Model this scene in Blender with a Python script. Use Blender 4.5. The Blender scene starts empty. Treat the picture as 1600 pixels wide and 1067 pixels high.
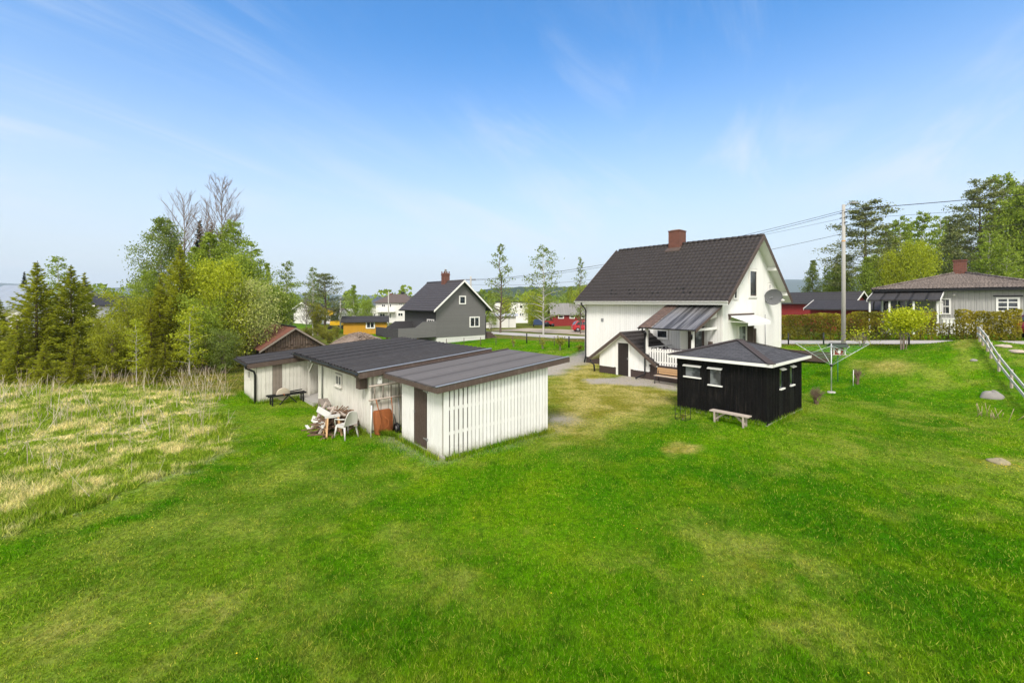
import bpy, math, random
import numpy as np
from mathutils import Vector, Matrix

scene = bpy.context.scene
COL = scene.collection
R = math.radians

# ------------------------------------------------------------------ camera
CAMZ, FPX, HOR = 4.4, 690.0, 472.0
cam_d = bpy.data.cameras.new('camera')
cam = bpy.data.objects.new('camera', cam_d); COL.objects.link(cam)
cam.location = (0, 0, CAMZ); cam.rotation_euler = (R(90), 0, 0)
cam_d.sensor_width = 36.0; cam_d.lens = FPX / 1600 * 36.0
cam_d.shift_y = -(533.5 - HOR) / 1600
cam_d.clip_start = 0.1; cam_d.clip_end = 20000
scene.camera = cam

# ------------------------------------------------------------------ sky, sun, exposure
SUN_DIR = Vector((-0.12, -0.85, 0.95)).normalized()
w = bpy.data.worlds.new('World'); scene.world = w; w.use_nodes = True
nt = w.node_tree; nt.nodes.clear()
def N(t, k, **kw):
    n = t.nodes.new(k)
    for a, b in kw.items(): setattr(n, a, b)
    return n
out = N(nt, 'ShaderNodeOutputWorld'); bg = N(nt, 'ShaderNodeBackground')
sky = N(nt, 'ShaderNodeTexSky', sky_type='NISHITA', sun_disc=False)
sky.sun_elevation = math.asin(SUN_DIR.z); sky.sun_rotation = math.atan2(SUN_DIR.x, SUN_DIR.y)
sky.altitude = 100; sky.air_density = 1.0; sky.dust_density = 0.6; sky.ozone_density = 2.2
hs = N(nt, 'ShaderNodeHueSaturation'); hs.inputs['Saturation'].default_value = 1.35; hs.inputs['Value'].default_value = 1.4
nt.links.new(sky.outputs[0], hs.inputs['Color'])
# thin cirrus, laid out on a plane far overhead: direction / height
tc = N(nt, 'ShaderNodeTexCoord'); sx = N(nt, 'ShaderNodeSeparateXYZ')
nt.links.new(tc.outputs['Generated'], sx.inputs[0])
def wm(op, a, b=None, clamp=False):
    m = N(nt, 'ShaderNodeMath', operation=op, use_clamp=clamp)
    for i, x in enumerate((a, b)):
        if x is None: continue
        if isinstance(x, (int, float)): m.inputs[i].default_value = x
        else: nt.links.new(x, m.inputs[i])
    return m.outputs[0]
zz = wm('MAXIMUM', wm('ADD', sx.outputs['Z'], 0.12), 0.06)
cx = wm('DIVIDE', sx.outputs['X'], zz); cy = wm('DIVIDE', sx.outputs['Y'], zz)
cmb = N(nt, 'ShaderNodeCombineXYZ'); nt.links.new(cx, cmb.inputs[0]); nt.links.new(cy, cmb.inputs[1])
mr = N(nt, 'ShaderNodeMapping'); mr.inputs['Rotation'].default_value = (0, 0, R(-62)); nt.links.new(cmb.outputs[0], mr.inputs[0])
mp = N(nt, 'ShaderNodeMapping'); mp.inputs['Scale'].default_value = (0.50, 1.7, 1); mp.inputs['Location'].default_value = (.35, .9, 0)
nt.links.new(mr.outputs[0], mp.inputs[0])
n1 = N(nt, 'ShaderNodeTexNoise'); n1.inputs['Scale'].default_value = 0.8; n1.inputs['Detail'].default_value = 9; n1.inputs['Roughness'].default_value = 0.62; n1.inputs['Distortion'].default_value = 1.1
n2 = N(nt, 'ShaderNodeTexNoise'); n2.inputs['Scale'].default_value = 0.45; n2.inputs['Detail'].default_value = 3
nt.links.new(mp.outputs[0], n1.inputs['Vector']); nt.links.new(cmb.outputs[0], n2.inputs['Vector'])
def mrange(x, a, b, c, d):
    m = N(nt, 'ShaderNodeMapRange', interpolation_type='SMOOTHSTEP')
    nt.links.new(x, m.inputs[0])
    for i, q in enumerate((a, b, c, d)): m.inputs[i + 1].default_value = q
    return m.outputs[0]
cl = wm('MULTIPLY', mrange(n1.outputs[0], .43, .70, 0, 1), mrange(n2.outputs[0], .36, .60, 0.04, 0.55))
# pale hazy band close to the horizon
hz = mrange(sx.outputs['Z'], -0.02, 0.54, 0.95, 0.0)
mixc = N(nt, 'ShaderNodeMix', data_type='RGBA')
nt.links.new(hz, mixc.inputs['Factor']); nt.links.new(hs.outputs[0], mixc.inputs['A'])
mixc.inputs['B'].default_value = (4.0, 4.32, 4.62, 1)
mixd = N(nt, 'ShaderNodeMix', data_type='RGBA'); nt.links.new(cl, mixd.inputs['Factor']); nt.links.new(mixc.outputs['Result'], mixd.inputs['A']); mixd.inputs['B'].default_value = (4.6, 4.85, 5.15, 1)
# cloud added to the unseen sky behind the viewer, softening and warming light
bank = wm('MULTIPLY', mrange(sx.outputs['Y'], .42, -.10, 0, 1), mrange(n2.outputs[0], .25, .6, .72, 1.0))
mixe = N(nt, 'ShaderNodeMix', data_type='RGBA'); nt.links.new(bank, mixe.inputs['Factor']); nt.links.new(mixd.outputs['Result'], mixe.inputs['A']); mixe.inputs['B'].default_value = (8.9, 8.6, 8.25, 1)
mixc = mixe
nt.links.new(mixc.outputs['Result'], bg.inputs['Color']); bg.inputs['Strength'].default_value = 0.105
nt.links.new(bg.outputs[0], out.inputs[0])

sl = bpy.data.lights.new('sun', 'SUN'); sl.energy = 2.0; sl.angle = R(14); sl.color = (1.0, 0.955, 0.89)
so = bpy.data.objects.new('sun', sl); COL.objects.link(so)
so.rotation_euler = (-SUN_DIR).to_track_quat('-Z', 'Y').to_euler(); so.location = (20, -20, 40)
vs = scene.view_settings
scene.display_settings.display_device = 'sRGB'
vs.view_transform = 'Standard'; vs.look = 'None'; vs.gamma = 1.0; vs.use_curve_mapping = False; vs.exposure = 0.90

# ------------------------------------------------------------------ the plan: u runs along the gables, v along the long sides of the buildings
A = R(40.6); CA, SA = math.cos(A), math.sin(A)
def W(u, v): return (u * CA - v * SA, u * SA + v * CA)
def UV(x, y): return (x * CA + y * SA, -x * SA + y * CA)
def S(t):
    t = np.clip(t, 0, 1); return t * t * (3 - 2 * t)
def terr(X, Y):
    X = np.asarray(X, float); Y = np.asarray(Y, float)
    u, v = UV(X, Y)
    zl = np.interp(v, [-60, -10, 3, 12, 35, 48, 90], [3.6, 2.6, 1.9, 1.3, .3, .1, -1.0])
    z = zl * S((u - 24.5) / 11)
    z = z + .5 * np.exp(-((u - 34.0) / 2.0) ** 2 - ((v - 1.9) / 1.7) ** 2)
    z = z + .16 * np.exp(-((u - 29.5) / 1.8) ** 2 - ((v - 4.0) / 1.6) ** 2)
    m = S((8 - u) / 6) * S((u + 60) / 20)
    z = z + .05 * np.sin(X * .9 + .6 * Y) * np.sin(Y * .7 - .3 * X) * S((np.hypot(X, Y) - 3) / 10) * (v > 12) * (u < 3) * m
    z = z + .02 * np.sin(X * .5) * np.sin(Y * .6 + 1)
    return z
def tz(x, y): return float(terr(x, y))
def G(px, py):
    """where the view through a point of the photograph meets the ground"""
    dx, dz = (px - 800) / FPX, -(py - HOR) / FPX
    y = 2.0; prev = y
    while y < 400:
        if CAMZ + dz * y < tz(dx * y, y): break
        prev = y; y += 0.25
    lo, hi = prev, y
    for _ in range(20):
        m = (lo + hi) / 2
        if CAMZ + dz * m < tz(dx * m, m): hi = m
        else: lo = m
    return (dx * hi, hi, tz(dx * hi, hi))
def at(px, y): return (px - 800) / FPX * y           # world x at depth y
def zat(py, y): return CAMZ - (py - HOR) / FPX * y   # world z at depth y

# ------------------------------------------------------------------ properties
def tag(o, label=None, cat=None, group=None, kind=None):
    if label: o['label'] = label
    if cat: o['category'] = cat
    if group: o['group'] = group
    if kind: o['kind'] = kind
    return o
def thing(name, label, cat, loc=(0, 0, 0), rz=0.0, group=None):
    o = bpy.data.objects.new(name, None); o.empty_display_size = .3; COL.objects.link(o)
    o.location = loc; o.rotation_euler = (0, 0, rz)
    return tag(o, label, cat, group)
def copy_thing(o, label, loc, rz=None, sc=None, group=None):
    kids = [c for c in COL.objects if c.parent == o]
    c = o.copy(); COL.objects.link(c); c.location = loc
    if rz is not None: c.rotation_euler = (0, 0, rz)
    if sc is not None: c.scale = sc if isinstance(sc, tuple) else (sc, sc, sc)
    c['label'] = label
    if group: c['group'] = group
    for k in kids:
        d = k.copy(); COL.objects.link(d); d.parent = c
        for g in [q for q in COL.objects if q.parent == k]:
            e = g.copy(); COL.objects.link(e); e.parent = d
    return c

# ------------------------------------------------------------------ mesh builder
class MB:
    def __init__(s): s.v = []; s.f = []; s.smooth = set()
    def poly(s, pts, smooth=False):
        b = len(s.v); s.v += [tuple(p) for p in pts]; s.f.append(tuple(range(b, b + len(pts))))
        return s
    def box(s, x0, x1, y0, y1, z0, z1):
        if x0 > x1: x0, x1 = x1, x0
        if y0 > y1: y0, y1 = y1, y0
        if z0 > z1: z0, z1 = z1, z0
        b = len(s.v)
        s.v += [(x0, y0, z0), (x1, y0, z0), (x1, y1, z0), (x0, y1, z0), (x0, y0, z1), (x1, y0, z1), (x1, y1, z1), (x0, y1, z1)]
        for q in ((0, 3, 2, 1), (4, 5, 6, 7), (0, 1, 5, 4), (1, 2, 6, 5), (2, 3, 7, 6), (3, 0, 4, 7)): s.f.append(tuple(b + i for i in q))
        return s
    def hexa(s, lo, hi):
        """lo, hi: four points each, same winding"""
        b = len(s.v); s.v += [tuple(p) for p in lo] + [tuple(p) for p in hi]
        for q in ((0, 3, 2, 1), (4, 5, 6, 7), (0, 1, 5, 4), (1, 2, 6, 5), (2, 3, 7, 6), (3, 0, 4, 7)): s.f.append(tuple(b + i for i in q))
        return s
    def prism(s, pts, d):
        """closed outline pts (3D) pushed along d"""
        n = len(pts); b = len(s.v); d = Vector(d)
        s.v += [tuple(p) for p in pts] + [tuple(Vector(p) + d) for p in pts]
        s.f.append(tuple(b + i for i in range(n))[::-1]); s.f.append(tuple(b + n + i for i in range(n)))
        for i in range(n):
            j = (i + 1) % n; s.f.append((b + i, b + j, b + n + j, b + n + i))
        return s
    def bar(s, p, q, w, h, up=(0, 0, 1)):
        p, q = Vector(p), Vector(q); d = (q - p).normalized(); up = Vector(up)
        if abs(d.dot(up)) > .98: up = Vector((1, 0, 0))
        x = d.cross(up).normalized(); y = x.cross(d)
        a = [p + x * i * w / 2 + y * j * h / 2 for i, j in ((-1, -1), (1, -1), (1, 1), (-1, 1))]
        return s.hexa(a, [c + (q - p) for c in a])
    def tube(s, pts, r, n=8, cap=True):
        pts = [Vector(p) for p in pts]; rs = r if isinstance(r, (list, tuple)) else [r] * len(pts)
        b = len(s.v); prevx = None
        for i, p in enumerate(pts):
            d = (pts[min(i + 1, len(pts) - 1)] - pts[max(i - 1, 0)]).normalized()
            if prevx is None:
                prevx = d.cross(Vector((0, 0, 1)))
                if prevx.length < .05: prevx = d.cross(Vector((1, 0, 0)))
            x = (prevx - d * prevx.dot(d)).normalized(); prevx = x; y = d.cross(x)
            for k in range(n):
                a = 2 * math.pi * k / n
                s.v.append(tuple(p + (x * math.cos(a) + y * math.sin(a)) * rs[i]))
        for i in range(len(pts) - 1):
            for k in range(n):
                k2 = (k + 1) % n
                s.smooth.add(len(s.f)); s.f.append((b + i * n + k, b + i * n + k2, b + (i + 1) * n + k2, b + (i + 1) * n + k))
        if cap:
            s.f.append(tuple(b + k for k in range(n))[::-1]); e = b + (len(pts) - 1) * n
            s.f.append(tuple(e + k for k in range(n)))
        return s
    def lathe(s, prof, c=(0, 0, 0), n=20, axis='z'):
        b = len(s.v)
        for (r, h) in prof:
            for k in range(n):
                a = 2 * math.pi * k / n; p = (r * math.cos(a), r * math.sin(a), h)
                if axis == 'x': p = (p[2], p[0], p[1])
                if axis == 'y': p = (p[0], p[2], p[1])
                s.v.append((p[0] + c[0], p[1] + c[1], p[2] + c[2]))
        for i in range(len(prof) - 1):
            for k in range(n):
                k2 = (k + 1) % n
                s.smooth.add(len(s.f)); s.f.append((b + i * n + k, b + i * n + k2, b + (i + 1) * n + k2, b + (i + 1) * n + k))
        return s
    def grid(s, P, smooth=True):
        """P: 2-D list of points"""
        b = len(s.v); m = len(P); n = len(P[0])
        for row in P: s.v += [tuple(p) for p in row]
        for i in range(m - 1):
            for j in range(n - 1):
                if smooth: s.smooth.add(len(s.f))
                s.f.append((b + i * n + j, b + i * n + j + 1, b + (i + 1) * n + j + 1, b + (i + 1) * n + j))
        return s
    def build(s, name, mat, parent=None, loc=None):
        me = bpy.data.meshes.new(name); me.from_pydata(s.v, [], s.f); me.update()
        nf = len(me.polygons)
        sm = np.zeros(nf, bool); sm[list(s.smooth)] = True
        me.polygons.foreach_set('use_smooth', sm)
        # flat layout coordinates in metres: along the wall or eave, up the wall or slope
        co = np.array(s.v, float); nl = len(me.loops)
        li = np.empty(nl, np.int32); me.loops.foreach_get('vertex_index', li)
        nr = np.empty(nf * 3); me.polygons.foreach_get('normal', nr); nr = nr.reshape(-1, 3)
        lt = np.empty(nf, np.int32); me.polygons.foreach_get('loop_total', lt)
        ln = np.repeat(nr, lt, axis=0)
        t = np.stack([-ln[:, 1], ln[:, 0], np.zeros(nl)], 1); tl = np.linalg.norm(t, axis=1)
        flat = tl < .08; t[flat] = (1, 0, 0); tl[flat] = 1; t /= tl[:, None]
        bb = np.cross(ln, t); bb[flat] = (0, 1, 0)
        c = co[li]; uvs = np.stack([(c * t).sum(1), (c * bb).sum(1)], 1)
        ul = me.uv_layers.new(name='layout'); ul.data.foreach_set('uv', uvs.ravel())
        me.materials.append(mat)
        o = bpy.data.objects.new(name, me); COL.objects.link(o)
        if parent: o.parent = parent
        if loc: o.location = loc
        return o

def arr_mesh(name, V, F, mat, parent=None, rnd=None, smooth=False):
    """big meshes straight from arrays; F is M x 3 or M x 4"""
    V = np.asarray(V, np.float32); F = np.asarray(F, np.int32); m, k = F.shape
    me = bpy.data.meshes.new(name)
    me.vertices.add(len(V)); me.vertices.foreach_set('co', V.ravel())
    me.loops.add(m * k); me.loops.foreach_set('vertex_index', F.ravel())
    me.polygons.add(m); me.polygons.foreach_set('loop_start', np.arange(0, m * k, k, dtype=np.int32))
    try: me.polygons.foreach_set('loop_total', np.full(m, k, np.int32))
    except Exception: pass
    if smooth: me.polygons.foreach_set('use_smooth', np.ones(m, bool))
    if rnd is not None:
        at_ = me.attributes.new('rnd', 'FLOAT', 'FACE'); at_.data.foreach_set('value', np.asarray(rnd, np.float32))
    me.update(calc_edges=True); me.materials.append(mat)
    o = bpy.data.objects.new(name, me); COL.objects.link(o)
    if parent: o.parent = parent
    return o

# ------------------------------------------------------------------ materials
def newmat(name):
    m = bpy.data.materials.new(name); m.use_nodes = True; t = m.node_tree
    b = next(n for n in t.nodes if n.type == 'BSDF_PRINCIPLED'); o = next(n for n in t.nodes if n.type == 'OUTPUT_MATERIAL')
    return m, t, b, o
def L(t, a, b): t.links.new(a, b)
def mth(t, op, a, b=None, clamp=False):
    m = N(t, 'ShaderNodeMath', operation=op, use_clamp=clamp)
    for i, x in enumerate((a, b)):
        if x is None: continue
        if isinstance(x, (int, float)): m.inputs[i].default_value = x
        else: L(t, x, m.inputs[i])
    return m.outputs[0]
def mixrgb(t, f, a, b, blend='MIX'):
    m = N(t, 'ShaderNodeMix', data_type='RGBA', blend_type=blend)
    for k, x in (('Factor', f), ('A', a), ('B', b)):
        if isinstance(x, (int, float)): m.inputs[k].default_value = x
        elif isinstance(x, tuple): m.inputs[k].default_value = (*x[:3], 1)
        else: L(t, x, m.inputs[k])
    return m.outputs['Result']
def noise(t, vec, scale, detail=4, rough=.55, dist=0.0):
    n = N(t, 'ShaderNodeTexNoise'); n.inputs['Scale'].default_value = scale; n.inputs['Detail'].default_value = detail
    n.inputs['Roughness'].default_value = rough; n.inputs['Distortion'].default_value = dist
    if vec is not None: L(t, vec, n.inputs['Vector'])
    return n.outputs['Fac']
def rng_(t, x, a, b, c=0.0, d=1.0, smooth=True):
    m = N(t, 'ShaderNodeMapRange'); m.interpolation_type = 'SMOOTHSTEP' if smooth else 'LINEAR'
    L(t, x, m.inputs[0])
    for i, q in enumerate((a, b, c, d)): m.inputs[i + 1].default_value = q
    return m.outputs[0]
def scl(c, k): return tuple(min(1, x * k) for x in c)
def mat(name, col, rough=.7, var=.12, ns=3.0, bump=.0, bs=40, metal=0.0, spec=.3, pat=None, dirt=None, dirt_amt=.0, groove=.45, splash=0.0):
    m, t, b, o = newmat(name)
    tcn = N(t, 'ShaderNodeTexCoord'); vec = tcn.outputs['Object']
    oi = N(t, 'ShaderNodeObjectInfo')
    c = mixrgb(t, noise(t, vec, ns, 5), scl(col, 1 - var), scl(col, 1 + var))
    gi = N(t, 'ShaderNodeNewGeometry'); c = mixrgb(t, mth(t, 'MULTIPLY', gi.outputs['Random Per Island'], .15 + var * .5), c, scl(col, .62))   # no two boards or pebbles alike
    uvn = N(t, 'ShaderNodeUVMap', uv_map='layout'); sxy = N(t, 'ShaderNodeSeparateXYZ'); L(t, uvn.outputs[0], sxy.inputs[0])
    h = None
    if dirt is not None:   # streaks running down and blotches of wear
        mpn = N(t, 'ShaderNodeMapping'); mpn.inputs['Scale'].default_value = (9, .7, 1); L(t, uvn.outputs[0], mpn.inputs[0])
        d1 = rng_(t, noise(t, mpn.outputs[0], 1.0, 6, .65), .45, .75)
        d2 = rng_(t, noise(t, vec, 1.7, 5, .6), .40, .68)
        c = mixrgb(t, mth(t, 'MULTIPLY', mth(t, 'MULTIPLY', d1, d2), dirt_amt), c, dirt)
        c = mixrgb(t, mth(t, 'MULTIPLY', rng_(t, noise(t, mpn.outputs[0], 3.0, 4), .52, .75), dirt_amt * .4), c, dirt)
        if splash: c = mixrgb(t, mth(t, 'MULTIPLY', rng_(t, mth(t, 'ADD', sxy.outputs['Y'], mth(t, 'MULTIPLY', noise(t, vec, 5.0, 5, .7), .5)), .62, .22), splash), c, (.24, .23, .13))   # soil splashed up from the ground
    if pat:
        kind = pat[0]
        if kind == 'ribs':
            so_ = N(t, 'ShaderNodeSeparateXYZ'); L(t, vec, so_.inputs[0]); q = so_.outputs['Y']
            fr = mth(t, 'ABSOLUTE', mth(t, 'SUBTRACT', mth(t, 'FRACT', mth(t, 'DIVIDE', q, pat[1])), .5))
            wn = N(t, 'ShaderNodeTexWhiteNoise', noise_dimensions='1D'); L(t, mth(t, 'FLOOR', mth(t, 'DIVIDE', q, pat[2])), wn.inputs['W'])
            c = mixrgb(t, mth(t, 'MULTIPLY', wn.outputs['Value'], .22), c, scl(col, .6)); c = mixrgb(t, mth(t, 'MULTIPLY', rng_(t, fr, .36, .47), groove), c, scl(col, .35)); h = rng_(t, fr, .3, .48, 1.0, 0.0)
        if kind in ('boards', 'laps', 'seams'):
            q = sxy.outputs['X'] if kind in ('boards', 'seams') else sxy.outputs['Y']
            fr = mth(t, 'FRACT', mth(t, 'DIVIDE', q, pat[1]))
            cell = mth(t, 'FLOOR', mth(t, 'DIVIDE', q, pat[1]))
            wn = N(t, 'ShaderNodeTexWhiteNoise', noise_dimensions='1D'); L(t, cell, wn.inputs['W'])
            c = mixrgb(t, mth(t, 'MULTIPLY', wn.outputs['Value'], .16), c, scl(col, .55))
            if kind == 'laps': h = rng_(t, fr, 0.0, .90, 1.0, 0.0, False)
            else: h = rng_(t, mth(t, 'ABSOLUTE', mth(t, 'SUBTRACT', fr, .5)), .40, .47, 1.0, 0.0)
            gap = rng_(t, fr, .90, .985) if kind == 'laps' else rng_(t, mth(t, 'ABSOLUTE', mth(t, 'SUBTRACT', fr, .5)), .44, .485)
            c = mixrgb(t, mth(t, 'MULTIPLY', gap, groove), c, scl(col, .25))
        if kind in ('brick', 'shingle'):
            br = N(t, 'ShaderNodeTexBrick'); L(t, uvn.outputs[0], br.inputs['Vector'])
            br.inputs['Scale'].default_value = 1.0; br.inputs['Brick Width'].default_value = pat[1]; br.inputs['Row Height'].default_value = pat[2]
            br.inputs['Mortar Size'].default_value = pat[3]; br.inputs['Color1'].default_value = (*scl(col, .72), 1); br.inputs['Color2'].default_value = (*scl(col, 1.3), 1)
            br.inputs['Mortar'].default_value = (*pat[4], 1); br.inputs['Bias'].default_value = 0.0
            c = mixrgb(t, .3, br.outputs['Color'], c); h = mth(t, 'SUBTRACT', 1.0, br.outputs['Fac'])
    L(t, c, b.inputs['Base Color'])
    b.inputs['Roughness'].default_value = rough; b.inputs['Metallic'].default_value = metal; b.inputs['Specular IOR Level'].default_value = spec
    L(t, rng_(t, noise(t, vec, ns * 4, 4), .3, .7, max(.05, rough - .12), min(1, rough + .12)), b.inputs['Roughness'])
    if bump > 0 or h is not None:
        hh = mth(t, 'MULTIPLY', noise(t, vec, bs, 5), bump if bump > 0 else .1)
        if h is not None: hh = mth(t, 'ADD', hh, h)
        bp = N(t, 'ShaderNodeBump'); bp.inputs['Strength'].default_value = .6; bp.inputs['Distance'].default_value = .012
        L(t, hh, bp.inputs['Height']); L(t, bp.outputs[0], b.inputs['Normal'])
    return m
def glassmat(name, col=(.02, .025, .03)):
    m, t, b, o = newmat(name)
    tcn = N(t, 'ShaderNodeTexCoord')
    L(t, mixrgb(t, rng_(t, noise(t, tcn.outputs['Object'], 2.2, 2), .4, .62), scl(col, .5), scl(col, 2.2)), b.inputs['Base Color'])
    b.inputs['Roughness'].default_value = .06; b.inputs['Specular IOR Level'].default_value = .6
    return m
def leafmat(name, c0, c1, trans=.35, gloss=.5):
    m, t, b, o = newmat(name)
    a = N(t, 'ShaderNodeAttribute', attribute_name='rnd'); oi = N(t, 'ShaderNodeObjectInfo')
    f = mth(t, 'ADD', mth(t, 'MULTIPLY', a.outputs['Fac'], .8), mth(t, 'MULTIPLY', oi.outputs['Random'], .2))
    c = mixrgb(t, f, c0, c1); L(t, c, b.inputs['Base Color']); b.inputs['Roughness'].default_value = gloss; b.inputs['Specular IOR Level'].default_value = .2
    tr = N(t, 'ShaderNodeBsdfTranslucent'); L(t, mixrgb(t, .5, c, scl(c1, 1.3)), tr.inputs['Color'])
    mx = N(t, 'ShaderNodeMixShader'); mx.inputs[0].default_value = trans
    L(t, b.outputs[0], mx.inputs[1]); L(t, tr.outputs[0], mx.inputs[2]); L(t, mx.outputs[0], o.inputs['Surface'])
    return m
# ------------------------------------------------------------------ the ground
rs = np.random.RandomState(11)
def vnoise(X, Y, s, seed=0):
    """smooth value noise in 0..1"""
    r = np.random.RandomState(seed); T = r.rand(256, 256)
    x = np.asarray(X) * s + 77.3; y = np.asarray(Y) * s + 31.7
    i = np.floor(x).astype(int); j = np.floor(y).astype(int); fx = x - i; fy = y - j
    fx = fx * fx * (3 - 2 * fx); fy = fy * fy * (3 - 2 * fy)
    g = lambda a, b: T[a % 256, b % 256]
    return (g(i, j) * (1 - fx) + g(i + 1, j) * fx) * (1 - fy) + (g(i, j + 1) * (1 - fx) + g(i + 1, j + 1) * fx) * fy
def polyd(X, Y, P):
    """signed distance to outline P, positive inside"""
    X = np.asarray(X, float); Y = np.asarray(Y, float)
    d = np.full(X.shape, 1e9); ins = np.zeros(X.shape, bool); n = len(P)
    for i in range(n):
        ax, ay = P[i]; bx, by = P[(i + 1) % n]; ex, ey = bx - ax, by - ay
        t = np.clip(((X - ax) * ex + (Y - ay) * ey) / (ex * ex + ey * ey + 1e-9), 0, 1)
        d = np.minimum(d, np.hypot(X - ax - t * ex, Y - ay - t * ey))
        if ay != by: ins ^= ((ay > Y) != (by > Y)) & (X < ex * (Y - ay) / (ey) + ax)
    return np.where(ins, d, -d)
gp = lambda pts: [G(*p)[:2] for p in pts]
MEADOW = gp([(0, 838), (60, 818), (135, 795), (215, 765), (300, 735), (360, 706), (372, 684), (345, 660), (338, 632), (372, 605), (384, 596)]) + [W(4.0, 24.5), W(4, 60), (-120, 130), (-120, 10), (-9.6, 7.6)]
DRY = gp([(848, 668), (862, 600), (880, 572), (925, 556), (960, 590), (1058, 612), (1058, 634), (980, 652), (900, 682)])
GRAVEL1 = gp([(870, 586), (915, 566), (930, 556), (912, 548), (880, 560), (800, 574), (800, 590)]) + []
GRAVEL2 = gp([(915, 592), (960, 590), (1000, 584), (1030, 592), (1062, 598), (1062, 612), (1020, 604), (970, 601), (925, 599)])
BARE = gp([(1035, 700), (1062, 692), (1090, 697), (1088, 708), (1055, 711)])
BROWNB = gp([(1345, 566), (1400, 562), (1440, 571), (1420, 583), (1360, 585)])
BANK = gp([(1490, 533), (1530, 529), (1535, 540), (1500, 545)])
DITCH = [W(32.0, 56), W(35.9, 56), W(35.9, 12), W(33.8, 12)]
DITCH2 = [W(34.3, 11.5), W(36, 11.5), W(36, 4.5), W(35.0, 4.5)]
SOIL = [W(6.2, 10.4), W(11.1, 10.35), W(11.2, 14.6), W(6.1, 13.4)]
ROUGH2 = [W(3.5, 25), W(10.5, 25), W(15, 38), W(22, 56), W(24, 80), W(-30, 80), W(-6, 40)]
YARD = [W(36, -4), W(52, -4), W(52, -30), W(36, -30)]
FARFIELD = [W(40.6, 160), W(40.6, 14), W(160, 14), W(160, 160)]
def masks(X, Y):
    wob = (vnoise(X, Y, 1.3, 1) - .5) * .9 + (vnoise(X, Y, 4.1, 2) - .5) * .45
    D = {}
    D['meadow'] = S((polyd(X, Y, MEADOW) + wob * .8) / .35 * .5 + .5)
    dry = S((polyd(X, Y, DRY) + wob * 1.3) / 1.6 * .5 + .62)
    patch = S((vnoise(X, Y, .22, 5) * .55 + vnoise(X, Y, .7, 6) * .3 + vnoise(X, Y, 2.6, 7) * .30 - .60) / .16)
    dry = np.maximum(dry, patch * .24)
    for P, k, e in ((BARE, .95, .3), (BROWNB, .8, 1.0), (BANK, .7, .5)):
        dry = np.maximum(dry, k * S((polyd(X, Y, P) + wob * .7) / e * .5 + .5))
    # pale mown patches in the foreground
    for px, py, r, k in ((110, 980, .9, .6), (345, 960, 1.1, .6), (260, 1020, .7, .5), (700, 900, 1.2, .35), (1190, 880, 1.2, .5), (1130, 840, 1.0, .35), (1010, 890, .9, .3), (1560, 722, .9, .8), (1330, 690, 2.0, .35), (1480, 660, 2.2, .4), (1290, 640, 1.5, .35), (1250, 985, .9, .4), (880, 690, 1.4, .5), (660, 715, .9, .5)):
        x, y, _ = G(px, py)
        dry = np.maximum(dry, k * np.exp(-((X - x) ** 2 + (Y - y) ** 2) / r ** 2) * S((vnoise(X, Y, 1.9, 9) * .6 + vnoise(X, Y, 6, 10) * .5 - .28) / .35))
    D['dry'] = np.clip(dry, 0, 1)
    g = S((polyd(X, Y, GRAVEL1) + wob * .6) / .7 * .5 + .5)
    g = np.maximum(g, S((polyd(X, Y, GRAVEL2) + wob * .5) / .4 * .5 + .5))
    g = np.maximum(g, .38 * S((polyd(X, Y, SOIL) + wob * .5) / .3 * .5 + .4))
    g = np.maximum(g, S((polyd(X, Y, YARD) + wob) / 1.2 * .5 + .5))
    x, y, _ = G(872, 655); g = np.maximum(g, .9 * np.exp(-((X - x) ** 2 + (Y - y) ** 2) / .5))
    D['gravel'] = np.clip(g, 0, 1)
    D['rough'] = np.maximum(np.maximum(S((polyd(X, Y, DITCH) + wob * .6) / .8 * .5 + .5), .8 * S((polyd(X, Y, DITCH2) + wob * .5) / .6 * .5 + .5)), .8 * S(polyd(X, Y, FARFIELD) / 1.5 + .5))
    D['rough'] = np.maximum(D['rough'], .75 * S((polyd(X, Y, ROUGH2) + wob) / 2 + .5))
    return D
def axis(lo, hi, step, far, k):
    a = list(np.arange(lo, hi + 1e-6, step)); s = step; p = a[-1]
    while p < far: s *= k; p += s; a.append(p)
    s = step; p = a[0]; b = []
    return a
xs = np.array(sorted(set([-q for q in axis(0, 32, .27, 5200, 1.16)] + axis(0, 32, .27, 5200, 1.16))))
ys = np.array(sorted(set(axis(3, 46, .25, 5200, 1.13) + [2, 0, -3, -8, -20, -60, -200])))
X, Y = np.meshgrid(xs, ys)
far = np.hypot(X, Y)
Z = terr(X, Y) - 6.0 * S((far - 250) / 1500)
V = np.stack([X.ravel(), Y.ravel(), Z.ravel()], 1); nx, ny = len(xs), len(ys)
ii = np.arange(ny - 1)[:, None] * nx + np.arange(nx - 1)[None, :]
F = np.stack([ii, ii + 1, ii + nx + 1, ii + nx], -1).reshape(-1, 4)

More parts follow.
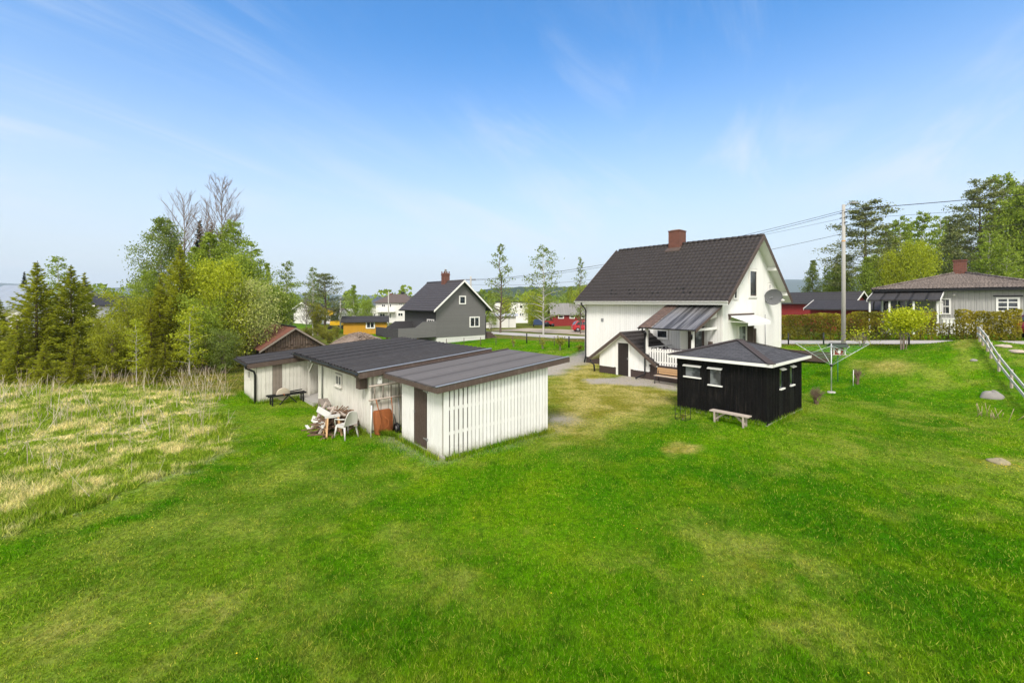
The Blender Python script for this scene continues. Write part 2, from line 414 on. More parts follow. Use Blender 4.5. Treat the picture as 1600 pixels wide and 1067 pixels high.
def lawn_color(t, vec, meadow, dry, rough):
    """grass colours that hold for both the sod and the blades on it"""
    big = noise(t, vec, .16, 4, .55, .4); mid = noise(t, vec, .75, 4, .6, .3); fine = noise(t, vec, 6.0, 4, .7)
    c = mixrgb(t, rng_(t, big, .36, .64), (.045, .168, .0018), (.108, .252, .0028))
    c = mixrgb(t, mth(t, 'MULTIPLY', rng_(t, mid, .42, .70), .55), c, (.185, .270, .006))
    c = mixrgb(t, mth(t, 'MULTIPLY', rng_(t, fine, .48, .70), .65), c, (.022, .085, .0015))
    f2 = noise(t, vec, 2.6, 5, .7, .8); c = mixrgb(t, mth(t, 'MULTIPLY', rng_(t, f2, .53, .70), .45), c, (.225, .28, .016)); c = mixrgb(t, mth(t, 'MULTIPLY', rng_(t, f2, .47, .32), .6), c, (.024, .095, .002))
    d = mixrgb(t, rng_(t, mid, .35, .65), (.235, .205, .030), (.46, .37, .125))
    c = mixrgb(t, mth(t, 'MULTIPLY', dry, rng_(t, fine, .25, .55, .55, 1.0)), c, d)
    m1 = noise(t, vec, .75, 5, .65, .6); m2 = noise(t, vec, 1.5, 5, .65, .6)
    g = mixrgb(t, m2, (.085, .185, .010), (.30, .36, .045))
    st = mixrgb(t, fine, (.42, .355, .20), (.76, .68, .50))
    g = mixrgb(t, rng_(t, mth(t, 'ADD', mth(t, 'MULTIPLY', m1, .55), mth(t, 'MULTIPLY', m2, .5)), .50, .60), g, st)
    c = mixrgb(t, meadow, c, g)
    r = mixrgb(t, rng_(t, m2, .35, .65), (.115, .125, .022), (.235, .170, .070))
    return mixrgb(t, rough, c, r), fine
def attr(t, nme): return N(t, 'ShaderNodeAttribute', attribute_name=nme).outputs['Fac']
m_ground, t, b, o = newmat('lawn and soil')
tcn = N(t, 'ShaderNodeTexCoord'); vec = tcn.outputs['Object']
c, fine = lawn_color(t, vec, attr(t, 'meadow'), attr(t, 'dry'), attr(t, 'rough'))
vo = N(t, 'ShaderNodeTexVoronoi'); vo.inputs['Scale'].default_value = 28; L(t, vec, vo.inputs['Vector'])
# ground mottled darker between the blades, for contrast
c = mixrgb(t, mth(t, 'MULTIPLY', rng_(t, noise(t, vec, 9.0, 6, .75), .42, .58), .55), c, mixrgb(t, attr(t, 'meadow'), (.028, .060, .004), (.10, .09, .03)))
gr = mixrgb(t, noise(t, vec, 1.2, 4), mixrgb(t, vo.outputs['Color'], (.20, .18, .16), (.42, .40, .37)), (.33, .28, .22))
gm = mth(t, 'MULTIPLY', attr(t, 'gravel'), rng_(t, noise(t, vec, 2.5, 5, .7), .28, .48, .45, 1.0))
c = mixrgb(t, gm, c, gr)
# beyond the gardens the open land is one pale rough green
geo = N(t, 'ShaderNodeNewGeometry'); ln = N(t, 'ShaderNodeVectorMath', operation='LENGTH'); L(t, geo.outputs['Position'], ln.inputs[0])
c = mixrgb(t, rng_(t, ln.outputs['Value'], 70, 130), c, mixrgb(t, noise(t, vec, .03, 5), (.055, .085, .018), (.13, .145, .04)))
c = mixrgb(t, 1.0, c, (.62, .66, .6), 'MULTIPLY') if False else c
L(t, c, b.inputs['Base Color']); b.inputs['Roughness'].default_value = .95; b.inputs['Specular IOR Level'].default_value = 0.0
bp = N(t, 'ShaderNodeBump'); bp.inputs['Strength'].default_value = .7; bp.inputs['Distance'].default_value = .05
L(t, noise(t, vec, 14, 6, .7), bp.inputs['Height']); L(t, bp.outputs[0], b.inputs['Normal'])
ground = arr_mesh('ground', V, F, m_ground, smooth=True); tag(ground, kind='structure')
MK = masks(X.ravel(), Y.ravel())
for k, a in MK.items():
    at_ = ground.data.attributes.new(k, 'FLOAT', 'POINT'); at_.data.foreach_set('value', a.astype(np.float32))

# ------------------------------------------------------------------ road and parking strip
def sheet(name, mat_, u0, u1, vs_, lift, wob=.0, seed=3):
    r = random.Random(seed); nu = 9; P = []
    for v in vs_:
        a = u0 + r.uniform(-wob, wob); c_ = u1 + r.uniform(-wob, wob); row = []
        for i in range(nu):
            u = a + (c_ - a) * i / (nu - 1); x, y = W(u, v)
            row.append((x, y, tz(x, y) + lift))
        P.append(row)
    o = MB().grid(P).build(name, mat_); return tag(o, kind='structure')
m_road = mat('pale worn asphalt', (.43, .40, .37), .9, .12, .5, .5, 60, spec=.1)
m_gravel = mat('brown gravel', (.40, .33, .25), .95, .22, .8, .9, 25, spec=.1)
vv = list(np.arange(-30, 125, 1.0))
sheet('road', m_road, 36.1, 40.3, vv, .035, .10)
sheet('parking_strip', m_gravel, 42.6, 50.5, list(np.arange(20, 56, 1.0)), .045, .3, 5)

# ------------------------------------------------------------------ grass blades, denser and finer towards the viewer's garden end
SOLID = [(6.5, 11.0, 10.6, 13.5), (5.9, 11, 14.1, 21.9), (4.0, 11, 21.7, 24.7), (16.9, 20.8, 5.95, 9.45), (24.8, 34.2, 11, 21.1), (22.2, 25, 11, 18)]
def scatter(n, r0, r1, th0=-1.02, th1=1.02, p=1.0):
    q = rs.rand(n) ** p
    r = r0 * np.exp(q * math.log(r1 / r0)); th = rs.uniform(th0, th1, n)
    return r * np.sin(th), r * np.cos(th), r
def keep_out(x, y):
    u, v = UV(x, y); k = np.ones(len(x), bool)
    for a, b_, c_, d_ in SOLID: k &= ~((u > a) & (u < b_) & (v > c_) & (v < d_))
    k &= ~((u > 36) & (u < 40.4)) & ~((u > 42.6) & (u < 50.5) & (v > 20))
    return k
def blades(name, x, y, h, wdt, mk, mat_, lean=.5, kind='stuff', label=None, cat=None):
    n = len(x); z = terr(x, y); th = rs.uniform(0, 6.283, n); ph = rs.uniform(0, 6.283, n)
    l = h * np.abs(rs.normal(0, lean, n)).clip(0, 1.6)
    dx, dy = np.cos(th) * wdt / 2, np.sin(th) * wdt / 2
    B0 = np.stack([x - dx, y - dy, z - .004], 1); B1 = np.stack([x + dx, y + dy, z - .004], 1)
    T = np.stack([x + np.cos(ph) * l, y + np.sin(ph) * l, z + h], 1)
    Vb = np.stack([B0, B1, T], 1).reshape(-1, 3); Fb = np.arange(3 * n).reshape(-1, 3)
    o = arr_mesh(name, Vb, Fb, mat_, rnd=rs.rand(n))
    for k, a in mk.items():
        at_ = o.data.attributes.new(k, 'FLOAT', 'POINT'); at_.data.foreach_set('value', np.repeat(a, 3).astype(np.float32))
    return tag(o, label, cat, None, kind)
m_blade, t, b, o = newmat('grass blades')
tcn = N(t, 'ShaderNodeTexCoord'); vec = tcn.outputs['Object']
c, fine = lawn_color(t, vec, attr(t, 'meadow'), attr(t, 'dry'), attr(t, 'rough'))
rn = attr(t, 'rnd')
c = mixrgb(t, mth(t, 'MULTIPLY', rng_(t, rn, .88, .94), .6), c, (.34, .32, .08))
c = mixrgb(t, rng_(t, rn, 0, .8, 0, 1, False), mixrgb(t, 1.0, c, (.58, .66, .4), 'MULTIPLY'), mixrgb(t, 1.0, c, (1.75, 1.72, 1.15), 'MULTIPLY'))
L(t, c, b.inputs['Base Color']); b.inputs['Roughness'].default_value = .7; b.inputs['Specular IOR Level'].default_value = .03
tr = N(t, 'ShaderNodeBsdfTranslucent'); L(t, c, tr.inputs['Color']); mx = N(t, 'ShaderNodeMixShader'); mx.inputs[0].default_value = .4
L(t, b.outputs[0], mx.inputs[1]); L(t, tr.outputs[0], mx.inputs[2]); L(t, mx.outputs[0], o.inputs['Surface'])

x, y, r = scatter(900000, 3.6, 46)
k = keep_out(x, y); x, y, r = x[k], y[k], r[k]
mk = masks(x, y)
k = (rs.rand(len(x)) > mk['gravel'] * .93) & (mk['meadow'] < .5) & (rs.rand(len(x)) > mk['dry'] * .6); x, y, r = x[k], y[k], r[k]; mk = {q: a[k] for q, a in mk.items()}
tuft = vnoise(x, y, 2.2, 20) * .6 + vnoise(x, y, .6, 21) * .6
h = (.022 + .052 * tuft) * rs.uniform(.5, 1.3, len(x)) * (1 - .5 * mk['dry']) * (1 + .9 * mk['rough'])
blades('lawn_grass', x, y, h * .8, .0045 + .0012 * r, mk, m_blade, .8)
# longer growth left by the mower along walls
bx, by = [], []
for (u0, v0, u1, v1, n) in ((4.0, 21.75, 7.2, 21.75, 2600), (5.95, 14.2, 5.95, 19.5, 2600), (6.1, 14.1, 6.6, 13.2, 1200), (6.55, 10.7, 6.55, 13.3, 900), (6.6, 10.6, 10.9, 10.6, 1300), (16.9, 6, 16.9, 9.4, 1500), (17, 5.9, 20.7, 5.9, 1000), (3.95, 21.9, 3.95, 24.6, 900)):
    q = rs.rand(n); a = rs.normal(0, .10, n); 
    u = u0 + (u1 - u0) * q - np.abs(a) * (u0 == u1); v = v0 + (v1 - v0) * q - np.abs(rs.normal(0, .1, n)) * (v0 == v1)
    X_, Y_ = W(u, v); bx.append(X_); by.append(Y_)
x = np.concatenate(bx); y = np.concatenate(by); k = keep_out(x, y); x, y = x[k], y[k]
mk = masks(x, y); mk['meadow'] *= 0
blades('edge_grass', x, y, rs.uniform(.05, .24, len(x)), rs.uniform(.012, .028, len(x)), mk, m_blade, .5)
# meadow: long grass, matted straw
x, y, r = scatter(380000, 8, 60, -1.05, -.2)
k = keep_out(x, y); x, y, r = x[k], y[k], r[k]; mk = masks(x, y); k = mk['meadow'] > .35; x, y, r = x[k], y[k], r[k]; mk = {q: a[k] for q, a in mk.items()}
tuft = vnoise(x, y, 1.1, 22) * .7 + vnoise(x, y, .35, 23) * .5
h = (.03 + .15 * tuft) * rs.uniform(.4, 1.5, len(x))
blades('meadow_grass', x, y, h, .010 + .0012 * r, mk, m_blade, .75)
# dead stalks standing and leaning in the meadow
m_stalk = leafmat('dead stalks', (.36, .28, .17), (.76, .68, .52), .1, .8)
x, y, r = scatter(4200, 11, 42, -.98, -.28, .45)
mk = masks(x, y); u, v = UV(x, y)
k = (mk['meadow'] > .6) & keep_out(x, y) & (rs.rand(len(x)) < .25 + .75 * S((r - 14) / 10)) & (vnoise(x, y, .5, 31) > .30); x, y, r = x[k], y[k], r[k]; n = len(x)
z = terr(x, y); hh = rs.uniform(.2, .90, n) * (.8 + .4 * S((r - 18) / 10)) * np.where(rs.rand(n) < .75, 1, .55); ph = rs.uniform(0, 6.283, n); l = hh * np.abs(rs.normal(0, .48, n))
l = np.where(rs.rand(n) < .13, hh * 1.2, l); wd = .0022 + .00030 * r
T = np.stack([x + np.cos(ph) * l, y + np.sin(ph) * l, z + np.sqrt(np.maximum(hh ** 2 - .5 * l ** 2, .04))], 1)
B = np.stack([x, y, z - .02], 1); Vs = []; 
for s_ in range(3):
    a = s_ * 2.094; off = np.stack([np.cos(a) * wd, np.sin(a) * wd, 0 * wd], 1)
    Vs += [B + off, T + off * .5]
Vs = np.stack(Vs, 1).reshape(-1, 3); base = np.arange(n)[:, None] * 6
Fs = np.concatenate([base + np.array([[0, 2, 3, 1]]), base + np.array([[2, 4, 5, 3]]), base + np.array([[4, 0, 1, 5]])])
tag(arr_mesh('dry_stalks', Vs, Fs, m_stalk, rnd=np.tile(rs.rand(n), 3)), kind='stuff')
# dandelions dotted over the lawn
m_dand = mat('dandelion yellow', (.75, .55, .02), .8, .1)
x, y, r = scatter(90, 6, 26); k = keep_out(x, y); x, y = x[k], y[k]; mk = masks(x, y); k = (mk['meadow'] < .2) & (mk['gravel'] < .2) & (vnoise(x, y, .3, 40) > .55); x, y = x[k], y[k]
q = G(1590, 735); n2_ = 25; x = np.concatenate([x, q[0] + rs.normal(0, .5, n2_)]); y = np.concatenate([y, q[1] + rs.normal(0, .35, n2_)])
md = MB()
for a, b_ in zip(x, y):
    zz_ = tz(a, b_) + .05; md.lathe([(0, .0), (.011, .0), (.011, .006), (0, .010)], (a, b_, zz_), 6)
tag(md.build('dandelions', m_dand), kind='stuff')
# ------------------------------------------------------------------ shared materials
WH = (.82, .805, .775)
M = {}
M['white'] = mat('white painted boards', WH, .55, .05, 2.0, .3, 60, dirt=(.40, .36, .29), dirt_amt=.5, splash=.55)
M['white_old'] = mat('white boards gone grey', (.72, .69, .61), .7, .10, 2.0, .4, 60, dirt=(.33, .29, .23), dirt_amt=.9, splash=.7)
M['white_house'] = mat('white house paint', (.82, .81, .78), .5, .04, 1.2, .15, 80, dirt=(.55, .52, .45), dirt_amt=.3)
M['gap'] = mat('gap shade on backing boards', (.36, .34, .30), .8, .1, 3, dirt=(.2, .18, .15), dirt_amt=.5)  # shadow lines between the boards are put into this darker backing colour
M['trim'] = mat('white trim paint', (.82, .80, .76), .45, .05, 3)
M['grey_wood'] = mat('bare weathered wood', (.27, .225, .185), .85, .28, 4, .8, 50, dirt=(.10, .08, .065), dirt_amt=.8)
M['barn_wood'] = mat('old barn boards', (.115, .080, .060), .9, .4, 3, .9, 50, pat=('boards', .19), dirt=(.30, .25, .20), dirt_amt=.7, groove=.9)
M['brown'] = mat('dark brown stain', (.085, .060, .048), .6, .18, 4, .4, 50, dirt=(.2, .16, .13), dirt_amt=.35)
M['fascia'] = mat('faded brown fascia', (.092, .063, .050), .65, .2, 3, .4, 50, dirt=(.24, .20, .17), dirt_amt=.45)
M['door_brown'] = mat('brown plank door', (.085, .058, .047), .6, .16, 4, .3, 50, pat=('boards', .11), groove=.8)
M['black_boards'] = mat('tarred black boards', (.0065, .006, .006), .75, .4, 5, .6, 60, pat=('boards', .125), dirt=(.15, .12, .10), dirt_amt=.22, groove=.95, spec=.12)
M['roof_dark'] = mat('dark ribbed roofing', (.050, .046, .045), .75, .16, 1.5, .4, 30, dirt=(.14, .13, .125), dirt_amt=.35, spec=.15, pat=('ribs', .92, .46), groove=.9)
M['roof_grey'] = mat('grey corrugated roofing', (.120, .112, .112), .65, .10, 1.2, .2, 30, dirt=(.22, .21, .21), dirt_amt=.2, spec=.2, pat=('ribs', 1.05, .35), groove=.45)
M['tiles'] = mat('dark brown roof tiles', (.041, .035, .033), .65, .22, 3.5, .3, 40, dirt=(.13, .11, .10), dirt_amt=.3, spec=.2)
M['shingle'] = mat('slate grey shingles', (.070, .069, .074), .9, .2, 3, .6, 90, pat=('shingle', .33, .14, .012, (.028, .027, .028)), spec=.15)
M['black'] = mat('black metal', (.014, .014, .015), .4, .2, 6)
M['galv'] = mat('dull zinc', (.36, .36, .37), .45, .15, 5, metal=.6)
M['steel'] = mat('silver tube', (.58, .59, .60), .35, .08, 6, metal=.5)
M['brick'] = mat('red chimney brick', (.150, .050, .032), .9, .25, 6, .6, 60, pat=('brick', .25, .075, .010, (.17, .13, .11)))
M['glass'] = glassmat('dark window glass')
M['glass_l'] = glassmat('pale curtained glass', (.16, .17, .17))
M['glass_hut'] = glassmat('dusty hut glass', (.075, .08, .08))
M['concrete'] = mat('rough concrete', (.40, .38, .35), .9, .14, 3, .7, 40, dirt=(.2, .19, .16), dirt_amt=.5)
M['found_brown'] = mat('brown painted foundation', (.062, .043, .037), .7, .15, 3, .5, 40)
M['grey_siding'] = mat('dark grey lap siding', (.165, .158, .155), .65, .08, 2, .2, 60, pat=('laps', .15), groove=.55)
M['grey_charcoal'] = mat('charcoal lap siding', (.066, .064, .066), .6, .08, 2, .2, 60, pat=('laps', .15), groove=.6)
M['yellow'] = mat('ochre yellow boards', (.56, .285, .022), .7, .10, 3, .3, 50, pat=('boards', .15), dirt=(.30, .15, .02), dirt_amt=.5)
M['red'] = mat('barn red boards', (.235, .022, .020), .7, .12, 3, .3, 50, pat=('boards', .16))
M['pale_grey'] = mat('pale grey board and batten', (.40, .388, .37), .65, .06, 2, .2, 50, pat=('boards', .30), groove=.5)
M['pale_wall'] = mat('off white render', (.68, .665, .63), .8, .05, 1.5, .4, 60)
M['rust'] = mat('rusted orange steel', (.30, .095, .028), .8, .35, 9, .6, 60, dirt=(.10, .04, .02), dirt_amt=.5)
M['rust_roof'] = mat('rusty corrugated sheet', (.175, .070, .046), .85, .35, 3, .4, 40, pat=('seams', .25), dirt=(.12, .06, .05), dirt_amt=.7)
M['plastic'] = mat('white garden plastic', (.62, .60, .56), .45, .08, 4, dirt=(.45, .42, .36), dirt_amt=.3)
M['pine'] = mat('raw pine', (.52, .32, .16), .7, .15, 6, .3, 50)
M['bench_grey'] = mat('silvered bench wood', (.44, .37, .31), .8, .15, 6, .4, 60, dirt=(.25, .2, .16), dirt_amt=.5)
M['bark'] = mat('brown bark', (.13, .095, .07), .95, .3, 8, .9, 30)
M['birch_bark'] = mat('birch bark', (.50, .47, .43), .85, .2, 5, .5, 30, dirt=(.06, .05, .05), dirt_amt=.8)
M['twig'] = mat('bare twig bark', (.26, .20, .16), .95, .2, 6)
M['dish'] = mat('grey dish paint', (.155, .155, .165), .5, .06, 4)
M['awning'] = mat('white awning cloth', (.82, .82, .82), .85, .03, 3)
M['stone'] = mat('lichened boulder', (.27, .25, .23), .95, .35, 3, .9, 14, dirt=(.16, .17, .08), dirt_amt=.6)
M['pole'] = mat('grey pole wood', (.40, .385, .35), .85, .15, 3, .5, 40, dirt=(.24, .2, .16), dirt_amt=.5)
M['green_pole'] = mat('green painted tube', (.03, .16, .085), .5, .1, 5)
M['cord'] = mat('green washing line', (.10, .34, .15), .6, .1, 5)
M['wire'] = mat('black cable', (.03, .03, .032), .6, .1, 2)

def LB(u0, v0):
    """frame for things set out on the plan: local x = u - u0, y = v - v0"""
    x, y = W(u0, v0); return (x, y, 0.0)
def window(parent, face, c, a0, a1, z0, z1, cols=1, rows=1, fw=.06, fmat=None, gmat=None, depth=.05, s=-1, sill=False, name='window', mull=None):
    """an opening on a wall: frame proud of the wall, pane set a little back. face 'u': wall of constant x, 'v': wall of constant y"""
    fm = fmat or M['trim']; mb = MB(); mw = mull or fw * .6
    def bx(m, p0, p1, q0, q1, d0, d1):
        if face == 'u': m.box(c + s * d0, c + s * d1, p0, p1, q0, q1)
        else: m.box(p0, p1, c + s * d0, c + s * d1, q0, q1)
    bx(mb, a0, a0 + fw, z0, z1, 0, depth); bx(mb, a1 - fw, a1, z0, z1, 0, depth)
    bx(mb, a0 + fw, a1 - fw, z0, z0 + fw, 0, depth); bx(mb, a0 + fw, a1 - fw, z1 - fw, z1, 0, depth)
    for i in range(1, cols):
        m_ = a0 + (a1 - a0) * i / cols; bx(mb, m_ - mw / 2, m_ + mw / 2, z0 + fw, z1 - fw, 0, depth * .9)
    for j in range(1, rows):
        zc = z0 + (z1 - z0) * j / rows; xs_ = [a0 + fw] + [a0 + (a1 - a0) * i / cols for i in range(1, cols)] + [a1 - fw]
        for i in range(cols):
            l = xs_[i] + (mw / 2 if i else 0); r_ = xs_[i + 1] - (mw / 2 if i < cols - 1 else 0)
            bx(mb, l, r_, zc - mw / 2, zc + mw / 2, 0, depth * .8)
    fr = mb.build(name, fm, parent)
    if sill:
        sb = MB(); bx(sb, a0 - .05, a1 + .05, z0 - .04, z0 - .002, 0, depth + .05); sb.build('sill', fm, fr)
    g = MB(); bx(g, a0 + fw, a1 - fw, z0 + fw, z1 - fw, -.02, .014); g.build('pane', gmat or M['glass'], fr)
    return fr
def batten_wall(mb, face, c, a0, a1, z0, z1f, step=.12, bw=.085, d=.022, s=-1, skip=()):
    """vertical boards over a backing plane; z1f(a) gives the top, skip holds openings (a0,a1,z0,z1)"""
    a = a0
    while a < a1 - .01:
        e = min(a + bw, a1); spans = [(z0, min(z1f(a), z1f(e)))]
        for (p, q, r0, r1) in skip:
            if a < q and e > p:
                ns = []
                for (lo, hi) in spans:
                    if r0 > lo: ns.append((lo, min(hi, r0)))
                    if r1 < hi: ns.append((max(lo, r1), hi))
                spans = ns
        for lo, hi in spans:
            if hi - lo > .03:
                if face == 'u': mb.box(c, c + s * d, a, e, lo, hi)
                else: mb.box(a, e, c, c + s * d, lo, hi)
        a += step
    return mb
def corrugated(mb, p00, du, dv, Lu, Lv, period, amp, per=4, thick=.02):
    """ribbed sheet: ribs run along du, waves across dv; closed below by a thin board"""
    du, dv = Vector(du).normalized(), Vector(dv).normalized(); n = du.cross(dv).normalized()
    if n.z < 0: n = -n
    p00 = Vector(p00); k = int(Lv / period * per) + 1; rows = []
    for e in (0, Lu):
        rows.append([p00 + du * e + dv * (Lv * j / k) + n * (amp * math.sin(2 * math.pi * j / per) + amp) for j in range(k + 1)])
    mb.grid(rows, smooth=False)
    a = [p00 - n * .003, p00 + du * Lu - n * .003, p00 + du * Lu + dv * Lv - n * .003, p00 + dv * Lv - n * .003]
    mb.hexa([q - n * thick for q in a], a)
def tile_roof(mb, p00, du, dv, Lu, Lv, pitch=.28, course=.37, h=.062, wave=.022, per=6):
    """pantiles: waves along the eave direction du, courses stepping up dv"""
    du, dv = Vector(du).normalized(), Vector(dv).normalized(); n = du.cross(dv).normalized()
    if n.z < 0: n = -n
    p00 = Vector(p00); k = int(Lu / pitch * per); nc = int(round(Lv / course)); course = Lv / nc; rows = []
    prof = [math.sin(2 * math.pi * j / per) for j in range(per)]
    for i in range(nc):
        for (t_, hh) in ((0.0, 0.0 if i else -.02), (.02, h), (.55, h * .62), (.985, .008)):
            rows.append([p00 + du * (Lu * j / k) + dv * (course * (i + t_)) + n * (hh + wave * prof[j % per] * (1 if hh > .01 else .75) + wave) for j in range(k + 1)])
    mb.grid(rows, smooth=True)

# ================================================================== the three sheds
SHEDS = 'white board sheds standing end to end'
# ---- slatted shed, nearest
s1 = thing('slatted_shed', 'nearest white shed with slatted long wall, brown plank door and grey corrugated roof', 'shed', LB(6.65, 10.7), A, SHEDS)
zt = lambda u: 1.99 + (u - 0) * .0755       # wall top along local x
Ls, Ws = 4.16, 2.55
mb = MB()
batten_wall(mb, 'u', 0, 0.1, .93, .02, lambda a: zt(0), .104, .088, .02)
batten_wall(mb, 'u', 0, 1.72, Ws, .02, lambda a: zt(0), .104, .088, .02)
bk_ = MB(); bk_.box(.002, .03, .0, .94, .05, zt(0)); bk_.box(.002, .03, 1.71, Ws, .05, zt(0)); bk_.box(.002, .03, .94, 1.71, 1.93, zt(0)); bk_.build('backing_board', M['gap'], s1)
mb.prism([(.05, Ws, .05), (Ls, Ws, .05), (Ls, Ws, zt(Ls)), (.05, Ws, zt(.05))], (0, -.03, 0))
mb.box(Ls - .03, Ls, .03, Ws - .04, .05, zt(Ls) - .01)
mb.build('wall', M['white'], s1)
mb = MB(); a = .0; i = 0; r_ = random.Random(4)
while a < Ls - .05:
    wd = .112 if i else .15; e = min(a + wd, Ls); zb = .03 + r_.uniform(-.015, .02)
    if i in (0,): mb.box(a - .022, e, -.024, -.001, zb, zt(a))
    else: mb.hexa([(a, -.024, zb), (e, -.024, zb), (e, -.001, zb), (a, -.001, zb)], [(a, -.024, zt(a)), (e, -.024, zt(e)), (e, -.001, zt(e)), (a, -.001, zt(a))])
    a = e + (.044 if i < 5 else .027) + r_.uniform(-.004, .004); i += 1
mb.build('slatted_wall', M['white'], s1)
mb = MB()
for z in (.62, 1.32): mb.box(.04, Ls - .04, .001, .045, z, z + .09)
for x in (1.4, 2.8): mb.box(x, x + .07, .046, .1, .05, zt(x))
mb.build('rail', M['white'], s1)
mb = MB(); mb.box(.06, Ls - .06, .5, .52, .06, 1.9); mb.build('stored_board', M['grey_wood'], s1)
mb = MB(); mb.box(.03, Ls - .1, .03, Ws - .05, .0, .05); mb.box(-.03, .03, -.03, Ws, -.02, .04); mb.build('sill_beam', M['concrete'], s1)
d = MB().box(-.03, .0, .945, 1.705, .03, 1.92).build('door', M['door_brown'], s1)
for z in (.30, 1.72): MB().box(-.04, -.031, .93, 1.12, z, z + .035).box(-.045, -.022, .86, .95, z - .02, z + .055).build('hinge', M['galv'], d)
MB().box(-.06, -.031, 1.63, 1.67, .98, 1.06).build('handle', M['galv'], d)
sl_ = Vector((1, 0, .0755)).normalized(); mb = MB()
corrugated(mb, (-.34, -.16, 2.055), sl_, (0, 1, 0), 5.34, 3.3, .076, .009)
rf = mb.build('roof', M['roof_grey'], s1)
mb = MB(); zr = lambda x: 2.055 + (x + .34) * .0755
for y in (-.175,): mb.prism([(-.34, y, zr(-.34) - .17), (5.0, y, zr(5.0) - .17), (5.0, y, zr(5.0) - .01), (-.34, y, zr(-.34) - .01)], (0, -.025, 0))
mb.prism([(-.34, 3.14, zr(-.34) - .15), (5.0, 3.14, zr(5.0) - .15), (5.0, 3.14, zr(5) + .03), (-.34, 3.14, zr(-.34) + .03)], (0, .025, 0))
mb.box(-.37, -.345, -.2, 3.16, zr(-.34) - .16, zr(-.34) - .025); mb.box(5.005, 5.03, -.2, 3.16, zr(5) - .17, zr(5) + .0)
for x in (-.1, .9, 1.9, 2.9, 3.9): mb.box(x, x + .05, -.14, 3.1, zr(x) - .13, zr(x) - .03)
mb.build('fascia', M['fascia'], rf)
mb = MB(); mb.prism([(-.36, -.2, zr(-.36) + .012), (5.02, -.2, zr(5.02) + .012), (5.02, -.2, zr(5.02) + .028), (-.36, -.2, zr(-.36) + .028)], (0, .09, 0)); mb.build('edge_flashing', M['galv'], rf)
mb = MB(); mb.prism([(-.36, 3.1, zr(-.36) + .034), (5.02, 3.1, zr(5.02) + .034), (5.02, 3.1, zr(5.02) + .05), (-.36, 3.1, zr(-.36) + .05)], (0, .08, 0)); mb.build('edge_flashing', M['brown'], rf)

# ---- middle shed
s2 = thing('board_shed', 'middle white shed with small square window and wide dark ribbed roof', 'shed', LB(6.0, 14.28), A, SHEDS)
zr2 = lambda x: 2.10 + (x + .45) * .0745
mb = MB(); zt2 = lambda x: zr2(x) - .05
batten_wall(mb, 'u', 0, .10, 5.3, .12, lambda a: zt2(0), .135, .10, .022, skip=((2.5, 3.32, 1.12, 1.68),))
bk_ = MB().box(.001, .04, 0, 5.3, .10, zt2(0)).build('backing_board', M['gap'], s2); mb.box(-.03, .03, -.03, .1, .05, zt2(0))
mb.box(-.03, .05, 5.25, 5.36, .05, zt2(0))
batten_wall(mb, 'v', 0, .12, 4.8, .12, lambda a: zt2(a), .27, .24, .02)
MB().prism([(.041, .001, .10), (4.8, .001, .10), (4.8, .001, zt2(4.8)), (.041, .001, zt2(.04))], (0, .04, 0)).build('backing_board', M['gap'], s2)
mb.prism([(4.76, .05, .1), (4.8, .05, .1), (4.8, .05, zt2(4.8)), (4.76, .05, zt2(4.76))], (0, 7.0, 0))
mb.prism([(.05, 5.26, .10), (1.5, 5.26, .10), (1.5, 5.26, zt2(1.5)), (.05, 5.26, zt2(.05))], (0, .04, 0))
mb.build('wall', M['white_old'], s2)
mb = MB(); batten_wall(mb, 'u', 1.5, 5.3, 7.45, .15, lambda a: zt2(1.5), .15, .145, .022); mb.box(1.501, 1.53, 5.3, 7.45, .15, zt2(1.5)); mb.build('porch_wall', M['grey_wood'], s2)
mb = MB(); mb.box(-.25, 1.45, 5.32, 7.35, 0, .16); mb.build('porch_floor', M['concrete'], s2)
MB().box(-.02, 4.78, .05, 5.2, 0, .1).build('foundation', M['concrete'], s2)
mb = MB(); mb.box(.02, .09, 6.95, 7.02, .16, zt2(0)); mb.bar((.05, 6.9, 1.25), (.05, 5.9, zt2(0) - .03), .05, .11); mb.build('porch_brace', M['white_old'], s2)
mb = MB(); corrugated(mb, (-.45, -.22, 2.10), (1, 0, .0745), (0, 1, 0), 5.4, 7.7, .32, .022, 6); rf = mb.build('roof', M['roof_dark'], s2)
mb = MB()
mb.prism([(-.45, -.225, zr2(-.45) - .19), (4.93, -.225, zr2(4.93) - .19), (4.93, -.225, zr2(4.93) - .0), (-.45, -.225, zr2(-.45))], (0, -.03, 0))
mb.box(-.48, -.455, -.25, 7.48, zr2(-.45) - .15, zr2(-.45) - .03); mb.box(4.94, 4.965, -.25, 7.48, zr2(4.94) - .17, zr2(4.94) + .0)
mb.prism([(-.45, 7.485, zr2(-.45) - .19), (4.93, 7.485, zr2(4.93) - .19), (4.93, 7.485, zr2(4.93)), (-.45, 7.485, zr2(-.45))], (0, .03, 0))
mb.build('fascia', M['fascia'], rf)
mb = MB(); mb.prism([(-.5, -.26, zr2(-.5) + .024), (4.96, -.26, zr2(4.96) + .024), (4.96, -.26, zr2(4.96) + .045), (-.5, -.26, zr2(-.5) + .045)], (0, .12, 0)); mb.build('edge_flashing', M['galv'], rf)
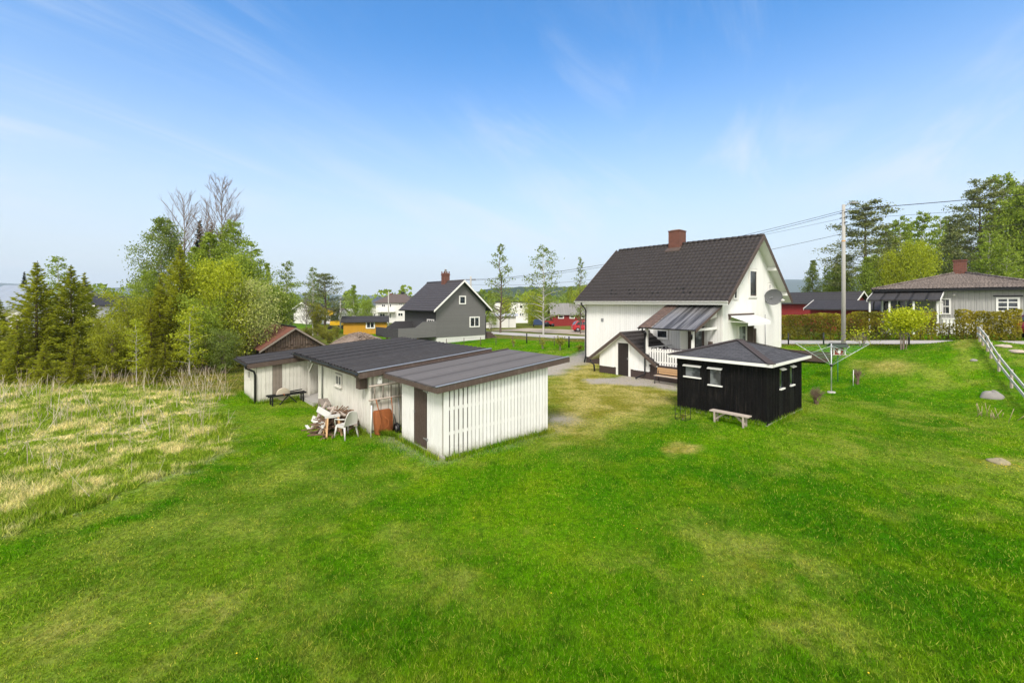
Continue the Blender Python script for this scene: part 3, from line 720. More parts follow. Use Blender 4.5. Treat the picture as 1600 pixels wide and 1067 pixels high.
def gutter(mb, p, q, r=.055, n=6):
    """half round channel from p to q"""
    p, q = Vector(p), Vector(q); d = (q - p).normalized(); x = d.cross(Vector((0, 0, 1))).normalized(); rows = []
    for e in (p, q):
        rows.append([e + x * (math.cos(a) * r) + Vector((0, 0, -math.sin(a) * r)) for a in [math.pi * k / n for k in range(n + 1)]])
        rows[-1] += [e + x * (math.cos(a) * (r - .008)) + Vector((0, 0, -math.sin(a) * (r - .008))) for a in [math.pi * k / n for k in range(n, -1, -1)]]
    mb.grid(rows)
mb = MB(); gutter(mb, (-.54, -.2, 2.085), (-.54, 7.5, 2.085)); 
for y in (1.0, 2.4, 3.8, 5.2, 6.6): mb.box(-.60, -.47, y, y + .025, 2.084, 2.10)
g_ = mb.build('gutter', M['black'], s2)
mb = MB(); mb.tube([(-.54, 4.7, 2.05), (-.5, 4.7, 1.95), (-.08, 4.72, 1.80), (-.07, 4.72, 1.6), (-.07, 4.72, .1)], .032, 8); mb.build('downpipe', M['galv'], s2)
window(s2, 'u', 0, 2.58, 3.24, 1.18, 1.62, 2, 1, .06, M['white_old'], depth=.05, sill=True)
MB().box(-.32, -.06, .12, .42, 1.50, 1.86).box(-.36, -.03, .09, .45, 1.861, 1.89).build('wall_cupboard', M['fascia'], s2)

# ---- low shed at the far end
s3 = thing('low_shed', 'farthest low white shed with bare grey boards and black downpipe', 'shed', LB(4.05, 21.8), A, SHEDS)
zr3 = lambda x: 1.74 + (x + .35) * .072
mb = MB(); zt3 = lambda x: zr3(x) - .05
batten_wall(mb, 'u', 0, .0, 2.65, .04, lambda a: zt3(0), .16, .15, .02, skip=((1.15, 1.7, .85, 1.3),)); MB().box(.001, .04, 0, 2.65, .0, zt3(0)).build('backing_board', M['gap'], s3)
batten_wall(mb, 'v', 0, .02, .62, .04, zt3, .17, .162, .022); batten_wall(mb, 'v', 0, 1.02, 2.95, .04, zt3, .155, .148, .022)
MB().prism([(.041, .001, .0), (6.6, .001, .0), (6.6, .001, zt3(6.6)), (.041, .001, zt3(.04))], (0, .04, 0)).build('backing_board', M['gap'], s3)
mb.prism([(.04, 2.61, .0), (6.6, 2.61, .0), (6.6, 2.61, zt3(6.6)), (.04, 2.61, zt3(.04))], (0, .04, 0)); mb.box(6.56, 6.6, .05, 2.6, 0, zt3(6.5))
mb.build('wall', M['white_old'], s3)
mb = MB()
for i, x in enumerate((.64, .77, .90)): mb.box(x, x + .12, -.03 - .008 * (i % 2), -.001, .0, zt3(x))
mb.build('bare_boards', M['grey_wood'], s3)
mb = MB(); corrugated(mb, (-.35, -.14, 1.74), (1, 0, .072), (0, 1, 0), 7.1, 2.95, .32, .022, 6); rf = mb.build('roof', M['roof_dark'], s3)
mb = MB(); mb.prism([(-.35, -.145, zr3(-.35) - .2), (2.5, -.145, zr3(2.5) - .2), (2.5, -.145, zr3(2.5)), (-.35, -.145, zr3(-.35))], (0, -.03, 0))
mb.prism([(-.35, 2.815, zr3(-.35) - .18), (6.7, 2.815, zr3(6.7) - .18), (6.7, 2.815, zr3(6.7)), (-.35, 2.815, zr3(-.35))], (0, .03, 0))
mb.box(-.38, -.355, -.17, 2.84, zr3(-.35) - .14, zr3(-.35) - .02); mb.build('fascia', M['fascia'], rf)
mb = MB(); gutter(mb, (-.44, -.2, 1.73), (-.44, 2.85, 1.73)); mb.build('gutter', M['black'], s3)
mb = MB(); mb.tube([(-.44, -.1, 1.68), (-.42, -.1, 1.58), (-.10, -.07, 1.40), (-.06, -.07, 1.25), (-.06, -.07, .03)], .042, 8); mb.build('downpipe', M['black'], s3)
window(s3, 'u', 0, 1.17, 1.68, .87, 1.28, 1, 1, .05, M['white_old'], M['glass_l'], depth=.04)

# ---- the hut
h = thing('garden_hut', 'black timber hut with pyramid shingle roof, white eaves and narrow unglazed windows', 'hut', LB(17.0, 6.0), A)
HU, HV, HE, HP = 3.72, 3.38, 2.14, 2.86
def holed_wall(mb, face, c, a0, a1, z0, z1, holes, th):
    """wall slab with rectangular holes (sorted, not overlapping in a)"""
    def bx(p, q, lo, hi):
        if hi - lo < .001 or q - p < .001: return
        if face == 'u': mb.box(c, c + th, p, q, lo, hi)
        else: mb.box(p, q, c, c + th, lo, hi)
    cur = a0
    for (p, q, lo, hi) in holes:
        bx(cur, p, z0, z1); bx(p, q, z0, lo); bx(p, q, hi, z1); cur = q
    bx(cur, a1, z0, z1)
holes_u = [(1.60, 2.02, 1.22, 1.82), (2.42, 3.02, 1.42, 1.82)]
holes_v = [(1.28, 1.60, 1.18, 1.86), (2.38, 2.70, 1.18, 1.86)]
mb = MB(); holed_wall(mb, 'u', 0, 0, HV, .06, HE, holes_u, .05); holed_wall(mb, 'v', 0, .051, HU, .06, HE, holes_v, .05)
holed_wall(mb, 'u', HU - .05, .051, HV - .051, .06, HE, [(1.0, 2.2, .06, 1.9)], .05); holed_wall(mb, 'v', HV - .05, .051, HU - .0, .06, HE, [(.9, 2.2, 1.2, 1.8)], .05)
r_ = random.Random(8)
a = .0
while a < HV:      # cover boards
    if all(not (a + .05 > p and a < q) for p, q, _, _ in holes_u): mb.box(-.018, -.001, a, a + .05, .05, HE)
    a += .155
a = .06
while a < HU:
    if all(not (a + .05 > p and a < q) for p, q, _, _ in holes_v): mb.box(a, a + .05, -.018, -.001, .05, HE)
    a += .155
mb.box(-.035, .06, -.035, .06, .05, HE)
mb.build('wall', M['black_boards'], h)
MB().box(-.03, HU + .03, -.03, HV + .03, -.1, .055).build('foundation', M['concrete'], h)
for face, hl in (('u', holes_u), ('v', holes_v)):
    for (p, q, lo, hi) in hl:
        hd, sb = MB(), MB()
        if face == 'u': sb.box(-.07, -.001, p - .07, q + .07, lo - .05, lo - .002); hd.hexa([(-.12, p - .07, hi + .002), (-.12, q + .07, hi + .002), (-.02, q + .07, hi + .04), (-.02, p - .07, hi + .04)], [(-.12, p - .07, hi + .02), (-.12, q + .07, hi + .02), (-.02, q + .07, hi + .07), (-.02, p - .07, hi + .07)])
        else: sb.box(p - .07, q + .07, -.07, -.001, lo - .05, lo - .002); hd.hexa([(p - .07, -.12, hi + .002), (q + .07, -.12, hi + .002), (q + .07, -.02, hi + .04), (p - .07, -.02, hi + .04)], [(p - .07, -.12, hi + .02), (q + .07, -.12, hi + .02), (q + .07, -.02, hi + .07), (p - .07, -.02, hi + .07)])
        fr = hd.build('window_hood', M['trim'], h); sb.build('window_sill', M['trim'], h)
        mb = MB(); m_ = (p + q) / 2
        if face == 'u':
            if q - p > .5: mb.box(.012, .03, m_ - .02, m_ + .02, lo, hi)
            mb.box(.02, .026, p, q, lo, hi)
        else: mb.box(p, q, .02, .026, lo, hi)
        mb.build('pane', M['glass_hut'] if face == 'u' else M['glass'], fr)
e = .26; c0, c1, d0, d1 = -e, HU + e, -e, HV + e; pk = (HU / 2, HV / 2, HP); ze = HE + .10
mb = MB(); base = [(c0, d0, ze), (c1, d0, ze), (c1, d1, ze), (c0, d1, ze)]
for i in range(4): mb.poly([base[i], base[(i + 1) % 4], pk])
rf = mb.build('roof', M['shingle'], h)
MB().box(c0 + .02, c1 - .02, d0 + .02, d1 - .02, HE + .001, HE + .03).build('soffit', M['trim'], rf)
mb = MB(); z0, z1 = HE - .01, ze - .004
mb.box(c0 - .02, c0 + .005, d0 - .02, d1 + .02, z0, z1); mb.box(c1 - .005, c1 + .02, d0 - .02, d1 + .02, z0, z1); mb.box(c0 + .006, c1 - .006, d0 - .02, d0 + .005, z0, z1); mb.box(c0 + .006, c1 - .006, d1 - .005, d1 + .02, z0, z1)
mb.build('fascia', M['trim'], rf)
mb = MB()
for p in base:
    q = Vector(p) + Vector((0, 0, .015)); k = Vector(pk) + Vector((0, 0, .02)); mb.bar(q, k, .26, .02)
mb.build('hip_cap', mat('brown hip strip', (.060, .047, .044), .9, .2, 6), rf)
# ================================================================== the white house
H = thing('white_house', 'white timber house with steep dark tiled roof, roofed porch and brick chimney', 'house', LB(25.0, 11.1), A)
HW, HL, zE, zR = 9.0, 9.85, 4.45, 8.47          # width along x, length along y
uR = 4.5; ov, og = .5, .55                        # eave and gable overhangs
sl = (zR - zE) / (uR + ov)                        # roof slope
zw = lambda x: zE + sl * (min(x, HW - x) + ov) - .06
mb = MB()
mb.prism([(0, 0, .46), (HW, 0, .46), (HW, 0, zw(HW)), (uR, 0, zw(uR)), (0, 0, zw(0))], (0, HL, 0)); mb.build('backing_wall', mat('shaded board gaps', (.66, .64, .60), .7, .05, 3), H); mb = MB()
r_ = random.Random(2)
batten_wall(mb, 'u', 0, .12, HL - .1, .44, lambda a: zw(0) - .02, .155, .125, .016, skip=((1.0, 2.0, .3, 3.05), (3.2, 4.15, 2.05, 2.75)))
batten_wall(mb, 'v', 0, .12, HW - .1, .44, lambda a: zw(a) - .03, .155, .125, .016, skip=((1.9, 3.3, .3, 3.1), (3.5, 4.9, 4.55, 6.5), (1.3, 2.0, 4.45, 5.3), (6.65, 7.15, 5.1, 5.7)))
wl = mb.build('wall', M['white_house'], H)
for (x, y) in ((-.03, -.03), (-.03, HL - .09), (HW - .09, -.03)): MB().box(x, x + .12, y, y + .12, .44, zw(0) - .03).build('corner_board', M['trim'], H)
MB().box(.04, HW - .04, .04, HL - .04, -.3, .455).build('foundation', M['found_brown'], H)
# roof: two slabs, tiles on both slopes
Lsl = math.hypot(uR + ov, zR - zE); y0, y1 = -og, HL + og
mb = MB()
du = Vector((0, 1, 0)); up = Vector((uR + ov, 0, zR - zE)).normalized(); up2 = Vector((-(uR + ov), 0, zR - zE)).normalized()
tile_roof(mb, (-ov, y0, zE), du, up, y1 - y0, Lsl); tile_roof(mb, (HW + ov, y0, zE), du, up2, y1 - y0, Lsl, per=4)
rf = mb.build('roof', M['tiles'], H)
mb = MB()
for k in range(int((y1 - y0) / .38)):
    y = y0 + .38 * k; mb.tube([(uR, y, zR + .03), (uR, y + .40, zR + .045)], [.115, .13], 8)
mb.build('ridge_cap', M['tiles'], rf)
mb = MB(); n1_ = Vector((-sl, 0, 1)).normalized() * .12
for (a, b_) in (((-ov, zE), (uR, zR)), ((HW + ov, zE), (uR, zR))):
    p, q = Vector((a[0], y0 + .04, a[1] - .005)), Vector((b_[0], y0 + .04, b_[1] - .005))
    dwn = Vector((0, 0, -.09)); mb.prism([p, q, q + dwn, p + dwn], (0, y1 - y0 - .08, 0))
mb.build('soffit', M['white_house'], rf)
for yy in (y0 - .03, y1):
    for sgn in (0, 1):
        a = Vector((-ov - .02, yy, zE - .06)) if sgn == 0 else Vector((HW + ov + .02, yy, zE - .06)); b_ = Vector((uR, yy, zR - .04))
        mb = MB(); mb.prism([a + Vector((0, 0, -.14)), b_ + Vector((0, 0, -.16)), b_ + Vector((0, 0, .075)), a + Vector((0, 0, .08))], (0, .03, 0))
        mb.build('barge_board', M['fascia'], rf)
        mb = MB(); y2 = yy - .012 if yy < 0 else yy + .031
        mb.prism([a + Vector((0, 0, .04)) + Vector((0, y2 - yy, 0)), b_ + Vector((0, 0, .06)) + Vector((0, y2 - yy, 0)), b_ + Vector((0, 0, .15)) + Vector((0, y2 - yy, 0)), a + Vector((0, 0, .13)) + Vector((0, y2 - yy, 0))], (0, .055 if yy < 0 else -.055, 0))
        mb.build('verge_cap', M['brown'], rf)
for x in (6.6, 8.6):
    zz_ = zw(x) - .02; MB().box(x - .09, x + .09, -og + .02, .0, zz_ - .26, zz_ - .02).build('purlin', M['white_house'], H)
mb = MB(); gutter(mb, (-ov - .08, y0, zE - .0), (-ov - .08, y1, zE - .0), .06); mb.build('gutter', M['trim'], H)
mb = MB(); mb.box(-ov - .018, -ov + .004, y0 + .02, y1 - .02, zE - .2, zE - .012); mb.box(-ov + .006, -.002, y0 + .04, y1 - .04, zE - .2, zE - .18); mb.build('eave_board', M['trim'], H)
mb = MB(); mb.tube([(-ov - .08, HL - .1, zE - .07), (-ov - .07, HL - .1, zE - .2), (-.16, HL - .09, zE - .52), (-.08, HL - .09, zE - .7), (-.08, HL - .09, .5), (-.22, HL - .09, .05)], .05, 8); mb.build('downpipe', M['black'], H)
mb = MB(); r_ = random.Random(9)
for i, (y, s_) in enumerate(((7.8, 1.1), (7.4, 1.1), (6.35, 1.1), (5.95, 1.1), (7.6, .7), (7.2, .7), (6.1, .7), (5.7, .7), (4.4, .7), (4.0, .7), (2.9, 1.1), (2.5, 1.1), (2.3, .7), (1.9, .7))):
    p = Vector((-ov, y, zE)) + up * s_; q = p + Vector((-.0, 0, .13)); MB().bar(p, q, .09, .05).bar(p + up * .25, q, .04, .02).build('snow_guard', M['black'], rf)
ch = MB(); cy = 5.15; ch.box(4.0, 4.9, cy - .42, cy + .42, 7.6, 9.40).box(3.97, 4.93, cy - .45, cy + .45, 9.401, 9.47); c_ = ch.build('chimney', M['brick'], rf)
MB().box(4.1, 4.8, cy - .3, cy + .3, 9.471, 9.53).build('chimney_cap', M['concrete'], c_)
MB().prism([(3.7, cy - .55, 7.93), (4.05, cy - .55, 8.18), (4.05, cy - .55, 8.28), (3.7, cy - .55, 8.0)], (0, 1.1, 0)).build('flashing', M['brown'], c_)
# gable openings
window(H, 'v', 0, 3.60, 4.80, 4.66, 6.42, 1, 1, .12, depth=.06, name='window')
mb = MB(); mb.box(3.72, 4.68, -.035, -.016, 4.78, 4.86); mb.box(3.72, 3.78, -.035, -.016, 4.86, 6.3); mb.box(4.62, 4.68, -.035, -.016, 4.86, 6.3); mb.build('sash', M['brown'], H)
window(H, 'v', 0, 1.40, 1.92, 4.55, 5.2, 1, 1, .09, depth=.06)
window(H, 'v', 0, 6.72, 7.10, 5.15, 5.62, 1, 1, .09, depth=.06)
# glazed terrace door standing open under the awning
window(H, 'v', 0, 2.0, 3.2, .75, 3.05, 1, 1, .10, fmat=M['trim'], gmat=M['glass_l'], depth=.07, name='terrace_door')
MB().box(3.21, 3.30, -.42, -.0, .75, 3.0).build('door_leaf', M['brown'], H)
MB().box(4.30, 4.55, -.09, -.018, 1.5, 2.75).build('wall_board', M['fascia'], H)
mb = MB(); mb.tube([(6.1, -.05, .6), (6.1, -.05, 3.6)], .025, 6); mb.build('cable_pipe', M['galv'], H)
aw = MB().hexa([(.8, -.02, 3.60), (4.1, -.02, 3.60), (4.1, -1.05, 3.26), (.8, -1.05, 3.26)], [(.8, -.02, 3.625), (4.1, -.02, 3.625), (4.1, -1.05, 3.285), (.8, -1.05, 3.285)]).box(.8, 4.1, -1.07, -1.055, 3.08, 3.29).build('awning', M['awning'], H)
MB().box(.7, 4.2, -.10, -.018, 3.626, 3.72).box(.74, .79, -.14, -.02, 3.40, 3.62).build('awning_case', M['brown'], aw)
mb = MB(); mb.bar((.77, -.05, 3.3), (.77, -1.04, 3.26), .03, .03); mb.bar((.77, -.05, 3.4), (.77, -.05, 1.4), .02, .02); mb.build('awning_arm', M['trim'], aw)
# long wall openings
window(H, 'u', 0, 3.28, 4.08, 2.12, 2.70, 1, 1, .09, depth=.06, sill=True)
MB().box(-.03, -.001, 8.2, 8.42, 3.02, 3.26).build('vent', M['galv'], H)
dr = MB().box(-.05, -.001, 1.02, 1.98, .85, 3.0).build('front_door', M['brown'], H)
MB().box(-.065, -.051, 1.15, 1.5, 1.6, 2.8).build('door_glass', M['glass_l'], dr)
MB().box(-.9, -.02, 2.0, 2.05, .9, 2.9).build('open_door_leaf', M['trim'], dr)
MB().box(-.14, -.017, .52, .74, 1.9, 2.15).build('letter_box', M['brown'], H)
# ---- porch
P0, P1, PX = .25, 3.15, -2.75                     # along y, and its outer edge
MB().box(PX, -.02, P0, P1, .74, .86).build('porch_floor', M['found_brown'], H)
mb = MB(); mb.box(PX + .05, PX + .12, P0, P1, .0, .735); mb.box(PX + .13, -.05, P1 - .1, P1 - .02, 0, .735); mb.build('porch_skirting', M['found_brown'], H)
for y in (P0 + .02, P1 - .14): MB().box(PX, PX + .12, y, y + .12, .861, 2.86).build('porch_post', M['trim'], H)
mb = MB(); mb.box(PX - .01, PX + .13, P0, P1, 2.862, 2.98); mb.prism([(PX + .13, P0 + .02, 2.862), (-.02, P0 + .02, 2.862), (-.02, P0 + .02, 3.0), (PX + .13, P0 + .02, 2.98)], (0, .10, 0)); mb.build('porch_beam', M['trim'], H)
mb = MB()
for y in np.arange(P0 + .2, P1 - .2, .155): mb.box(PX + .02, PX + .045, y, y + .10, .88, 1.80 + .03 * math.sin(y * 9))
mb.box(PX + .05, PX + .09, P0 + .15, P1 - .15, 1.0, 1.08); mb.box(PX + .05, PX + .09, P0 + .15, P1 - .15, 1.6, 1.68)
mb.build('porch_railing', M['trim'], H)
mb = MB()
for x in np.arange(PX + .2, -.9, .155): mb.box(x, x + .10, P0 + .05, P0 + .075, .88, 1.80)
mb.box(PX + .14, -.8, P0 + .08, P0 + .12, 1.6, 1.68); mb.build('porch_railing', M['trim'], H)
mb = MB(); mb.box(PX + .14, -.05, P1 - .10, P1 - .06, 1.75, 1.82); mb.box(PX + .14, -.05, P1 - .10, P1 - .06, 1.2, 1.26)
for x in np.arange(PX + .3, -.2, .45): mb.box(x, x + .05, P1 - .1, P1 - .06, .86, 1.75)
mb.build('porch_railing', M['trim'], H)
# scalloped valance at the gable side of the porch
zp = lambda x: 2.98 + (x - PX + .25) * .415
mb = MB()
for x in np.arange(-1.75, -.15, .15): mb.box(x, x + .105, P0 - .02, P0 + .0, zp(x) - .34 - .06 * (x > -.9) - .25 * max(0, (x + .9)), zp(x) - .1)
mb.build('porch_valance', M['trim'], H)
pr = Vector((1, 0, .415)).normalized(); mb = MB()
corrugated(mb, (PX - .3, P0 - .25, 2.95), pr, (0, 1, 0), 3.28, 2.55, .11, .016, 6); 
m_pr, t, b, o = newmat('streaked ribbed metal sheet')
tcn = N(t, 'ShaderNodeTexCoord'); mpn = N(t, 'ShaderNodeMapping'); mpn.inputs['Scale'].default_value = (.12, 3.2, .12); L(t, tcn.outputs['Object'], mpn.inputs[0])
L(t, mixrgb(t, rng_(t, noise(t, mpn.outputs[0], 1.6, 4), .40, .62), (.050, .048, .050), (.19, .185, .19)), b.inputs['Base Color']); b.inputs['Roughness'].default_value = .35; b.inputs['Metallic'].default_value = .25  # shiny streaks down the slope are put into the colour as paler grey
prf = mb.build('porch_roof', m_pr, H)
mb = MB(); tile_roof(mb, (PX - .3, P0 + 2.30, 2.955), (0, 1, 0), pr, .82, 3.28, .22, .36, .03, .02)
mb.build('porch_tiles', mat('rust flecked tiles', (.105, .072, .060), .8, .5, 5, .4, 40, dirt=(.30, .17, .12), dirt_amt=.9), prf)
mb = MB(); mb.prism([(PX - .3, P0 - .27, 2.80), (.0, P0 - .27, zp(0) - .10), (.0, P0 - .27, zp(0) + .0), (PX - .3, P0 - .27, 2.99)], (0, .025, 0)); mb.prism([(PX - .3, P0 + 3.13, 2.80), (.0, P0 + 3.13, zp(0) - .1), (.0, P0 + 3.13, zp(0)), (PX - .3, P0 + 3.13, 2.99)], (0, .025, 0)); mb.build('porch_barge', M['fascia'], prf)
mb = MB(); gutter(mb, (PX - .36, P0 - .27, 2.955), (PX - .36, P0 + 3.15, 2.955), .055); gb = mb.build('porch_gutter', M['black'], H)
mb = MB(); mb.tube([(PX - .36, P1 - .05, 2.9), (PX - .3, P1 - .02, 2.75), (PX - .06, P1 - .02, 2.6), (PX - .05, P1 - .02, 2.4), (PX - .05, P1 - .02, .3), (PX - .5, P1 + .3, .05)], .045, 8); mb.build('porch_downpipe', M['black'], H)
for y in (P0 + .08, P1 - .08):
    mb = MB(); mb.lathe([(.0, -.13), (.05, -.12), (.075, .05), (.09, .06), (.0, .15)], (PX - .12, y, 2.55), 6); mb.bar((PX - .12, y, 2.72), (PX, y, 2.66), .025, .025); mb.build('wall_lantern', M['black'], H)
# ---- cellar entrance
CX, Cy0, Cy1, Cym, CzR, CzE = -2.75, 2.35, 6.95, 4.62, 2.50, .86
cz = lambda y: CzR - abs(y - Cym) * (CzR - CzE) / 2.3
mb = MB(); mb.prism([(CX, 2.85, .45), (CX, 4.19, .45), (CX, 4.19, 2.0), (CX, 5.06, 2.0), (CX, 5.06, .45), (CX, 6.4, .45), (CX, 6.4, cz(6.4) - .1), (CX, Cym, cz(Cym) - .1), (CX, 2.85, cz(2.85) - .1)], (.12, 0, 0))
batten_wall(mb, 'u', CX, 2.9, 6.38, .43, lambda a: cz(a) - .16, .15, .12, .015, skip=((4.05, 5.20, 0, 2.08),))
ce = mb.build('cellar_wall', M['white_house'], H)
MB().box(CX + .02, CX + .1, 4.19, 2.82, -.05, .448).box(CX + .02, CX + .1, 5.06, 6.43, -.05, .448).box(CX + .1, -.05, 6.28, 6.42, -.05, 1.1).box(CX + .1, -.05, 2.83, 2.95, -.05, 1.1).build('cellar_foundation', M['found_brown'], H)
d = MB().box(CX + .0, CX + .06, 4.25, 5.0, .02, 1.95).build('cellar_door', mat('black brown plank door', (.030, .022, .020), .6, .2, 4, .3, 50, pat=('boards', .12)), H)
MB().box(CX - .05, CX - .001, 4.30, 4.33, .98, 1.1).build('handle', M['galv'], d)
mb = MB(); mb.box(CX - .04, CX + .02, 4.12, 4.245, .0, 2.06); mb.box(CX - .04, CX + .02, 5.005, 5.13, .0, 2.06); mb.box(CX - .04, CX + .02, 4.246, 5.004, 1.955, 2.06); mb.build('door_frame', M['trim'], H)
mb = MB(); s1_ = Vector((0, Cym - (Cym - 2.3), 0)); 
upA = Vector((0, 2.3, CzR - CzE)).normalized(); upB = Vector((0, -2.3, CzR - CzE)).normalized(); Lc = math.hypot(2.3, CzR - CzE)
tile_roof(mb, (CX - .3, Cym - 2.3, CzE), (1, 0, 0), upA, 3.03, Lc, .28, .36); tile_roof(mb, (CX - .3, Cym + 2.3, CzE), (1, 0, 0), upB, 3.03, Lc, .28, .36)
mb.tube([(CX - .3, Cym, CzR + .03), (-.03, Cym, CzR + .03)], .11, 8)
crf = mb.build('cellar_roof', M['tiles'], H)
for sg in (-1, 1):
    a = Vector((CX - .33, Cym + sg * 2.36, CzE - .12)); b_ = Vector((CX - .33, Cym, CzR - .02))
    MB().prism([a, b_ + Vector((0, 0, -.06)), b_ + Vector((0, 0, .15)), a + Vector((0, 0, .2))], (.04, 0, 0)).build('cellar_barge', M['brown'], crf)
mb = MB(); mb.prism([(CX - .28, Cym - 2.28, CzE - .02), (CX - .28, Cym, CzR - .02), (CX - .28, Cym + 2.28, CzE - .02), (CX - .28, Cym + 2.28, CzE - .08), (CX - .28, Cym, CzR - .08), (CX - .28, Cym - 2.28, CzE - .08)], (2.9, 0, 0)); mb.build('cellar_soffit', M['white_house'], crf)
mb = MB(); mb.tube([(CX - .2, Cym + 2.38, .84), (CX - .2, Cym + 2.3, .6), (CX - .15, Cym + 2.1, .45), (CX - .15, Cym + 2.05, .05)], .05, 8); mb.build('downpipe', M['black'], H)

# ---- satellite dish on the gable
x, y = W(25 + 6.32, 11.1 - .45)
sd = thing('satellite_dish', 'round grey satellite dish mounted on the white gable', 'satellite dish', (x, y, 4.72), A)
mb = MB(); rows = []
for i in range(7):
    r0 = .52 * i / 6; rows.append((r0, -.10 + .10 * (i / 6) ** 2))
mb.lathe(rows + [(.53, .005), (.52, -.02), (.3, -.1), (0, -.13)], (0, 0, 0), 24, 'y'); 
dsh = mb.build('reflector', M['dish'], sd); dsh.rotation_euler = (R(12), 0, R(-58)); dsh.scale = (1, -1, 1)
mb = MB(); mb.tube([(-.05, .0, -.4), (.0, -.25, -.48), (.30, -.58, -.25)], .022, 6); mb.build('feed_arm', M['galv'], sd).rotation_euler = (0, 0, R(-48))
mb = MB(); mb.lathe([(0, -.13), (.06, -.12), (.10, .02), (.08, .1), (0, .11)], (.30, -.60, -.22), 10, 'y'); mb.build('receiver', M['plastic'], sd).rotation_euler = (0, 0, R(-48))
mb = MB(); mb.bar((0, .05, 0), (0, .45, -.1), .06, .06); mb.bar((-.3, .2, -.35), (-.1, .44, -.12), .03, .03); mb.bar((-.5, .1, -.3), (-.05, .3, -.15), .02, .02); mb.box(-.1, .1, .40, .449, -.3, .1); mb.build('bracket', M['galv'], sd)

# ================================================================== grey house with the deck
x, y, _ = G(682, 537); u0, v0 = UV(x, y)
gh = thing('grey_house', 'dark grey house with white barge boards, raised deck and brick chimney', 'house', (x, y, 0), A)
GW, GL, ge, gr_ = 6.5, 7.2, 3.45, 6.75; zwg = lambda q: ge + (gr_ - ge) * (min(q, GW - q) + .55) / (GW / 2 + .55) - .08
mb = MB(); mb.prism([(0, 0, .62), (GW, 0, .62), (GW, 0, zwg(GW)), (GW / 2, 0, zwg(GW / 2)), (0, 0, zwg(0))], (0, GL, 0)); mb.build('wall', M['grey_siding'], gh)
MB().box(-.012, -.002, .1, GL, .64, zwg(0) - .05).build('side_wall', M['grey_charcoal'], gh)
MB().box(.03, GW - .03, .03, GL - .03, -.4, .618).build('foundation', M['pale_wall'], gh)
MB().box(-.04, .06, -.04, .06, .63, zwg(0)).build('corner_board', M['grey_siding'], gh)
Lg = math.hypot(GW / 2 + .55, gr_ - ge); mb = MB()
tile_roof(mb, (-.55, -.5, ge), (0, 1, 0), (GW / 2 + .55, 0, gr_ - ge), GL + .9, Lg, .35, .38, .05, .02, 4); tile_roof(mb, (GW + .55, -.5, ge), (0, 1, 0), (-(GW / 2 + .55), 0, gr_ - ge), GL + .9, Lg, .35, .38, .05, .02, 4)
mb.prism([(-.52, -.45, ge - .01), (GW / 2, -.45, gr_ - .01), (GW + .52, -.45, ge - .01), (GW + .52, -.45, ge - .08), (GW / 2, -.45, gr_ - .09), (-.52, -.45, ge - .08)], (0, GL + .8, 0))
mb.tube([(GW / 2, -.5, gr_ + .03), (GW / 2, GL + .4, gr_ + .03)], .12, 8)
rf = mb.build('roof', mat('charcoal roof tiles', (.058, .052, .055), .55, .18, 3, dirt=(.12, .11, .11), dirt_amt=.3), gh)
for sg in (0, 1):
    a = Vector((-.6 if sg == 0 else GW + .6, -.54, ge - .12)); b_ = Vector((GW / 2, -.54, gr_ - .08))
    MB().prism([a, b_ + Vector((0, 0, -.06)), b_ + Vector((0, 0, .17)), a + Vector((0, 0, .22))], (0, .035, 0)).build('barge_board', M['trim'], rf)
mb = MB(); gutter(mb, (-.62, -.5, ge), (-.62, GL + .4, ge), .06); gutter(mb, (GW + .62, -.5, ge), (GW + .62, GL + .4, ge), .06); mb.build('gutter', M['black'], gh)
mb = MB(); mb.tube([(GW + .6, .1, ge - .05), (GW + .1, .05, ge - .6), (GW + .07, .05, .3)], .045, 6); mb.build('downpipe', M['black'], gh)
mb = MB(); mb.box(2.8, 3.5, 2.9, 3.6, 5.9, 7.75); mb.box(2.76, 3.54, 2.86, 3.64, 7.75 - .25, 7.75 - .1)
for x_ in (2.8, 3.12, 3.4):
    for y_ in (2.9, 3.5): mb.box(x_, x_ + .1, y_, y_ + .1, 7.751, 7.95)
c_ = mb.build('chimney', M['brick'], rf); MB().lathe([(.12, 0), (.12, .4), (.16, .42), (0, .5)], (3.15, 3.25, 7.75), 10).build('chimney_pot', M['concrete'], c_)
window(gh, 'v', 0, 2.85, 3.75, 4.15, 5.1, 1, 1, .13, depth=.06)
window(gh, 'v', 0, 4.25, 5.65, 1.55, 2.75, 2, 1, .13, depth=.06)
window(gh, 'u', -.012, .45, 1.9, 1.75, 2.55, 3, 1, .11, depth=.06)
mb = MB()      # deck on posts with boarded parapet
mb.box(-4.4, -.03, .05, 5.2, .72, .86); mb.build('deck_floor', M['fascia'], gh)
mb = MB(); mb.prism([(-4.4, .02, .72), (-.03, .02, .72), (-.03, .02, 2.35), (-1.6, .02, 2.3), (-2.5, .02, 1.72), (-4.4, .02, 1.72)], (0, -.05, 0)); mb.build('deck_parapet', M['grey_siding'], gh)
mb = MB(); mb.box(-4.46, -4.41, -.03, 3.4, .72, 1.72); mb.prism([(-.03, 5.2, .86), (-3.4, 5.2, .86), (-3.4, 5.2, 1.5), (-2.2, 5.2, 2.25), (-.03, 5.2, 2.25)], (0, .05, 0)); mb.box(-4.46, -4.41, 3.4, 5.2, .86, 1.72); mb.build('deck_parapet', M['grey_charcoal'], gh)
for (x_, y_) in ((-4.2, .3), (-2.1, .3), (-4.2, 3.0)): MB().box(x_, x_ + .12, y_, y_ + .12, -.2, .715).build('deck_post', M['pine'], gh)
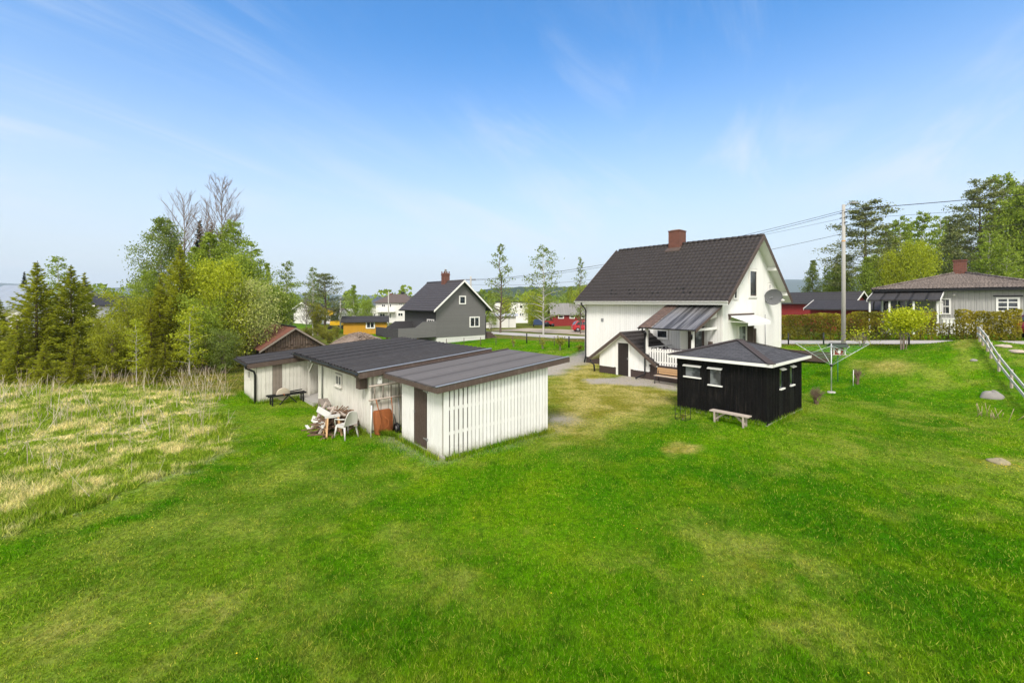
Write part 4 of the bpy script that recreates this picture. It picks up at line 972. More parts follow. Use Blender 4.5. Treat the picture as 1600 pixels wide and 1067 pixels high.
MB().prism([(-4.4, -.031, 1.722), (-2.5, -.031, 1.722), (-1.6, -.031, 2.302), (-.03, -.031, 2.352), (-.03, -.031, 2.392), (-1.62, -.031, 2.342), (-2.52, -.031, 1.762), (-4.4, -.031, 1.762)], (0, .06, 0)).build('deck_coping', M['grey_siding'], gh)
mb = MB(); mb.box(GW + .2, GW + 1.2, .4, 1.6, 0, .9)
for x_ in (GW + .25, GW + 1.15): mb.box(x_, x_ + .06, .42, .48, .9, 1.8)
mb.box(GW + .2, GW + 1.2, .42, .47, 1.75, 1.82)
for i in range(4): mb.box(GW + 1.2 + .28 * i, GW + 1.48 + .28 * i, .5, 1.5, -.1, .72 - .2 * i)
mb.build('entrance_steps', M['fascia'], gh)
# ================================================================== old barn
x, y = W(6.65, 33.5)
bn = thing('old_barn', 'old unpainted barn with ragged gable boards and rusty sheet roof', 'barn', (x, y, 0), A)
mb = MB(); bz = lambda q: 2.62 - abs(q - 1.95) * .66
mb.prism([(.12, .06, 0), (3.78, .06, 0), (3.78, .06, bz(3.78) - .05), (1.95, .06, bz(1.95) - .05), (.12, .06, bz(.12) - .05)], (0, 6.3, 0))
mb.build('wall', M['barn_wood'], bn)
mb = MB(); r_ = random.Random(5); q = .1
while q < 3.75: mb.box(q, q + .13, -.0 - r_.uniform(0, .02), .05, r_.uniform(1.2, 1.45) if .4 < q < 3.4 else .4, bz(q + .065) - .08); q += .16
mb.build('gable_boards', M['barn_wood'], bn)
Lb = math.hypot(2.25, 1.48); mb = MB()
corrugated(mb, (-.3, -.25, 1.14), (2.25, 0, 1.48), (0, 1, 0), Lb, 6.9, .22, .014, 4); corrugated(mb, (4.2, -.25, 1.14), (-2.25, 0, 1.48), (0, 1, 0), Lb, 6.9, .22, .014, 4)
rf = mb.build('roof', M['rust_roof'], bn)
MB().prism([(-.3, -.28, 1.0), (1.95, -.28, 2.50), (4.2, -.28, 1.0), (4.2, -.28, 1.13), (1.95, -.28, 2.63), (-.3, -.28, 1.13)], (0, .03, 0)).build('barge_board', M['grey_wood'], rf)
MB().tube([(1.95, -.27, 2.66), (1.95, 6.7, 2.66)], .07, 6).build('ridge_cap', M['black'], rf)

# ================================================================== yellow shed, gravel heap, excavator
Yd = 60.0; x0 = at(536.5, Yd); gz = tz(x0, Yd)
ys_ = thing('yellow_shed', 'ochre yellow shed with dark roof and one white window behind the gravel heap', 'shed', (x0, Yd, gz), R(16))
ez = zat(503.5, Yd) - gz; rz_ = zat(494.5, Yd + 3) - gz; mb = MB()
mb.prism([(0, 0, -.3), (0, 0, ez), (0, 2.0, rz_ - .05), (0, 4.0, ez), (0, 4.0, -.3)], (5.7, 0, 0)); mb.build('wall', M['yellow'], ys_)
mb = MB(); mb.hexa([(-.3, -.35, ez - .06), (6.0, -.35, ez - .06), (6.0, 2.0, rz_), (-.3, 2.0, rz_)], [(-.3, -.35, ez + .04), (6.0, -.35, ez + .04), (6.0, 2.0, rz_ + .1), (-.3, 2.0, rz_ + .1)])
mb.hexa([(-.3, 2.001, rz_), (6.0, 2.001, rz_), (6.0, 4.35, ez - .06), (-.3, 4.35, ez - .06)], [(-.3, 2.001, rz_ + .1), (6.0, 2.001, rz_ + .1), (6.0, 4.35, ez + .04), (-.3, 4.35, ez + .04)])
rf = mb.build('roof', M['roof_dark'], ys_); MB().prism([(-.33, -.4, ez - .14), (-.33, 2, rz_ - .02), (-.33, 4.4, ez - .14), (-.33, 4.4, ez + .06), (-.33, 2, rz_ + .12), (-.33, -.4, ez + .06)], (.025, 0, 0)).build('barge_board', M['fascia'], rf)
window(ys_, 'v', 0, 2.9, 4.1, .75, 1.75, 2, 1, .16, depth=.06)
hx, hy, hz_ = G(560, 540)
rr = np.random.RandomState(6); V_, F_ = [], []
mb = MB(); rows = []
for i in range(15):
    r0 = 2.9 * i / 14; row = []
    for k in range(49):
        a = 2 * math.pi * k / 48; rr_ = r0 * (1 + .14 * math.sin(3 * a + 1) + .08 * math.sin(7 * a))
        row.append((rr_ * math.cos(a), rr_ * math.sin(a), 1.35 * max(0, 1 - (r0 / 2.9) ** 1.7) + .10 * vnoise(r0 * math.cos(a) * 3, r0 * math.sin(a) * 3, 1.0, 3) - .12))
    rows.append(row)
mb.grid(rows)
for i in range(900):
    a = rr.uniform(0, 6.283); r0 = 2.75 * math.sqrt(rr.rand()); s_ = rr.uniform(.04, .13); zz_ = 1.35 * max(0, 1 - (r0 / 2.9) ** 1.7) - .03
    px_, py_ = r0 * math.cos(a), r0 * math.sin(a); mb.lathe([(0, -s_ * .6), (s_, -.1 * s_), (s_ * .7, s_ * .5), (0, s_ * .7)], (px_, py_, zz_), 5)
gpile = mb.build('gravel_heap', mat('mixed gravel', (.25, .19, .15), .95, .75, 9, .9, 20)); gpile.location = (hx, hy, hz_); tag(gpile, 'heap of brown gravel lying before the yellow shed', 'gravel heap')
Ye = 72.0; xe = at(526, Ye); gz = tz(xe, Ye)
ex = thing('excavator', 'small excavator with black boom raised and yellow bucket beside the yellow shed', 'excavator', (xe, Ye, gz), R(0))
m_yel = mat('machine yellow', (.62, .36, .01), .5, .12, 4)
for y_ in (-.9, .5): MB().prism([(-1.2, y_, .1), (-1.0, y_, .0), (1.0, y_, .0), (1.2, y_, .1), (1.2, y_, .55), (1.0, y_, .65), (-1.0, y_, .65), (-1.2, y_, .55)], (0, .4, 0)).build('track', M['black'], ex)
MB().box(-.8, 1.1, -.75, .75, .66, 1.4).build('engine_housing', m_yel, ex)
MB().box(-.7, .2, -.75, .1, 1.401, 2.35).build('cab', M['glass'], ex)
MB().bar((-.3, .3, 1.2), (.35, .3, 3.4), .3, .35).bar((.35, .3, 3.4), (-.75, .3, 2.9), .22, .26).build('boom', M['black'], ex)
MB().prism([(-.5, 0, 2.9), (-1.55, 0, 3.1), (-1.35, 0, 2.3), (-.8, 0, 2.15)], (0, .7, 0)).build('bucket', m_yel, ex)

# ================================================================== far houses
def hip_house(name, label, px0, px1, Y0, py_eave, py_ridge, py_base, depth, wall, roofm, cat='house', ridge=.4, ov=.5, rz=0.0):
    X0, X1 = at(px0, Y0), at(px1, Y0); wd = X1 - X0; gz = tz((X0 + X1) / 2, Y0); zb = zat(py_base, Y0); gz = min(gz, zb)
    o = thing(name, label, cat, (X0, Y0, gz), rz); ze = zat(py_eave, Y0) - gz; zr = zat(py_ridge, Y0 + depth / 2) - gz
    MB().box(0, wd, 0, depth, -.4, ze).build('wall', wall, o)
    r0 = wd * (1 - ridge) / 2; b = [(-ov, -ov, ze + .05), (wd + ov, -ov, ze + .05), (wd + ov, depth + ov, ze + .05), (-ov, depth + ov, ze + .05)]; p, q = (r0, depth / 2, zr), (wd - r0, depth / 2, zr)
    mb = MB(); mb.poly([b[0], b[1], q, p]).poly([b[1], b[2], q]).poly([b[2], b[3], p, q]).poly([b[3], b[0], p]); mb.box(-ov + .01, wd + ov - .01, -ov + .01, depth + ov - .01, ze - .08, ze + .045)
    rf = mb.build('roof', roofm, o); return o, rf, wd, ze, zr
def gable_house(name, label, px0, px1, Y0, py_eave, py_ridge, depth, wall, roofm, cat='house', along='x', ov=.4, rz=0.0, bargem=None, zb=None, group=None):
    X0, X1 = at(px0, Y0), at(px1, Y0); wd = X1 - X0; gz = min(tz((X0 + X1) / 2, Y0), tz(X0, Y0)) if zb is None else zb
    o = thing(name, label, cat, (X0, Y0, gz), rz, group); ze = zat(py_eave, Y0) - gz; mb = MB()
    if along == 'x':
        zr = zat(py_ridge, Y0 + depth / 2) - gz
        mb.prism([(0, 0, -.4), (0, 0, ze), (0, depth / 2, zr - .06), (0, depth, ze), (0, depth, -.4)], (wd, 0, 0)); mb.build('wall', wall, o)
        s_ = (zr - ze) / (depth / 2); mb = MB(); a = ze - s_ * ov + .04
        for y0_, y1_ in ((-ov, depth / 2), (depth + ov, depth / 2 + .001)):
            mb.hexa([(-ov, y0_, a - .1), (wd + ov, y0_, a - .1), (wd + ov, y1_, zr - .06), (-ov, y1_, zr - .06)], [(-ov, y0_, a), (wd + ov, y0_, a), (wd + ov, y1_, zr + .04), (-ov, y1_, zr + .04)])
        rf = mb.build('roof', roofm, o)
        if bargem:
            for x_ in (-ov - .03, wd + ov): MB().prism([(x_, -ov, a - .2), (x_, depth / 2, zr - .15), (x_, depth + ov, a - .2), (x_, depth + ov, a + .05), (x_, depth / 2, zr + .1), (x_, -ov, a + .05)], (.03, 0, 0)).build('barge_board', bargem, rf)
    else:
        zr = zat(py_ridge, Y0) - gz
        mb.prism([(0, 0, -.4), (wd, 0, -.4), (wd, 0, ze), (wd / 2, 0, zr - .06), (0, 0, ze)], (0, depth, 0)); mb.build('wall', wall, o)
        s_ = (zr - ze) / (wd / 2); a = ze - s_ * ov + .04; mb = MB()
        for x0_, x1_ in ((-ov, wd / 2), (wd + ov, wd / 2 + .001)):
            mb.hexa([(x0_, -ov, a - .1), (x1_, -ov, zr - .06), (x1_, depth + ov, zr - .06), (x0_, depth + ov, a - .1)], [(x0_, -ov, a), (x1_, -ov, zr + .04), (x1_, depth + ov, zr + .04), (x0_, depth + ov, a)])
        rf = mb.build('roof', roofm, o)
        if bargem: MB().prism([(-ov, -ov - .03, a - .2), (wd / 2, -ov - .03, zr - .15), (wd + ov, -ov - .03, a - .2), (wd + ov, -ov - .03, a + .05), (wd / 2, -ov - .03, zr + .1), (-ov, -ov - .03, a + .05)], (0, .03, 0)).build('barge_board', bargem, rf)
    return o, rf, wd, ze, zr
def flat_win(o, Y0, px0, px1, py0, py1, X0, gz, cols=1, rows=1, fw=.14, g=None, name='window', y=0.0):
    return window(o, 'v', y, at(px0, Y0) - X0, at(px1, Y0) - X0, zat(py1, Y0) - gz, zat(py0, Y0) - gz, cols, rows, fw, depth=.07, gmat=g, name=name)
m_brownroof = mat('brown tile roof far off', (.105, .080, .068), .8, .15, 1.5)
Yw = 115.0
o, rf, wd, ze, zr = hip_house('large_white_house', 'large white two storey house with brown hip roof and balcony', 587, 644, Yw, 473, 459.5, 503.5, 9, M['pale_wall'], m_brownroof)
X0, gz = o.location.x, o.location.z
for a in ((596, 602.5, 475, 480), (608.5, 612, 474.5, 480.5), (593, 602, 489.5, 496), (621.5, 630, 488.5, 494.5), (622, 629.5, 474, 477)): flat_win(o, Yw, *a, X0, gz, 2 if a[1] - a[0] > 6 else 1)
flat_win(o, Yw, 607, 613, 488.5, 498.5, X0, gz, 1, 1, .3, M['glass_l'], 'door')
mb = MB(); bx0, bx1 = at(590, Yw) - X0, at(618, Yw) - X0; zb_ = zat(486.5, Yw) - gz; mb.box(bx0, bx1, -1.4, -.01, zb_ - .2, zb_); mb.box(bx0, bx1, -1.45, -1.38, zb_, zb_ + 1.0); mb.build('balcony', M['trim'], o)
c_ = MB().box(at(602, Yw) - X0, at(606, Yw) - X0, 4, 5, zr - .8, zat(458.5, Yw + 4) - gz).build('chimney', M['brick'], rf); MB().box(at(620, Yw) - X0, at(624.5, Yw) - X0, 4.4, 5.4, zr - .5, zat(456, Yw + 4.5) - gz).build('chimney', M['black'], rf)
Yw2 = 128.0
o, rf, wd, ze, zr = hip_house('metal_roofed_house', 'pale house with shiny dark metal roof behind the large white house', 574.5, 600, Yw2, 478, 464, 500, 9, M['pale_wall'], mat('shiny metal roof', (.16, .17, .19), .35, .4, .5, metal=.5), ridge=.5)
X0, gz = o.location.x, o.location.z
flat_win(o, Yw2, 579.5, 582.5, 489, 494.5, X0, gz, 1); flat_win(o, Yw2, 584, 587, 489, 494.5, X0, gz, 1)
# white hall and low garage beyond the road
Yh = 110.0; X0, X1 = at(764, Yh), at(825, Yh); gz = tz((X0 + X1) / 2, Yh)
o = thing('white_hall', 'white flat roofed building behind the roadside birches', 'building', (X0, Yh, gz)); z1 = zat(472.5, Yh) - gz
MB().box(0, X1 - X0, 0, 8, -.4, z1).build('wall', M['trim'], o); MB().box(-.2, X1 - X0 + .2, -.2, 8.2, z1 + .001, z1 + .2).build('roof', M['roof_dark'], o)
flat_win(o, Yh, 811.5, 817, 476.5, 482, X0, gz); flat_win(o, Yh, 810.5, 819.5, 488, 495, X0, gz, 2, 1, .25, M['glass_l'], 'door')
o, rf, wd, ze, zr = gable_house('low_garage', 'long low white garage with pale grey roof beyond the road', 757, 806, 80, 493.5, 490, 6, M['pale_wall'], mat('pale sheet roof', (.42, .42, .43), .6, .1, 1), 'garage')
MB().box(wd - 1.3, wd - 1.2, -.05, -.01, -.2, ze - .05).build('downpipe', M['galv'], o)
Yr = 84.0
o, rf, wd, ze, zr = gable_house('red_shed', 'long red shed with grey sheet roof and three white framed windows', 863.5, 950, Yr, 490, 474, 7, M['red'], mat('grey sheet roof', (.22, .21, .19), .7, .12, 1, pat=('seams', .5)), 'shed', bargem=M['trim'])
X0, gz = o.location.x, o.location.z
for a in ((872, 881), (890, 898), (908, 916)): flat_win(o, Yr, a[0], a[1], 492.5, 497.8, X0, gz)
# houses on the far left, half hidden by the spruces
o, rf, wd, ze, zr = gable_house('metal_roof_barn', 'big white building with pale ribbed metal roof behind the spruces', -90, 36, 62, 481, 446, 16, M['pale_wall'], mat('pale ribbed metal', (.30, .335, .38), .5, .08, .6, pat=('seams', .6), metal=.15), 'building')
o, rf, wd, ze, zr = gable_house('white_gable_house', 'white house with low gable and white barge boards behind the spruces', 66, 148, 56, 476, 462, 12, M['trim'], M['roof_dark'], 'house', along='y', bargem=M['trim'])
X0, gz = o.location.x, o.location.z; flat_win(o, 56, 84, 96, 482, 496, X0, gz, 2)
MB().box(.8, 2.2, -.12, -.01, zat(478, 56) - gz, zat(468, 56) - gz).build('wall_cabinet', M['black'], o)
o, rf, wd, ze, zr = gable_house('grey_roof_garage', 'white garage with plain grey roof right of the spruces', 146, 215, 58, 491.5, 474, 9, M['pale_wall'], mat('grey felt roof', (.20, .205, .22), .8, .08, 1), 'garage')
o, rf, wd, ze, zr = gable_house('grey_gable_house', 'small white house with dark roof beside the bare grey tree', 459, 486, 95, 482, 473, 8, M['pale_wall'], M['roof_dark'], 'house', along='y', bargem=M['trim'])
o, rf, wd, ze, zr = gable_house('far_white_house', 'far white house with red brown roof seen past the pine', 496, 528, 120, 489, 482, 8, M['pale_wall'], m_brownroof, 'house')
X0, gz = o.location.x, o.location.z; flat_win(o, 120, 510, 516, 493, 500, X0, gz, 2)
o, rf, wd, ze, zr = gable_house('roadside_cottage', 'pale low cottage with grey roof behind the green poplar', 536, 574, 130, 489, 482.5, 8, M['trim'], mat('light grey roof', (.45, .43, .41), .8, .1, 1), 'cottage')

# ================================================================== on the rising ground: red outbuildings and the neighbours' house
g2 = 1.9
def lane_building(name, label, xy, L_, W_, ze, zr, gz, wall, roofm, cat):
    # set along the lane: local x runs towards the viewer's right (-v), local y away (u)
    d = Vector((SA, -CA)); o_ = Vector(xy) - d * L_
    o = thing(name, label, cat, (o_.x, o_.y, gz), A - R(90)); ze -= gz; zr -= gz; mb = MB()
    mb.prism([(0, 0, -.6), (0, 0, ze), (0, W_ / 2, zr - .06), (0, W_, ze), (0, W_, -.6)], (L_, 0, 0)); mb.build('wall', wall, o)
    s_ = (zr - ze) / (W_ / 2); ov = .5; a = ze - s_ * ov + .04; mb = MB()
    for y0_, y1_ in ((-ov, W_ / 2), (W_ + ov, W_ / 2 + .001)):
        mb.hexa([(-ov, y0_, a - .1), (L_ + ov, y0_, a - .1), (L_ + ov, y1_, zr - .06), (-ov, y1_, zr - .06)], [(-ov, y0_, a), (L_ + ov, y0_, a), (L_ + ov, y1_, zr + .04), (-ov, y1_, zr + .04)])
    rf = mb.build('roof', roofm, o)
    for x_ in (-ov - .03, L_ + ov): MB().prism([(x_, -ov, a - .16), (x_, W_ / 2, zr - .12), (x_, W_ + ov, a - .16), (x_, W_ + ov, a + .06), (x_, W_ / 2, zr + .1), (x_, -ov, a + .06)], (.03, 0, 0)).build('barge_board', M['trim'], rf)
    return o
lane_building('red_outbuilding', 'red outbuilding with long black roof and white barge boards behind the hedge', (at(1330, 55), 55), 15, 8.2, 4.35, 5.75, 1.8, M['red'], M['roof_dark'], 'outbuilding')
lane_building('tiled_outbuilding', 'low outbuilding with black tile roof and white verge beside the neighbour house', (at(1388, 43.5), 43.5), 6.6, 6.0, 3.75, 4.55, 1.8, M['red'], M['tiles'], 'outbuilding')
nh = thing('neighbour_house', 'pale grey board house with shallow brown tiled hip roof and lean-to porch', 'house', (*W(50, -1.2), 2.2), A)
ne = 3.22; nw, nl = 9.4, 9.6
mb = MB(); mb.box(0, nw, 0, nl, -.8, ne); batten_wall(mb, 'u', 0, .1, nl, -.2, lambda a: ne - .02, .30, .06, .03, skip=((1.4, 2.9, 1.3, 2.7),)); mb.build('wall', M['pale_grey'], nh)
ap = (4.6, 5.0, 4.75); o_ = .55; b = [(-o_, -o_, ne + .06), (nw + o_, -o_, ne + .06), (nw + o_, nl + o_, ne + .06), (-o_, nl + o_, ne + .06)]
# hip faces in stepped courses
mb = MB(); nc = 15
for i in range(4):
    p, q = Vector(b[i]), Vector(b[(i + 1) % 4]); apv = Vector(ap); rows = []; nk = 150
    nrm = (q - p).cross(apv - p).normalized(); nrm = nrm if nrm.z > 0 else -nrm
    for c_ in range(nc):
        for (t_, hh) in ((.0, .05), (.97, .0)):
            f = (c_ + t_) / nc; l, r_ = p.lerp(apv, f), q.lerp(apv, f); n_ = max(2, nk)
            rows.append([l.lerp(r_, j / n_) + nrm * (hh + .022 * math.sin(j * (1 - f) * 1.57 * 1.4)) for j in range(n_ + 1)])
    mb.grid(rows)
    mb.tube([p + Vector((0, 0, .06)), apv + Vector((0, 0, .08))], .10, 6)
rf = mb.build('roof', mat('faded brown tiles', (.185, .150, .130), .8, .45, 5, .3, 30, pat=('shingle', .24, .30, .035, (.045, .036, .032))), nh)
mb = MB(); mb.box(-o_, nw + o_, -o_, nl + o_, ne - .12, ne + .05); mb.build('eave_board', M['black'], nh)
c_ = MB().box(4.2, 5.0, 4.6, 5.4, 4.2, 5.75).box(4.15, 5.05, 4.55, 5.45, 5.751, 5.85).build('chimney', M['brick'], rf)
window(nh, 'u', 0, 1.55, 2.75, 1.45, 2.55, 2, 3, .12, depth=.06); MB().box(-.08, -.001, 1.4, 2.9, 2.62, 2.7).build('window_head', M['black'], nh)
mb = MB(); mb.hexa([(-2.4, 5.6, 2.28), (-2.4, 10.1, 2.28), (-.01, 10.1, 2.98), (-.01, 5.6, 2.98)], [(-2.4, 5.6, 2.40), (-2.4, 10.1, 2.40), (-.01, 10.1, 3.09), (-.01, 5.6, 3.09)]); lr = mb.build('porch_roof', M['roof_dark'], nh)
for y_ in (5.57, 10.1): MB().prism([(-2.45, y_, 2.22), (-.01, y_, 2.92), (-.01, y_, 3.14), (-2.45, y_, 2.44)], (0, .03, 0)).build('barge_board', M['trim'], lr)
for y_ in (5.7, 7.1, 8.6, 9.9): MB().box(-2.25, -2.13, y_, y_ + .12, -.5, 2.29).build('porch_post', M['trim'], nh)
window(nh, 'u', 0, 5.2, 5.9, 1.2, 2.5, 1, 2, .1, depth=.06); window(nh, 'u', -.02, 7.4, 9.5, 1.2, 2.4, 4, 1, .08, depth=.06)
window(nh, 'v', 5.68, -1.95, -.2, 1.2, 2.3, 2, 1, .1, depth=.06, s=-1)
mb = MB()
for y_ in np.arange(3.4, 5.5, .2): mb.box(-1.3, -1.27, y_, y_ + .14, -.4, .85)
mb.box(-1.34, -1.24, 3.3, 5.6, .86, .94); mb.build('terrace_railing', M['trim'], nh)
MB().lathe([(.0, -.08), (.09, -.05), (.09, .06), (0, .1)], (-.14, 5.0, 2.75), 8).build('wall_lamp', M['plastic'], nh)
mb = MB(); mb.tube([(-2.45, 9.6, 2.3), (-2.2, 9.7, 2.0), (-2.1, 9.7, -.2)], .05, 6); mb.build('downpipe', M['black'], nh)

# ================================================================== vehicles
def make_car(name, label, loc, rz, paint, cat='car'):
    o = thing(name, label, cat, loc, rz)
    prof = [(-1.85, .32), (-1.90, .62), (-1.78, .92), (-1.62, 1.02), (-1.30, 1.42), (-.95, 1.52), (.25, 1.50), (.62, 1.38), (1.12, .98), (1.72, .84), (1.88, .62), (1.86, .32)]
    V_, rows = [], []
    for k, (yy, ins) in enumerate(((-.80, .05), (-.83, .0), (-.60, -.02), (0, -.03), (.60, -.02), (.83, 0), (.80, .05))):
        rows.append([(x_ * (1 - ins * .3), yy * (1 - .16 * max(0, z_ - .95) / .55), z_ - ins * .3 * (z_ - .3)) for x_, z_ in prof])
    mb = MB(); mb.grid(rows); mb.poly(rows[0]); mb.poly(rows[-1][::-1])
    for i in range(len(rows) - 1): mb.poly([rows[i][0], rows[i + 1][0], rows[i + 1][-1], rows[i][-1]])
    mb.build('body', paint, o)
    for s_ in (-1, 1):
        y_ = .775 * s_; d_ = .045 * s_
        for a, nm in (([(-1.45, 1.02), (-1.15, 1.38), (-.55, 1.42), (-.55, 1.0)], 'side_window'), ([(-.48, 1.0), (-.48, 1.42), (.22, 1.40), (.75, .98)], 'side_window')):
            pts = [(x_, (y_ + d_) * (1 - .16 * (z_ - .95) / .55), z_) for x_, z_ in a]
            MB().prism(pts, (0, -d_ * .9, 0)).build(nm, M['glass'], o)
        for x_ in (-1.2, 1.2):
            w_ = MB().lathe([(0, -.10), (.29, -.10), (.31, -.06), (.31, .06), (.29, .10), (0, .10)], (x_, .76 * s_, .31), 18, 'y').build('wheel', M['black'], o)
            MB().lathe([(0, .105 * s_), (.19, .104 * s_), (.20, .08 * s_)], (x_, .76 * s_, .31), 14, 'y').build('rim', M['galv'], w_)
        MB().box(1.74, 1.86, .45 * s_, .74 * s_, .62, .76).build('headlight', M['plastic'], o); MB().box(-1.91, -1.80, .55 * s_, .76 * s_, .70, .98).build('tail_light', mat('red lamp glass', (.35, .01, .01), .2, .05), o)
        MB().box(.55, .72, .82 * s_, .98 * s_, .98, 1.1).build('mirror', paint, o)
    MB().prism([(.30, -.6, 1.51), (1.06, -.68, 1.03), (1.06, .68, 1.03), (.30, .6, 1.51)], (.03, 0, .03)).build('windscreen', M['glass'], o)
    MB().prism([(-1.64, -.62, 1.05), (-1.34, -.56, 1.40), (-1.34, .56, 1.40), (-1.64, .62, 1.05)], (-.03, 0, .03)).build('rear_window', M['glass'], o)
    return o
m_redcar = mat('red car paint', (.50, .012, .018), .25, .05, 3, spec=.6)
cx_, cy_ = at(892.5, 62.0) + 1.95, 62.0
make_car('parked_car', 'bright red hatchback parked on the gravel strip beside the house corner', (cx_, cy_, tz(cx_, cy_) + .04), R(4), m_redcar)
cx_, cy_ = at(1600, 27.5) + 1.85, 27.5
make_car('driveway_car', 'dark red car just showing at the picture edge by the neighbour hedge', (cx_, cy_, tz(cx_, cy_) + .02), R(10), mat('dark red paint', (.20, .012, .02), .3, .05, 3, spec=.6))
tx, ty = at(842, 82), 82.0; g_ = tz(tx, ty)
tr_ = thing('covered_trailer', 'trailer under dark blue cover parked beside the red tractor', 'trailer', (tx, ty, g_), 0)
MB().prism([(-1.0, -1, .4), (1.0, -1, .4), (1.0, -1, 1.0), (.7, -1, 1.35), (-.7, -1, 1.35), (-1.0, -1, 1.0)], (0, 2.2, 0)).build('cover', mat('blue tarpaulin', (.03, .055, .12), .6, .2, 3), tr_)
for x_ in (-.98, .98): MB().lathe([(0, -.1), (.3, -.1), (.3, .1), (0, .1)], (x_, .1, .3), 12, 'x').build('wheel', M['black'], tr_)
tx = at(857, 82); tk = thing('red_tractor', 'small red tractor standing at the end of the red shed', 'tractor', (tx, ty, g_), R(15))
MB().prism([(-.9, -.4, .5), (.9, -.4, .5), (.9, -.4, .85), (.6, -.4, 1.05), (-.3, -.4, 1.15), (-.9, -.4, 1.1)], (0, .8, 0)).build('hood', mat('tractor red', (.34, .02, .02), .5, .15, 3), tk)
mb = MB(); 
for x_ in (-.8, -.05): mb.bar((x_, -.4, 1.1), (x_, -.4, 1.9), .06, .06).bar((x_, .4, 1.1), (x_, .4, 1.9), .06, .06)
mb.box(-.9, .05, -.45, .45, 1.9, 1.97); mb.build('roll_frame', M['black'], tk)
for x_, r_0 in ((-.5, .5), (.65, .32)):
    for y_ in (-.55, .55): MB().lathe([(0, -.12), (r_0 * .95, -.12), (r_0, 0), (r_0 * .95, .12), (0, .12)], (x_, y_, r_0), 16, 'y').build('wheel', M['black'], tk)

# ================================================================== poles and wires
def pole(label, x, y, h, r=.13, name='utility_pole', group=None, lean=0):
    z = tz(x, y); o = thing(name, label, 'pole', (x, y, z), 0, group)
    MB().tube([(0, 0, -.4), (0, 0, h * .5), (lean, 0, h)], [r * 1.1, r, r * .82], 12).build('shaft', M['pole'], o); return o
x1, y1_, z1_ = G(1318, 537); h1 = zat(320, y1_) - z1_
p1 = pole('tall grey wooden pole with lamp arm standing beside the lane and hedge', x1, y1_, h1, .122)
mb = MB(); mb.tube([(.05, 0, h1 - .1), (.5, .0, h1 + .12), (.62, 0, h1 + .15)], .025, 6); am = mb.build('lamp_arm', M['galv'], p1)
MB().hexa([(.55, -.07, h1 + .10), (1.0, -.06, h1 + .12), (1.0, .06, h1 + .12), (.55, .07, h1 + .10)], [(.55, -.05, h1 + .19), (1.0, -.03, h1 + .16), (1.0, .03, h1 + .16), (.55, .05, h1 + .19)]).build('lamp_head', M['galv'], am)
MB().lathe([(.110, 0), (.118, 0), (.118, .06), (.110, .06)], (0, 0, h1 * .735), 12).build('marking_band', mat('orange band', (.7, .32, .04), .6, .05), p1)
mb = MB()
for k in range(3): mb.box(-.03, .03, -.32, .32, h1 - .55 - .35 * k - .02, h1 - .55 - .35 * k + .04)
mb.build('insulator_bracket', M['black'], p1)
xx, yy = W(35.5, 50.2); h2 = zat(432, yy) - tz(xx, yy)
p2 = pole('grey pole with crossbar seen behind the grey house', xx, yy, h2, .14)
MB().box(-.7, .7, -.05, .05, h2 - .5, h2 - .4).build('crossbar', M['fascia'], p2)
x3, y3 = W(35.5, -32.0); z3 = 11.0
pA = Vector((x1, y1_, z1_)); pB = Vector((xx, yy, tz(xx, yy))); pC = Vector((x3, y3, 2.0))
def span(label, p, q, sag, r, group='cables strung between the poles'):
    p, q = Vector(p), Vector(q); pts = []
    for i in range(41):
        t_ = i / 40; c = p.lerp(q, t_); c.z -= sag * 4 * t_ * (1 - t_); pts.append(c)
    o = MB().tube(pts, r, 5).build('cable', M['wire']); tag(o, label, 'cable', group)
for i, (dz, dy, sg, r_) in enumerate(((-.42, -.2, 1.0, .015), (-.55, .2, 1.1, .015), (-.95, -.2, .6, .009), (-2.0, .0, 1.2, .013))):
    lab = ['topmost black cable running from the lamp pole behind the house roof', 'second cable from the top running from the lamp pole behind the roof', 'thin third cable running from the lamp pole behind the roof', 'lowest cable running from the lamp pole behind the house roof'][i]
    span(lab, pA + Vector((-.1, dy, h1 + dz)), pB + Vector((0, dy, h2 - .4 + (dz + .4) * .45)), sg, r_)
for i, (dz, dy, sg, r_) in enumerate(((-.30, .2, .9, .022), (-.95, .2, .9, .010), (-2.0, 0, .9, .010))):
    lab = ['thick black cable leaving the lamp pole above the pine and birches', 'thin middle cable crossing the birches beyond the lamp pole', 'thin lowest cable crossing the birches beyond the lamp pole'][i]
    span(lab, pA + Vector((.1, dy, h1 + dz)), Vector((x3, y3, 11.3 + dz * .8)), sg, r_)
for (px, pt, pb, Yp, lab) in ((607, 455, 505, 92, 'slim pale pole in front of the large white house'), (532, 464, 500, 70, 'grey pole rising beside the excavator')):
    xp = at(px, Yp); pole(lab, xp, Yp, zat(pt, Yp) - tz(xp, Yp), .12)
# ================================================================== things around the sheds
def P(u, v): return LB(u, v)
# grindstone
x, y, z = G(447, 630)
gs = thing('grindstone', 'large pale grindstone wheel in dark timber frame before the low shed', 'grindstone', (x, y, z), A + R(2))
mb = MB()
for y_ in (-.13, .13): mb.bar((-.75, y_, .40), (.80, y_, .40), .05, .07)
for x_ in (-.55, .62): mb.bar((x_, -.13, .38), (x_, .13, .38), .05, .05)
for x_ in (-.58, .66):
    for y_ in (-.14, .14): mb.bar((x_, y_ * 1.1, -.02), (x_, y_, .38), .05, .05)
mb.bar((-.3, -.15, .0), (.05, -.15, .38), .035, .035).bar((.4, -.15, 0), (.05, -.15, .38), .035, .035)
mb.build('frame', M['black'], gs)
wh = MB().lathe([(0, -.06), (.25, -.06), (.27, -.05), (.27, .05), (.25, .06), (0, .06)], (-.12, 0, .42), 28, 'y').build('stone_wheel', mat('sandstone wheel', (.46, .40, .31), .9, .12, 6, .5, 50), gs)
